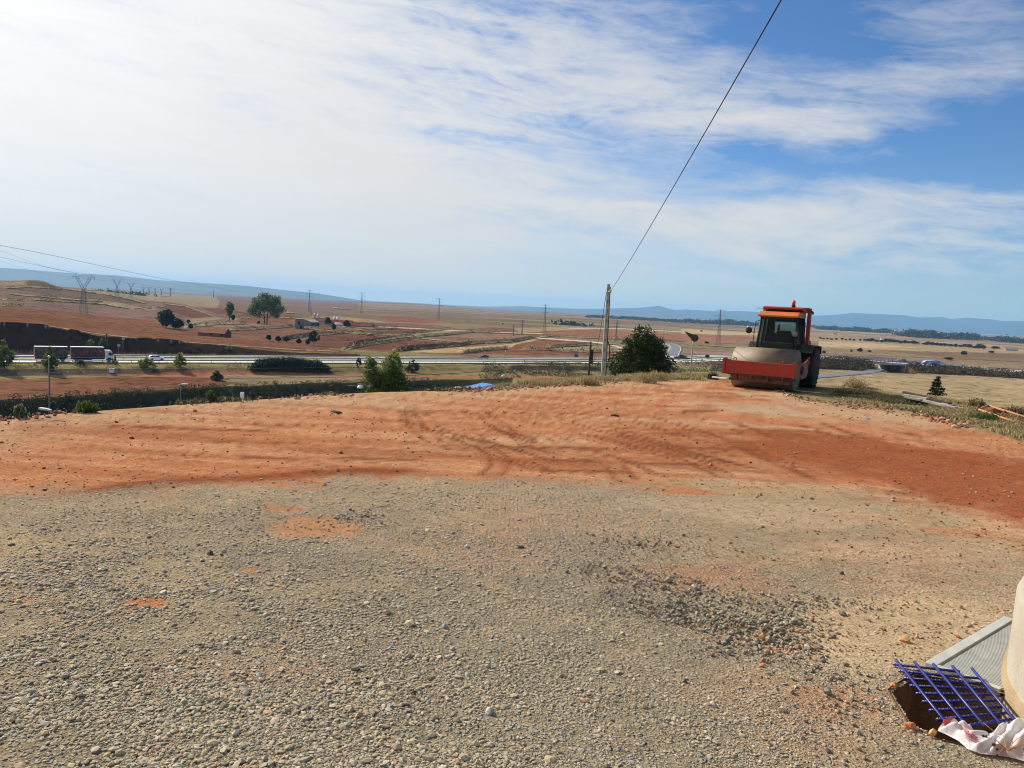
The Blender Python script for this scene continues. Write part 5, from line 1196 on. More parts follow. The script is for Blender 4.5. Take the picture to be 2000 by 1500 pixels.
def build_truck():
    p, a = lane_pt(148, -8.6-1.9); r = empty("truck", p, a, "white-cabbed road train with printed box body and trailer, on the motorway", "truck")
    # x = 0 is the middle; forward +x
    cb = MB().prism([(9.35, .55), (9.45, 1.3), (9.38, 1.75), (9.12, 2.95), (8.85, 3.15), (7.35, 3.15), (7.35, .9), (7.9, .9), (8.0, .55)], 'y', -1.22, 1.22, .05).build("cab", WHITE, r)
    MB().prism([(9.40, 1.78), (9.17, 2.75), (9.19, 2.76), (9.42, 1.79)], 'y', -1.08, 1.08).build("windscreen", TINT, cb)
    for s in (-1, 1):
        MB().prism([(9.15, 1.72), (8.98, 2.55), (8.25, 2.55), (8.25, 1.72)], 'y', s*1.222-.006, s*1.222+.006).build("side_window", TINT, cb)
        MB().box(9.15, 9.3, s*1.36-.06, s*1.36+.06, 1.7, 2.5, .02).build("mirror", BLK, cb)
    MB().box(9.38, 9.5, -1.1, 1.1, .45, 1.05, .03).build("bumper", DKM, cb); MB().box(7.95, 8.95, -1.235, 1.235, .35, 1.12, .03).build("wheel_arch", DKM, cb)
    bx = MB().box(-.9, 7.15, -1.27, 1.27, 1.12, 3.93, .01).build("box_body", curtain_mat("dark_red_print", (.20, .03, .035), (.06, .03, .03), (.40, .25, .20)), r)
    MB().box(-.93, 7.18, -1.30, 1.30, 3.93, 4.02, .01).build("roof", WHITE, bx); MB().box(-.93, 7.18, -1.285, 1.285, 1.08, 1.17).build("side_rail", mat("grey_rail", (.4, .4, .4), .5), bx)
    MB().box(-.9, 7.4, -.45, .45, .62, 1.06).box(1.4, 4.2, -1.2, -.7, .5, .98, .03).box(1.4, 4.2, .7, 1.2, .5, .98, .03).build("chassis", DKM, r)
    tr = MB().box(-9.4, -1.75, -1.27, 1.27, 1.08, 3.93, .01).build("trailer_body", curtain_mat("dark_green_print", (.035, .038, .028), (.12, .09, .065), (.34, .29, .22)), r)
    MB().box(-9.43, -1.72, -1.30, 1.30, 3.93, 4.02, .01).build("roof", WHITE, tr); MB().box(-9.45, -9.40, -1.2, 1.2, 1.2, 3.85).build("rear_door", mat("maroon_print", (.10, .025, .03), .6, .5, 1.2, col2=(.25, .17, .15)), tr)
    MB().box(-9.3, -1.9, -.45, .45, .62, 1.04).tube([(-1.9, 0, .8), (-.6, 0, .75)], .08, 6).build("trailer_chassis", DKM, r)
    for x in (8.45, .4, 1.35 - .1, -4.9, -5.9+.0, -3.0+.1): 
        for s in (-1, 1): wheel(r, x, s*1.08, .50, .34)
build_truck()
def car(name, px, off, label, paint, flip=False, hatch=True, cat="car"):
    p, a = lane_pt(px, off); r = empty(name, p, a+(math.pi if flip else 0), label, cat, None)
    low = [(2.12, .30), (2.20, .55), (2.12, .78), (1.15, .98), (-1.95, 1.02), (-2.12, .80), (-2.15, .45), (-2.05, .30)]
    body = MB().prism(low, 'y', -.88, .88, .07).build("body", paint, r)
    ch = [(1.15, .96), (.45, 1.45), (.15, 1.53), (-1.35, 1.52), (-1.75, 1.38), (-2.02, 1.0)] if hatch else [(1.15, .96), (.40, 1.36), (.05, 1.43), (-.95, 1.41), (-1.7, 1.05), (-1.9, 1.0)]
    cab = MB().prism(ch, 'y', -.74, .74, .06).build("roof", paint, r)
    g = [(1.02, 1.0), (.42, 1.40), (.12, 1.46), (-1.30, 1.45), (-1.62, 1.34), (-1.80, 1.02)] if hatch else [(1.0, 1.0), (.38, 1.31), (.05, 1.37), (-.92, 1.35), (-1.55, 1.04)]
    for s in (-1, 1):
        gg = MB(); gg.prism([q_ for q_ in g if q_[0] > -.35]+[(-.40, g[-1][1]), (-.40, 1.44 if hatch else 1.36)][::-1], 'y', s*.745-.008, s*.745+.008) if False else gg.prism(g, 'y', s*.745-.008, s*.745+.008); gg.build("side_window", TINT, cab)
        pl = MB().box(-.42, -.34, s*.756-.006, s*.756+.006, .98, 1.46 if hatch else 1.37).build("door_pillar", paint, cab)
        MB().box(2.13, 2.17, s*.62-.16, s*.62+.16, .62, .74, .01).build("headlight", mat("lamp_lens", (.6, .62, .62), .2), body)
        MB().box(-2.14, -2.10, s*.66-.14, s*.66+.14, .72, .92, .01).build("tail_light", mat("tail_red", (.4, .02, .02), .3), body)
        MB().box(.82, .98, s*.96-.07, s*.96+.07, .98, 1.10, .02).build("door_mirror", paint, body)
    MB().prism([(1.10, 1.005), (.48, 1.425), (.50, 1.435), (1.13, 1.01)] if hatch else [(1.10, 1.0), (.42, 1.345), (.44, 1.355), (1.13, 1.0)], 'y', -.66, .66).build("windscreen", TINT, cab)
    for x in (1.32, -1.35):
        for s in (-1, 1): wheel(r, x, s*.78, .33, .22)
    return r
car("parked_car", 0, 0, "x", WHITE) if False else None
car("car", 311, -8.6+1.9, "white car driving on the near lanes ahead of the truck", WHITE)
car("car", 944, 6.7, "small dark saloon on the far lanes of the motorway", mat("dark_car_paint", (.025, .028, .035), .3, .1, 1), flip=True, hatch=False)

# road signs and posts on the motorway
def road_sign(px, off, h, label, shape='tri'):
    p, a = lane_pt(px, off); r = empty("road_sign", p, 0, label, "road sign", "road signs of the motorway")
    MB().tube([(0, 0, -.6), (0, 0, h)], .06, 6).build("post", GALV, r)
    if shape == 'tri':
        pl = MB().prism([(-.5, h-.1), (.5, h-.1), (0, h+.8)], 'y', -.10, -.06).build("plate", mat("sign_red", (.5, .05, .04), .5), r); MB().prism([(-.3, h+.03), (.3, h+.03), (0, h+.58)], 'y', -.115, -.105).build("face", WHITE, pl)
    elif shape == 'blue': MB().box(-.75, .75, -.1, -.06, h-1.3, h+.1, .01).build("plate", mat("sign_blue", (.03, .06, .25), .5), r)
    else: MB().box(-.45, .45, .06, .1, h-.7, h+.1, .01).build("plate", mat("sign_back_grey", (.30, .31, .31), .5), r)
road_sign(245, 16, 5.2, "grey-backed road sign on a tall post beyond the lanes, right of the truck", 'grey')
road_sign(229, 16, 3.0, "short grey sign beyond the lanes at the truck's cab", 'grey')
road_sign(985, 15.5, 2.2, "triangular warning sign on the far verge, right of the dark car", 'tri')
road_sign(1127, 2, 2.4, "blue sign plate on the motorway beside the wooden pole", 'blue')

# ------------------------------------------------------------------ poles, lamps, cables
CONC = mat("pole_concrete", (.42, .40, .36), .85, .25, 4, bump=.3, bscale=30)
def build_poles():
    Y = 45; b = at(1177, 742, Y); t = at(1190, 555, Y); g = b.z-2.2
    r = empty("utility_pole", (b.x, Y, g), 0, "pale concrete utility pole at the rim of the yard", "utility pole"); H = t.z-g
    p = MB(); hw0, hw1 = .135, .085
    V = [(-hw0, -hw0*.8, 0), (hw0, -hw0*.8, 0), (hw0, hw0*.8, 0), (-hw0, hw0*.8, 0)]; T = [(-hw1, -hw1*.8, H), (hw1, -hw1*.8, H), (hw1, hw1*.8, H), (-hw1, hw1*.8, H)]
    bm = p.bm; a = [bm.verts.new(v) for v in V]; c = [bm.verts.new(v) for v in T]
    bm.faces.new(a[::-1]); bm.faces.new(c)
    for k in range(4): bm.faces.new((a[k], a[(k+1) % 4], c[(k+1) % 4], c[k]))
    bmesh.ops.bevel(bm, geom=bm.edges[:], offset=.015, segments=1, affect='EDGES')
    p.build("shaft", CONC, r)
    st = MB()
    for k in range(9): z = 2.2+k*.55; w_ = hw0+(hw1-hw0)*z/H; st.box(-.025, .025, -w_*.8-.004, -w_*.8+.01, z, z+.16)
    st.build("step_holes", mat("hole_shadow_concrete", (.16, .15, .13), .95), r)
    MB().box(-hw1-.03, hw1+.03, -hw1-.03, hw1+.03, H-.50, H-.45, .005).box(-hw1-.03, hw1+.03, -hw1-.03, hw1+.03, H-.30, H-.26, .005).build("bracket", GALV, r)
    ins = MB().tube([(.0, -.15, H-.42), (.10, -.25, H-.42)], .03, 6).lathe([(.03, -.08), (.07, -.05), (.05, 0), (.07, .05), (.03, .09)], 'z', 12, Matrix.Translation((.10, -.25, H-.40))).build("insulator", mat("glass_insulator", (.55, .58, .56), .3), r)
    MB().tube([(hw1+.02, 0, H*.98), (hw1+.05, 0, H*.6), (hw0+.05, 0, H*.1)], .025, 6).build("conduit", DKM, r)
    cx = MB().tube([(.17, -.02, 3.0), (.30, -.05, 3.4), (.28, -.05, 4.1), (.18, 0, 4.4)], .035, 6).build("cable_loop", BLK, r)
    top = Vector((b.x+.10, Y-.25, t.z-.40))
    # service cable rising overhead
    e = rayY(1560, -60, 7.0); M = []
    for k in range(25):
        s = k/24; q_ = top.lerp(e, s); q_.z -= 4*.10*s*(1-s); M.append(q_)
    o = MB().tube(M, .011, 6, .0075).build("overhead_cable", BLK, None); tag(o, "dark overhead cable rising from the concrete pole across the sky", "cable")
    # guy wire to the wooden pole
    wY = 80; wb = at(1149, 745, wY); wt2 = at(1150, 667, wY)
    w = empty("wooden_pole", (wb.x, wY, wb.z-3), 0, "slim dark wooden pole below the rim, left of the concrete pole", "utility pole"); Hw = wt2.z-(wb.z-3)
    MB().tube([(0, 0, 0), (0, 0, Hw)], .13, 8, .09).build("shaft", mat("creosote_wood", (.07, .05, .035), .9), w)
    MB().box(.08, .34, -.12, .12, Hw-2.2, Hw-.8, .03).box(.1, .30, -.1, .1, Hw-4.2, Hw-3.6, .02).build("junction_box", BLK, w)
    g_ = MB().tube([(b.x-.1, Y, t.z-.5), at(1172, 650, 62), (wb.x+.1, wY, wb.z-3+Hw-4)], .018, 5).build("stay_wire", DKM, None); tag(g_, "thin stay wire slanting from the concrete pole down to the wooden pole", "wire")
    att = Vector((wb.x, wY-.1, wb.z-3+Hw-2.0))
    def line(pts, rr, name, label, grp):
        P = [att.copy()]+[at(x, y, YY) for x, y, YY in pts]; P = [Vector(v) for v in chaikin([tuple(v) for v in P], 2)]
        o = MB().tube(P, rr, 5).build(name, BLK, None); tag(o, label, "cable", grp)
    line([(1000, 722, 82), (830, 733, 84), (600, 738, 87), (440, 739, 90), (280, 737, 92), (120, 730, 95), (-200, 705, 98)], .028, "telephone_cable", "lower of two dark cables sagging left from the wooden pole", "telephone cables")
    line([(1040, 708, 82), (930, 713, 83), (740, 717, 86), (490, 720, 90), (280, 721, 93), (0, 722, 96), (-200, 716, 98)], .022, "telephone_cable", "upper of two dark cables sagging left from the wooden pole", "telephone cables")
    line([(1160, 704, 75), (1180, 712, 60), (1183, 716, 45)], .025, "telephone_cable", "short dark cable looping from the wooden pole to the concrete pole", "telephone cables")
build_poles()
LAMPG = mat("lamp_grey", (.55, .56, .56), .45, .15, 3); LAMPP = mat("lamp_pole_grey", (.16, .15, .14), .6, .3, 3)
def lamp(px, py, Y, down, label, arm=.7, side=1, kind='flat', thick=.05):
    t = at(px, py, Y); r = empty("street_lamp", (t.x, t.y, t.z-down), 0, label, "street lamp", "street lamps below the yard")
    MB().tube([(0, 0, 0), (0, 0, down)], thick, 8, thick*.7).build("pole", LAMPP, r)
    if kind == 'flat': MB().prism([(-.15*side, -.04), (arm*side, .03), (arm*side, .15), (.1*side, .11), (-.15*side, .03)], 'y', -.16, .16, .02).build("lamp_head", LAMPG, r, (0, 0, down))
    elif kind == 'globe': MB().lathe([(.04, -.05), (.20, .05), (.26, .18), (.18, .32), (0, .38)], 'z', 16).build("lamp_head", LAMPG, r, (0, 0, down))
    else:
        MB().tube([(0, 0, 0), (-.3*side, 0, .25), (-.9*side, 0, .22)], .03, 6).build("arm", LAMPP, r, (0, 0, down-.1)); MB().lathe([(0, .22), (.12, .20), (.24, .08), (.26, 0), (0, .02)], 'z', 14).build("lamp_head", WHITE, r, (-.05, 0, down))
lamp(353, 751, 80, 8, "street lamp with flat pale head over the dark bank", .72, 1)
lamp(95, 801, 52, 7, "low street lamp head tilted just above the yard's left rim", .6, -1)
lamp(97, 696, 66, 11, "tall thin lamp post rising past the motorway at far left", .2, 1, 'globe', .07) if False else None
lamp(706, 758, 52, 6, "curved white lamp head at the foot of the poplars, left one", .5, 1, 'dome', .04)
lamp(725, 755, 52, 6, "curved white lamp head in front of the poplar trunks, right one", .5, 1, 'dome', .04)
lamp(983, 738, 90, 7, "tiny globe lamp beyond the rim, left of the wooden pole", .3, 1, 'globe', .04)
def mast():
    t = at(96, 697, 66); r = empty("tall_post", (t.x, t.y, t.z-12), 0, "tall thin post with a small pale cap, in front of the truck's trailer", "post")
    MB().tube([(0, 0, 0), (0, 0, 12)], .085, 8, .055).build("shaft", LAMPP, r); MB().lathe([(0, .12), (.10, .08), (.13, 0), (.05, -.08)], 'z', 12).build("cap", WHITE, r, (0, 0, 12))
    p = at(473, 768, 40); r = empty("marker_post", (p.x, p.y, p.z-3), 0, "short white-topped marker post on the bank below the yard", "post")
    MB().tube([(0, 0, 0), (0, 0, 2.8)], .05, 8).build("shaft", LAMPP, r); MB().box(-.09, .09, -.07, .07, 2.3, 3.05, .02).build("cap", WHITE, r)
    p = hit(218, 728, 150); r = empty("white_box", p, .3, "small whitewashed service box in the dark ditch below the motorway", "service box")
    MB().box(-.6, .6, -.4, .4, 0, 1.0, .03).build("housing", WHITE, r); MB().prism([(-.7, 1.0), (.7, 1.0), (0, 1.25)], 'y', -.45, .45).build("roof", LAMPG, r)
mast()

# ------------------------------------------------------------------ pylons and power lines
STEEL = mat("pylon_steel", (.17, .185, .20), .6, .2, 1)
def beam(mb, a, b, t): mb.tube([a, b], t, 4, cap=False)
def lattice_body(mb, levels, t):
    """levels: (z, halfwidth)"""
    for (z0, w0), (z1, w1) in zip(levels[:-1], levels[1:]):
        c0 = [(sx*w0, sy*w0, z0) for sx, sy in ((-1, -1), (1, -1), (1, 1), (-1, 1))]; c1 = [(sx*w1, sy*w1, z1) for sx, sy in ((-1, -1), (1, -1), (1, 1), (-1, 1))]
        for k in range(4):
            beam(mb, c0[k], c1[k], t*1.3); beam(mb, c0[k], c1[(k+1) % 4], t*.7); beam(mb, c0[(k+1) % 4], c1[k], t*.7); beam(mb, c1[k], c1[(k+1) % 4], t*.7)
def vee_pylon(px, top, bot, label, t=.14, Y=None, wk=1.0, rz=.25):
    p = hit(px, bot) if Y is None else on_t(px, Y, bot); H = (bot-top)/FOC*p.y; r = empty("pylon", p, rz, label, "pylon", "delta-headed pylons on the left")
    t = max(.07, p.y/FOC*.12); w = H*.085*wk; mb = MB(); wz = .62*H
    lattice_body(mb, [(0, w), (.14*H, w*.86), (.28*H, w*.72), (.40*H, w*.6), (.51*H, w*.48), (wz, w*.34)], t); mb.build("tower_body", STEEL, r)
    mb = MB(); aw = H*.175*wk; zt = .93*H
    for s in (-1, 1):
        for sy in (-1, 1):
            beam(mb, (s*w*.34, sy*w*.34, wz), (s*aw*1.05, sy*.3*w, zt), t*1.1); beam(mb, (-s*w*.2, sy*w*.34, wz+.02*H), (s*aw*.72, sy*.3*w, zt), t*.9)
            for q_ in (.3, .55, .8):
                a = Vector((s*w*.34, sy*w*.34, wz)).lerp(Vector((s*aw*1.05, sy*.3*w, zt)), q_); b = Vector((-s*w*.2, sy*w*.34, wz)).lerp(Vector((s*aw*.72, sy*.3*w, zt)), q_+.08); beam(mb, a, b, t*.6)
        beam(mb, (s*aw*.9, 0, zt), (s*aw*1.1, 0, H), t)
    mb.build("vee_head", STEEL, r)
    mb = MB(); beam(mb, (-aw*1.5, 0, zt), (aw*1.5, 0, zt), t*1.1); beam(mb, (-aw*1.1, 0, zt+.035*H), (aw*1.1, 0, zt+.035*H), t*.7)
    for s in (-1, 1): beam(mb, (s*aw*1.5, 0, zt), (s*aw*1.1, 0, zt+.035*H), t*.8)
    mb.build("crossarm", STEEL, r)
    for x in (-1.45, 0, 1.45): MB().tube([(aw*x, 0, zt), (aw*x, 0, zt-.06*H)], t*.9, 5).build("insulator", STEEL, r)
    return r, p, H
v1, vp1, vH1 = vee_pylon(163, 536, 613, "nearest delta-headed pylon, standing on the red slope behind the truck")
v2, vp2, vH2 = vee_pylon(228.5, 539, 580, "second delta-headed pylon behind the nearest one, below the blue hills", Y=820)
v3, vp3, vH3 = vee_pylon(256, 551, 581, "third delta-headed pylon, smaller and right of the second", Y=980)
for i, (px, top, bot) in enumerate([(280, 565, 579), (291, 564, 579), (303, 565, 578), (315, 566, 579)]):
    vee_pylon(px, top, bot, ("first", "second", "third", "fourth")[i]+" of four tiny far pylons before the blue hills, from the left", Y=2300)
def pole_pylon(px, top, bot, label, Y=None, arms=3, rz=.15, m=STEEL, group="slender pylons across the plain", name="pylon"):
    p = hit(px, bot) if Y is None else on_t(px, Y, bot); d = ray(px+(bot-top)*.052, top); zt = d.z/d.y*p.y; H = zt-p.z; r = empty(name, p, rz, label, "pylon", group)
    t = max(.07, p.y/FOC*.14); w = H*.055; mb = MB(); lattice_body(mb, [(0, w), (.12*H, w*.84), (.24*H, w*.70), (.36*H, w*.56), (.48*H, w*.44), (.6*H, w*.34), (.72*H, w*.28), (.82*H, w*.24), (.92*H, w*.2), (H, w*.12)], t); mb.build("tower_body", m, r)
    for z, l in ((.98, .13), (.84, .17), (.70, .13))[:arms]:
        mb = MB(); beam(mb, (-l*H, 0, z*H), (l*H, 0, z*H), t); beam(mb, (-l*H, 0, z*H), (0, 0, (z+.035)*H), t*.7); beam(mb, (l*H, 0, z*H), (0, 0, (z+.035)*H), t*.7)
        for s in (-1, 1): beam(mb, (s*l*H, 0, z*H), (s*l*H, 0, (z-.035)*H), t)
        mb.build("crossarm", m, r)
    return r
for px, top, bot, lab, YY in ((604, 567, 608, "slender pylon rising above the farm's silos", 1100), (706, 572, 609, "slender pylon on the fields, right above the red-roofed farm", 1200), (857, 583, 620, "slender pylon alone on the skyline, halfway to the middle of the view", 1000),
                       (1063, 595, 645, "slender three-armed pylon left of the concrete pole", 800), (1403, 605, 667, "tallest three-armed pylon on the plain, left of the roller", 620), (1203, 625, 664, "short faint pylon just right of the concrete pole", 620),
                       (1002, 634, 666, "short grey pylon in the dry fields, first of the pair", 600), (1019, 625, 661, "short grey pylon in the dry fields, second of the pair", 620), (333, 563, 580, "small faint pylon against the blue hills above the oaks", 2000), (417, 568, 580, "smallest faint pylon against the blue hills, near the slim poplar", 2600)):
    pole_pylon(px, top, bot, lab, YY)
r = pole_pylon(1487, 600, 668, "pale green lattice mast partly hidden behind the roller's cab", 330, 1, m=mat("green_mast", (.22, .33, .27), .5), group=None, name="lattice_mast"); r['category'] = "mast"
r = pole_pylon(-3, 578, 616, "dark pylon leg at the left edge of the view", 440, 2)
for px, top, bot, lab in ((608, 600, 619, "bare pole standing behind the grey shed of the farm"), (584, 614, 630, "thin pole behind the grey block tower"), (254, 588, 598, "thin pole on the terrace beyond the red slope"), (322, 588, 596, "thin pole among the terraces above the oaks"), (1295, 640, 672, "thin lamp post beside the slip road")):
    p = hit(px, bot, 200); H = (bot-top)/FOC*p.y; r = empty("thin_pole", p, 0, lab, "pole", "thin poles in the fields"); MB().tube([(0, 0, -.5), (0, 0, H)], max(.1, p.y/FOC*.4), 6).build("shaft", LAMPP, r); MB().box(-.5, .5, -.06, .06, H-.3, H-.15).build("cross_bar", LAMPP, r)
def power_line(pts, rr, label, sag=0):
    P = [rayY(x, y, Y) for x, y, Y in pts]; P = [Vector(v) for v in chaikin([tuple(v) for v in P], 3)]
    o = MB().tube(P, rr*.55, 4, rr*1.2).build("power_line", mat("conductor", (.20, .20, .21), .5), None); tag(o, label, "power line", "high-voltage lines at upper left")
power_line([(-120, 458, 240), (0, 479, 290), (100, 498, 360), (200, 520, 460), (300, 541, 640), (345, 549, 800), (480, 572, 1500)], .10, "highest power line slanting down from the left picture edge to the hills")
power_line([(-120, 474, 300), (0, 502, 360), (60, 515, 400), (110, 526, 430), (150, 534, 460)], .07, "power line running from the left edge to the head of the nearest pylon")
power_line([(-120, 470, 280), (0, 487, 330), (40, 505, 400), (110, 528, 520), (228, 541, 820)], .05, "faint thin power line between the two bolder ones")
power_line([(172, 534, 462), (200, 545, 560), (228, 541, 820)], .07, "short power line sagging between the first two delta pylons")
power_line([(228, 541, 820), (300, 562, 1050), (420, 572, 1800)], .12, "faint power line running on from the second delta pylon")
power_line([(0, 509, 430), (80, 536, 600), (256, 553, 980)], .06, "faint lower power line reaching the third delta pylon")

# ------------------------------------------------------------------ farm, ruin, villages
GREYW = mat("grey_render", (.22, .205, .18), .9, .3, .3); TILE = mat("red_roof_sheet", (.21, .045, .032), .9, .35, .25, col2=(.25, .09, .06), spec=0); PALEW = mat("pale_wall", (.42, .40, .36), .85, .25, .3); BLUEW = mat("blue_grey_wall", (.27, .31, .33), .85, .2, .3); OPEN = mat("dark_opening", (.02, .02, .02), .9)
SHEET = mat("grey_roof_sheet", (.36, .35, .32), .6, .25, .4); PINKT = mat("old_clay_tiles", (.33, .13, .08), .85, .45, .5, col2=(.38, .22, .15), spec=0)
def house(name, p, L, D, Hw, Hr, rz, wall, roof, label, wins=3, cat="building", group=None, door=True, over=.3):
    r = empty(name, p, rz, label, cat, group); w = MB().box(-L/2, L/2, -D/2, D/2, -1.5, Hw)
    w.prism([(-D/2, Hw), (D/2, Hw), (0, Hw+Hr*.97)], 'x', -L/2+.01, L/2-.01).build("wall", wall, r)
    t = .18; sl_ = Hr/(D/2)
    MB().prism([(-D/2-over, Hw-over*sl_), (0, Hw+Hr), (D/2+over, Hw-over*sl_), (D/2+over, Hw-over*sl_+t), (0, Hw+Hr+t), (-D/2-over, Hw-over*sl_+t)], 'x', -L/2-over, L/2+over).build("roof", roof, r)
    for k in range(wins):
        x = -L/2+L*(k+.7)/(wins+.4)
        MB().box(x-.6, x+.6, -D/2-.05, -D/2+.02, Hw*.42, Hw*.78).build("window", OPEN, r)
    if door: MB().box(L/2-1.9, L/2-.8, -D/2-.05, -D/2+.02, -.2, min(2.2, Hw*.9)).build("door", OPEN, r)
    return r
def pt(px, py, y0=300): return hit(px, py, y0)
p = pt(585, 642); k = p.y/FOC
house("block_tower", p, 15*k, 12*k, 19*k, .4, .12, GREYW, GREYW, "plain grey block building at the left end of the farm", 1, group="farm buildings")
p = pt(606, 637); k = p.y/FOC
house("grey_shed", p, 30*k, 22*k, 8*k, 4*k, 1.25, GREYW, SHEET, "grey gabled shed with a pale sheet roof beside the block building", 2, group="farm buildings")
p = pt(652, 636); k = p.y/FOC
house("rear_barn", p, 72*k, 20*k, 7*k, 4.5*k, -.10, PALEW, TILE, "long red-roofed barn behind the silos and trees", 5, group="farm buildings")
p = pt(705, 641); k = p.y/FOC
bn = house("long_barn", p, 50*k, 18*k, 5*k, 4.5*k, -.22, BLUEW, TILE, "long red-roofed barn with a blue-grey side wall", 0, group="farm buildings", door=False)
for k_ in range(6): MB().box((-20+k_*8)*k, (-18.6+k_*8)*k, -.5, .5, 9.3*k, 10.6*k).build("roof_vent", TILE, bn)
def silo(px, bot, top, wpx, label, m=WHITE):
    p = pt(px, bot); k = p.y/FOC; H = (bot-top)*k; R_ = wpx*k/2; r = empty("feed_silo", p, 0, label, "silo", "feed silos of the farm")
    MB().lathe([(R_*.15, H*.12), (R_, H*.38), (R_, H*.85), (R_*.25, H), (0, H)], 'z', 20).build("tank", m, r)
    for a in range(4): MB().tube([(R_*.8*math.cos(a*1.571+.78), R_*.8*math.sin(a*1.571+.78), -.3), (R_*.9*math.cos(a*1.571+.78), R_*.9*math.sin(a*1.571+.78), H*.5)], .12, 5).build("leg", STEEL, r)
silo(653, 636, 618, 5.2, "left one of the two tall white feed silos in front of the barn"); silo(658.5, 636, 618.5, 5.2, "right one of the two tall white feed silos in front of the barn")
silo(614.5, 622, 612, 4.5, "left one of the two grey-white silos behind the barn roof", LAMPG); silo(621.5, 622, 612.5, 4.5, "right one of the two grey-white silos behind the barn roof", LAMPG)
p = pt(661, 638); k = p.y/FOC; r = empty("water_tank", p, 0, "white rounded tank lying beside the tall silos", "tank"); MB().lathe([(0, -3), (1.0, -2.8), (1.3, -2), (1.3, 2), (1.0, 2.8), (0, 3)], 'x', 18, Matrix.Translation((0, 0, 1.6))).build("tank", WHITE, r); MB().box(-2, -1.6, -1, 1, -.3, .7).box(1.6, 2, -1, 1, -.3, .7).build("cradle", STEEL, r)
p = pt(419, 657); k = p.y/FOC
ru = house("ruined_house", p, 56*k, 26*k, 7*k, 9*k, -.16, mat("adobe_wall", (.20, .12, .08), .95, .4, .5), PINKT, "low old farm building with a clay-tiled red roof", 1, over=.2)
p = hit(668, 604.5, 900); k = p.y/FOC; house("far_shed", p, 30*k, 6*k, 1.6*k, .8*k, 0, PALEW, PINKT, "long low shed far off on the plain, above the farm", 0, door=False)
p = hit(655, 603.5, 900); k = p.y/FOC; house("far_shed", p, 6*k, 5*k, 2.6*k, .8*k, 0, WHITE, PALEW, "small white hut at the end of the far low shed", 0, door=False)
r_ = random.Random(21)
for i, (px, py, w_, h_, lab) in enumerate([(197, 570, 9, 1.5, "tiny far building strip behind the second delta pylon"), (175, 566, 7, 1.4, "tiny far building strip just right of the nearest pylon"), (322, 580, 14, 1.5, "long tiny building before the cluster of four far pylons"),
    (1345, 631, 5, 2, "tiny white house at the left end of the far village"), (1378, 632, 6, 2, "tiny white shed in the far village, left of the tallest pylon"), (1464, 639, 9, 2, "long white shed beside the roller's cab mast"), (1630, 653, 9, 2, "long white shed right of the roller's canopy post"),
    (1722, 663, 4, 2.5, "tiny white cottage on the plain above the bridge"), (1758, 653, 4, 2, "tiny white house at the edge of the far wood"), (1690, 657, 2.5, 2, "tiniest white hut on the plain"), (1854, 659, 3, 2, "tiny white house inside the far wood"), (1892, 663, 4, 3, "small white house at the right end of the wood"),
    (1914, 664, 12, 2, "long pale shed right of the far wood"), (1935, 662, 8, 2, "second pale shed right of the far wood"), (1972, 667, 8, 3, "pale house among trees near the right edge"), (1975, 685, 22, 4, "pale stone building at the right edge beyond the motorway"), (1100, 616, 3, 1.2, "tiny pale farmhouse on the skyline left of the pole"), (1660, 645, 8, 1.5, "faint pale roofs at the start of the far village"), (1310, 630, 8, 1.3, "pale roofs of a far hamlet above the evergreen"), (1425, 634, 8, 1.6, "pale factory shed before the far mountains")]):
    p = hit(px, py, 500); k = p.y/FOC; house("far_house", p, w_*k, 4*k, h_*.65*k, h_*.5*k, r_.uniform(-.3, .3), WHITE if i % 3 else PALEW, PALEW if i % 2 else PINKT, lab, 0, "building", "far buildings on the plain", False)
# bridge over the lane, culvert with an arched mouth
def bridge():
    z = float(mw_z(BR_X)); y0 = 400-2.0
    yn = min(p[1] for p in MWd if abs(p[0]-BR_X) < 14)-14.6
    r = empty("underpass_bridge", (BR_X, yn, -22.5), 0, "concrete underpass with blue railing carrying the motorway", "bridge"); top = z+22.5
    MB().box(-10.5, 10.5, -.4, 30, top-1.1, top-.28, .03).build("deck", CONC, r)
    for s in (-1, 1):
        MB().box(s*9.2-.5, s*9.2+.5, 0, 29, -1, top-1.1).build("abutment", CONC, r)
        a, b = (8.7, 9.2) if s > 0 else (-9.2, -8.7)
        MB().prism([(s*9.7, -1), (s*9.7, top-1.0), (s*16, -1)], 'y', -.9, -.3).build("wing_wall", CONC, r)
    BL = mat("blue_rail_paint", (.03, .045, .33), .5, .2, 2)
    for y in (-.2, 29.4):
        m_ = MB(); 
        for zz in (.45, .85, 1.25): m_.box(-16, 20, y-.05, y+.05, top+zz-.1, top+zz+.05)
        for k in range(19): m_.box(-16+k*2-.06, -16+k*2+.06, y-.06, y+.06, top-.35, top+1.3)
        m_.build("railing", BL, r)
    r2 = empty("construction_pile", (BR_X+27, yn+3, z), -.05, "blue and white sheeting heaped on the bridge beside the railing", "sheeting")
    MB().prism([(-9, 0), (-7, 1.8), (-2, 2.4), (3, 1.2), (10, 0)], 'y', -1.5, 1.5, .1).build("tarpaulin", mat("blue_tarp", (.08, .10, .45), .5, .4, .4, col2=(.5, .55, .7)), r2)
    MB().box(0, 14, -1.7, -1.5, .0, .8, .05).build("barrier", WHITE, r2)
bridge()
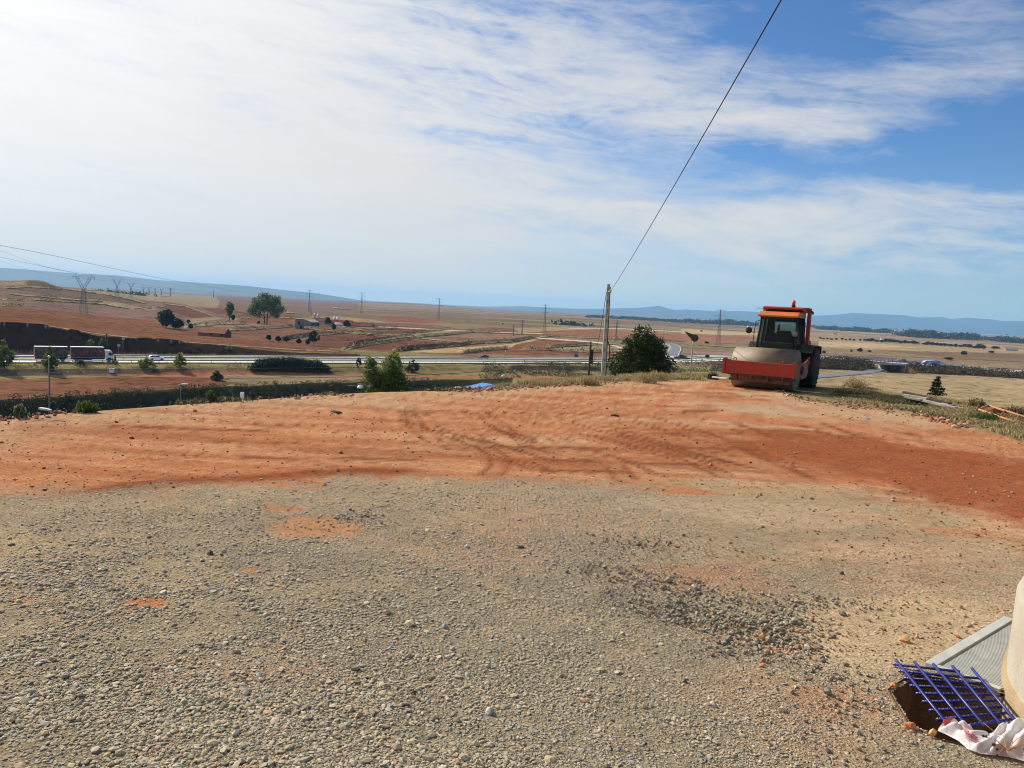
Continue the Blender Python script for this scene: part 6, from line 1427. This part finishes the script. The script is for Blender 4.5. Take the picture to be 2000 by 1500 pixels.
def culvert():
    p = hit(1957, 716, 430) if False else on_t(1957, 445, 710); r = empty("arched_culvert", (p.x, p.y, p.z-.5), -.1, "earth mound with a brick arched tunnel mouth beyond the motorway", "culvert")
    k = p.y/FOC; W_ = 90*k; H_ = 14*k; n = 40
    V = []; r_n = 14
    pts = [(-W_, 0), (-W_*.6, H_*.55), (-W_*.25, H_*.95), (W_*.1, H_), (W_*.5, H_*.6), (W_*.75, 0)]
    arch = [(math.cos(t)*5.0*k*1.0, math.sin(t)*10*k) for t in np.linspace(0, math.pi, 14)]
    MB().prism(pts, 'y', .8, 22, .6).build("mound", mat("dry_mound", (.27, .20, .11), .95, .4, .08, col2=(.14, .10, .05)), r)
    f = MB(); R1 = 1.35
    for a, b in zip(arch[:-1], arch[1:]):
        f.prism([a, b, (b[0]*R1, b[1]*1.22), (a[0]*R1, a[1]*1.22)], 'y', .2, 3.0)
    f.build("arch_ring", mat("brick_arch", (.30, .19, .12), .9, .3, .6), r)
    MB().prism(arch, 'y', .78, .80).build("tunnel_mouth", mat("lit_far_end", (.30, .24, .15), .9, .3, .4), r)
    p = on_t(1760, 520, 703); r = empty("earth_mound", (p.x, p.y, p.z-.3), .1, "bare earth mound with a dark side beyond the bridge", "mound"); k = p.y/FOC
    MB().lathe([(13*k, 0), (10*k, 5*k), (6*k, 8.5*k), (0, 9.5*k)], 'z', 14).build("mound", MATS["dry_mound"], r)
culvert()
# rusty disc with a long arm
def disc():
    p = hit(1351, 670, 250); p = on_t(1353, 300, 672); k = p.y/FOC; r = empty("disc_sculpture", p, -.25, "rust-dark round disc with a long raised arm, on a post beyond the lanes", "sculpture")
    base = at(1353, 668, 300); zt = base.z-p.z; M_ = mat("rusted_plate", (.06, .03, .022), .8, .4, 2)
    MB().tube([(0, 0, -.5), (0, 0, zt+2.0)], .22, 8).build("post", mat("pale_post", (.4, .36, .3), .8), r)
    MB().lathe([(0, -.15), (8*k*.9, -.15), (8*k*.9, .15), (0, .15)], 'y', 28, Matrix.Translation((.6, -.3, zt+8*k))).build("disc", M_, r)
    MB().prism([(-.6, zt+5*k), (-17*k, zt+19*k), (-16*k, zt+20*k), (1.0, zt+13*k)], 'y', -.5, -.1, .02).build("arm", M_, r)
disc()
# ------------------------------------------------------------------ things on the rim of the yard
def gz(x, y): return float(pad_z(np.array([x]), np.array([y]))[0])
WOOD = mat("weathered_plank", (.42, .37, .29), .85, .35, 3, bump=.3, bscale=20); WOODD = mat("dark_plank", (.09, .07, .05), .9, .4, 4)
def board(a, b, w_, t, label, m, dz=0.0, ya=24.0, yb=22.5):
    A = at(a[0], a[1], ya); B = at(b[0], b[1], yb); A.z += dz; B.z += dz; d = B-A; L = d.length; M = d.to_track_quat('X', 'Z')
    o = MB().box(0, L, -w_/2, w_/2, -t, 0, .006).build("plank", m, None, A); o.rotation_mode = 'QUATERNION'; o.rotation_quaternion = M; tag(o, label, "plank", "planks piled on the bank")
board((1766, 764), (1856, 786), .14, .10, "dark-edged top plank of the pile on the bank", WOODD)
board((1764, 769), (1812, 777), .16, .06, "short pale plank at the near left of the pile", WOOD, ya=23.5, yb=22.8)
board((1808, 775), (1858, 790), .20, .05, "wide pale plank in the middle of the pile", WOOD, ya=23.6, yb=22.4)
board((1790, 777), (1868, 795), .16, .06, "long pale plank at the front of the pile", WOOD, ya=23, yb=21.8)
board((1768, 774), (1800, 780), .14, .05, "grey stub of plank sticking out of the pile's left end", mat("grey_board", (.30, .28, .25), .85), ya=22.9, yb=22.5)
board((1870, 794), (1894, 800), .10, .04, "thin bleached plank lying apart, right of the pile", WOOD, ya=22, yb=21.5)
board((1815, 788), (1862, 802), .10, .05, "half-buried plank under the pile, lowest of all", WOODD, ya=22, yb=21.2)
board((1392, 735), (1421, 738), .10, .05, "white board lying flat behind the roller's drum", WHITE, ya=29, yb=28.5)
def frame():
    OR2 = mat("orange_frame_paint", (.42, .19, .075), .6, .35, 4, col2=(.36, .12, .04))
    P = lambda x, y, Y: at(x, y, Y); o = MB()
    a = P(1930, 792, 20.5); b = P(2030, 823, 18.6); c = P(1912, 800, 19.6); d = P(2030, 841, 17.6); e = P(1943, 797, 20.3); f = P(1932, 802, 19.5)
    org = Vector(((a.x+d.x)/2, (a.y+d.y)/2, d.z)); r = empty("steel_trestle", org, 0, "orange-painted steel frame lying on the bank at the right edge", "trestle")
    for q_ in ((a, b), (c, d)): MB().tube([v-org for v in q_], .030, 6).build("long_rail", OR2, r)
    MB().tube([a-org, c-org], .028, 6).build("end_rail", OR2, r); MB().tube([e-org, f-org], .02, 6).build("brace", OR2, r)
    for t in (.35, .62, .9): MB().tube([a.lerp(b, t)-org, c.lerp(d, t)-org], .016, 5).build("brace", OR2, r)
    t = P(1914, 789, 20.6); b = P(1906, 812, 20.6); o = MB().tube([b-Vector((0, 0, .15)), t], .055, 8, .05).build("charred_post", WOODD, None); tag(o, "dark leaning post stub beside the orange frame", "post")
    p = P(1936, 812, 20.8); r = empty("steel_box", (p.x, p.y, p.z), .5, "faded pink-red steel box standing inside the orange frame", "box")
    PK = mat("faded_pink_paint", (.36, .15, .12), .8, .4, 4); MB().box(-.22, .22, -.16, -.12, 0, .24, .01).box(-.22, .22, .12, .16, 0, .24, .01).box(-.22, -.18, -.12, .12, 0, .24, .01).box(.18, .22, -.12, .12, 0, .24, .01).build("side_panel", PK, r); MB().box(-.18, .18, -.12, .12, .02, .05).build("bottom", WOODD, r)
frame()
def blue_roof():
    a = at(912, 762, 24.0); z0 = a.z; W_ = 2 # ribbed blue panel lying tilted over the rim
    r = empty("blue_sheet", a, 0, "bright blue ribbed metal sheet lying on the far rim of the yard", "metal sheet"); B = mat("blue_sheet_paint", (.10, .26, .62), .45, .2, 3)
    c = [at(906, 759, 22.6), at(944, 750, 23.6), at(958, 757, 22.8), at(926, 763, 21.8)]; c = [v-a for v in c]
    ux = (c[1]-c[0]); uy = (c[3]-c[0]); o = MB(); n = 9
    for k in range(n):
        s0, s1 = k/n, (k+.55)/n; s2 = (k+1)/n
        for s_, e_, dz in ((s0, s1, .02), (s1, s2, 0)):
            q0 = c[0]+ux*s_; q1 = c[0]+ux*e_; q2 = q1+uy; q3 = q0+uy; up = Vector((0, 0, dz)); o.quad(q0+up, q1+up, q2+up, q3+up)
    sh = o.build("ribbed_panel", B, r); md = sh.modifiers.new("t", 'SOLIDIFY'); md.thickness = .03
    f = MB().tube([c[0], c[3]], .03, 6).tube([c[3], c[3]+ux], .03, 6).build("edge_bar", WHITE, r)
    p = at(893, 761, 23.5); o = MB().prism([(-.3, -.15), (-.2, .04), (.05, .08), (.25, .02), (.4, -.15)], 'y', -.3, .3, .05).build("rubble_slab", mat("pink_rubble", (.45, .24, .16), .9, .3, 5), None, p); tag(o, "pinkish rubble slab beside the blue metal sheet", "rubble slab")
blue_roof()
# small debris on the red earth
def stick(a, b, rr, label, m=WOODD, h=.015, bend=.0, name="stick"):
    A = pad_hit(*a); B = pad_hit(*b); A.z = gz(A.x, A.y)+h; B.z = gz(B.x, B.y)+h; mid = A.lerp(B, .5)+Vector((0, bend, h*.8))
    o = MB().tube([A, mid, B], rr, 6, rr*.6).build(name, m, None); tag(o, label, "stick", "sticks lying on the yard")
stick((648, 805), (662, 810), .03, "dark broken stick lying on the red earth left of the tracks")
stick((656, 808), (668, 809), .02, "short dark stick crossing the broken one")
stick((800, 1355), (812, 1364), .006, "thin dark twig on the gravel left of centre", h=.02)
stick((1437, 1462), (1470, 1478), .003, "pale straw curved on the gravel near the bottom edge", DRYG, .02, .02, "straw")
stick((1194, 812), (1208, 814), .03, "dark stick on the far red earth near the pole")
def single_rock(px, py, w, label, m, seed, flat=(.7, .8)):
    p = pad_hit(px, py); s = w/2/FOC*p.y
    o = rocks("rock", np.array([0.]), np.array([0.]), np.array([0.]), np.array([s]), m, flat, seed); o.location = (p.x, p.y, gz(p.x, p.y)); tag(o, label, "rock", "single stones lying on the yard")
GST = stone_mat("grey_stone", [(.36, .34, .31), (.42, .40, .36)]); BRK = stone_mat("brick_lump", [(.44, .15, .06), (.50, .19, .08)]); TST = stone_mat("tan_stone", [(.50, .40, .26), (.46, .36, .24)]); DST = stone_mat("dark_stone", [(.12, .10, .085), (.15, .13, .11)])
for a in [(1695, 820, 9, "pale bluish stone on the red earth below the roller's shadow", GST), (410, 1084, 16, "brown clod on the left half of the gravel", DST), (432, 1086, 10, "smaller dark clod beside the brown one", DST), (912, 1069, 13, "grey angular stone near the middle of the gravel", GST),
          (756, 1198, 16, "tan clod in the middle of the gravel", TST), (800, 1220, 18, "tan-orange clod just right of the tan one", TST), (913, 1318, 15, "rounded grey stone at the lower middle", GST), (957, 1391, 20, "pale grey stone near the bottom centre", GST),
          (1540, 1264, 13, "bright orange brick lump in the dark chippings", BRK), (1518, 1250, 14, "flat orange brick lump left of the bright one", BRK), (1487, 1298, 12, "orange brick lump below the dark chippings", BRK), (1617, 1465, 14, "dark pointed stone near the bottom right", DST), (1528, 1388, 18, "cream rounded stone at lower right", TST), (1393, 1378, 15, "grey rounded stone right of the bottom centre", GST),
          (1745, 1338, 17, "red brick fragment beside the blue mesh", BRK), (1778, 1421, 30, "largest brick fragment on the near lip of the pit", BRK), (1800, 1424, 10, "small pinkish stone next to the largest brick fragment", TST), (1822, 1432, 22, "ochre stone touching the torn sack", stone_mat("ochre_stone", [(.50, .27, .10), (.5, .3, .12)])), (1895, 1456, 10, "dark grey stone under the edge of the torn sack", DST),
          (1550, 1135, 8, "tiny dark stone beyond the heaped chippings", DST), (1645, 1113, 10, "dark brown clod on the far right gravel", DST), (868, 1224, 16, "flat whitish stone in the middle gravel", WHITE if False else GST), (505, 1322, 18, "flat grey stone at the left of the gravel", GST), (1575, 1292, 10, "pale stone by the sandy patch", GST)]:
    single_rock(a[0], a[1], a[2], a[3], a[4], int(a[0]))

# ------------------------------------------------------------------ pit, grating, concrete drum, mesh, sack
def foreground():
    pit = [Vector((x, y, 0)) for x, y in PIT]; zt = min(gz(x, y) for x, y in PIT)
    r = empty("drain_pit", (pit[0].x, pit[0].y, zt), 0, "dug pit with brown earth walls under the blue bar mesh", "pit"); c = sum((p for p in pit), Vector())/len(pit)
    V = []; F = []; n = len(pit); nz = 7; per = 10; ring = []
    for i in range(n):
        for k in range(per): ring.append(pit[i].lerp(pit[(i+1) % n], k/per))
    N = len(ring)
    for j in range(nz+1):
        for i, p in enumerate(ring):
            t = j/nz; jit = (fbm(np.array([i*.37]), np.array([j*.8]), 3, 3)[0]-.5)*.07*(j > 0); q_ = p+(c-p).normalized()*(t*.05+jit-.02); V.append((q_.x-pit[0].x, q_.y-pit[0].y, gz(p.x, p.y)+.01-zt-(t*.62)))
    for j in range(nz):
        for i in range(N): a = j*N+i; b = j*N+(i+1) % N; F.append((a, b, b+N, a+N))
    link("earth_wall", np_mesh("earth_wall", V, F, 4, mat("pit_earth", (.21, .115, .055), .95, .45, 9, bump=.9, bscale=30, col2=(.11, .065, .035)), True), r)
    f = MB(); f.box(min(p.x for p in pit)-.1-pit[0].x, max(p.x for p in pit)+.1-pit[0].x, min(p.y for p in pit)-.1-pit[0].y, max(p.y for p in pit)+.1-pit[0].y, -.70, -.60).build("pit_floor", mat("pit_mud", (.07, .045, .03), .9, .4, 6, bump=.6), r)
    # concrete drum on the right; its left side catches the sun
    e = pad_hit(1966, 1314); Rc = 1.55
    u = e.normalized(); right = Vector((u.y, -u.x, 0)).normalized(); cc = Vector((e.x, e.y, 0))+right*Rc*1.0
    zb = gz(e.x, e.y); top = (rayY(1986, 1134, e.y)).z
    r = empty("concrete_drum", (cc.x, cc.y, zb), 0, "pale concrete drum rising at the right edge beside the grating", "concrete drum")
    CD = mat("cast_concrete", (.37, .335, .27), .85, .12, 5, bump=.35, bscale=60, col2=(.32, .275, .21)); CT = mat("sandy_render", (.37, .275, .165), .92, .15, 5, bump=.7, bscale=60, col2=(.30, .215, .12))
    H = top-zb
    MB().lathe([(Rc+.02, .0), (Rc+.005, .05), (Rc, H-.05), (Rc-.015, H-.015), (Rc-.05, H), (Rc-.14, H+.004), (Rc-.15, H-.06), (0, H-.08)], 'z', 160).build("wall", CD, r)
    MB().lathe([(Rc+.18, -1.0), (Rc+.09, -.5), (Rc+.035, -.12), (Rc+.025, .0), (Rc+.022, .07), (0, .07)], 'z', 160).build("footing", CT, r)
    # steel grating in an angle frame
    O = pad_hit(1806, 1299); A = pad_hit(1975, 1205); B = pad_hit(1938, 1345); a = (A-O); a.z = 0; a.normalize(); b = Vector((a.y, -a.x, 0)); zg = gz(O.x, O.y)+.02
    r = empty("channel_grating", (O.x, O.y, zg), math.atan2(a.y, a.x), "grey steel drain grating with close parallel bars beside the concrete drum", "grating")
    Lg = 1.16; Wg = .36; GS = mat("grating_steel", (.50, .50, .46), .55, .2, 8, metal=.1)
    MB().box(0, Lg, -.055, 0, -.03, .008, .003).build("frame", GS, r); MB().box(0, .035, -Wg, -.055, -.03, .006, .003).build("frame", GS, r)
    g = MB(); nb = int((Lg-.06)/.0175)
    for k in range(nb): x = .045+k*.0175; g.box(x, x+.0085, -Wg, -.068, -.028, .0)
    for y in (-.075, -.16, -.25, -.345): g.box(.04, Lg, y-.004, y+.004, -.026, -.006)
    g.build("bars", GS, r)
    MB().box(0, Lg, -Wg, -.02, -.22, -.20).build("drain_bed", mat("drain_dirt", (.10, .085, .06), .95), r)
    # rubble lip under the near edge of the grating
    MB().box(.0, .10, -Wg-.02, .02, -.12, -.032, .01).build("support_lip", CT, r)
    # blue ribbed reinforcement mesh
    BLU = mat("blue_epoxy_bar", (.012, .017, .22), .42, .3, 12, col2=(.008, .011, .12), spec=.6)
    p0 = pad_hit(1750, 1297); p1 = pad_hit(1898, 1322); p2 = pad_hit(1854, 1430); p3 = pad_hit(1975, 1424)
    for p, dz in ((p0, .03), (p1, .05), (p2, .03), (p3, .06)): p.z = gz(p.x, p.y)+dz
    org = p0.copy(); r = empty("bar_mesh", org, 0, "bright blue ribbed steel bar mesh laid across the pit", "steel mesh")
    def bar(A_, B_, rr):
        A_ = A_-org; B_ = B_-org; m_ = MB().tube([A_, B_], rr, 10); d = (B_-A_); n_ = int(d.length/.017); dn = d.normalized(); q_ = dn.to_track_quat('Z', 'Y').to_matrix().to_4x4()
        for k in range(n_): m_.lathe([(rr*.9, -.0025), (rr*1.22, 0), (rr*.9, .0025)], 'z', 8, Matrix.Translation(A_+dn*(k+.5)*d.length/n_) @ q_ @ Matrix.Rotation(.35, 4, 'X'))
        m_.build("long_bar", BLU, r)
    for k in range(5):
        s = k/4; A_ = p0.lerp(p1, s); B_ = p2.lerp(p3, s); D = (A_-B_).normalized(); bar(A_+D*.01, B_-D*.02+(Vector((0, 0, 0))), .0070)
    dn = Vector((0, 0, -.017))
    for k in range(9):
        s = (k+.15)/8.4; A_ = p0.lerp(p2, s)+dn; B_ = p1.lerp(p3, s)+dn; D = (B_-A_).normalized(); e1 = A_-D*.02; e2 = B_+D*(.02 if k else -.06)
        m_ = MB().tube([e1-org, e2-org], .0066, 8); L = (e2-e1).length; q_ = D.to_track_quat('Z', 'Y').to_matrix().to_4x4(); n_ = int(L/.02)
        for j in range(n_): m_.lathe([(.007, -.0025), (.0092, 0), (.007, .0025)], 'z', 8, Matrix.Translation(e1-org+D*(j+.5)*L/n_) @ q_)
        m_.build("cross_bar", BLU, r)
    # torn white plastic sack with a red corner and two printed characters
    SK = bpy.data.materials.new("sack_plastic"); SK.use_nodes = True; t = SK.node_tree; q = NT(t); bs = t.nodes['Principled BSDF']
    at_ = q.n('ShaderNodeAttribute', attribute_name='Col'); nn = q.noise(q.n('ShaderNodeTexCoord').outputs['Object'], 30, 4, .6).outputs[0]; s_ = q.n('ShaderNodeVectorMath', operation='SCALE'); t.links.new(at_.outputs['Color'], s_.inputs[0]); t.links.new(q.ss(nn, .3, .7, .9, 1.05), s_.inputs['Scale'])
    t.links.new(s_.outputs[0], bs.inputs['Base Color']); bs.inputs['Roughness'].default_value = .35
    tl = q.n('ShaderNodeBsdfTranslucent'); t.links.new(s_.outputs[0], tl.inputs[0]); mx = q.n('ShaderNodeMixShader'); mx.inputs[0].default_value = .25; t.links.new(bs.outputs[0], mx.inputs[1]); t.links.new(tl.outputs[0], mx.inputs[2]); t.links.new(mx.outputs[0], t.nodes['Material Output'].inputs[0])
    org = pad_hit(1900, 1450); org.z = gz(org.x, org.y); r = empty("plastic_sack", org, 0, "torn white plastic sack with a red corner lying at the lip of the pit", "sack")
    top_ = [(1832, 1425), (1858, 1421), (1880, 1422), (1900, 1430), (1928, 1441), (1945, 1430), (1968, 1418), (1990, 1410), (2040, 1396)]
    bot_ = [(1832, 1430), (1850, 1438), (1872, 1450), (1890, 1466), (1915, 1474), (1945, 1478), (1975, 1482), (2005, 1490), (2050, 1505)]
    nu, nv = 90, 34; V = []; Cc = []
    T = np.array(top_, float); Bt = np.array(bot_, float); sT = np.linspace(0, 1, len(T))
    for j in range(nv):
        v = j/(nv-1)
        for i in range(nu):
            s = i/(nu-1); tx, ty = np.interp(s, sT, T[:, 0]), np.interp(s, sT, T[:, 1]); bx, by = np.interp(s, sT, Bt[:, 0]), np.interp(s, sT, Bt[:, 1])
            p = pad_hit(tx*(1-v)+bx*v, ty*(1-v)+by*v)
            fold = abs(math.sin(v*7.5+s*9+math.sin(s*13)*1.3))**.8*.018+.03*math.sin(math.pi*min(1, v*1.02))**.6*(.5+.6*math.sin(s*5+.5)**2)+.010*math.sin(s*38+v*11)
            ed = min(1, min(i, nu-1-i)/5, min(j, nv-1-j)/4); V.append((p.x-org.x, p.y-org.y, gz(p.x, p.y)-org.z+.008+max(0, fold)*ed+.004))
            red = s < .17*(1-v*.85)+.02 and v < .62; pk = .10*math.exp(-((s-.30)/.12)**2)
            base = (.62, .07, .09) if red else (.80-.04*pk, .78-1.6*pk, .77-1.5*pk); d_ = fbm(np.array([s*9.]), np.array([v*3.]), 4, 3)[0]; dirt = max(0, min(1, (v-.62)*2.2+(d_-.5)*1.5))*(s > .45)
            Cc.append(tuple(x*(1-dirt*.8)+y*dirt*.8 for x, y in zip(base, (.46, .22, .12))))
    idx = np.arange(nu*nv).reshape(nv, nu); F = np.stack([idx[1:, :-1], idx[1:, 1:], idx[:-1, 1:], idx[:-1, :-1]], -1).reshape(-1, 4)
    me = np_mesh("sheet", V, F, 4, SK, True); add_attr(me, 'Col', np.array(Cc)); sh = link("sheet", me, r)
    # the printed characters, pressed just above the film
    PR = mat("red_print", (.62, .16, .22), .5, .1, 9)
    Vn = np.array(V)
    def glyph(strokes, s0, v0, sc_, name="printed_letter"):
        m_ = MB()
        for st in strokes:
            P = []
            for gx, gy in st:
                s = s0+gx*sc_; v = v0+gy*sc_*2.4; fi, fj = s*(nu-1), v*(nv-1); i0, j0 = int(fi), int(fj); tx, ty = fi-i0, fj-j0
                q_ = (Vn[j0*nu+i0]*(1-tx)+Vn[j0*nu+i0+1]*tx)*(1-ty)+(Vn[(j0+1)*nu+i0]*(1-tx)+Vn[(j0+1)*nu+i0+1]*tx)*ty; P.append(Vector(q_)+Vector((0, -.001, .004)))
            m_.tube(P, .0028, 5)
        m_.build(name, PR, sh)
    six = [(.85, .12), (.55, .0), (.2, .15), (.02, .5), (.1, .85), (.45, 1.0), (.85, .85), (.9, .6), (.55, .45), (.15, .58)]
    glyph([six], .275, .62, .085); glyph([[(0, 0), (0, 1)], [(0, 0), (.75, .0)], [(0, .5), (.6, .5)], [(0, 1), (.75, 1)]], .385, .60, .075)
    # seed-headed dry weed fallen over the sack
    p = pad_hit(1965, 1475); r = empty("dry_weed", (p.x, p.y, gz(p.x, p.y)+.02), 0, "dry thistle stalks with dark seed heads lying over the sack", "weed"); s_ = MB(); h_ = MB(); rr = random.Random(5)
    for k in range(15):
        a = rr.uniform(0, 6.28); L = rr.uniform(.06, .16); e = Vector((math.cos(a)*L, math.sin(a)*L*.8+.02, rr.uniform(.02, .07))); s_.tube([(0, 0, .01), e*.5+Vector((0, 0, .02)), e], .0012, 4); h_.lathe([(0, -.006), (.006, 0), (.004, .005), (0, .008)], 'z', 8, Matrix.Translation(e))
    s_.build("stalks", mat("dry_stalk", (.45, .22, .1), .8), r); h_.build("seed_heads", BLK, r)
foreground()
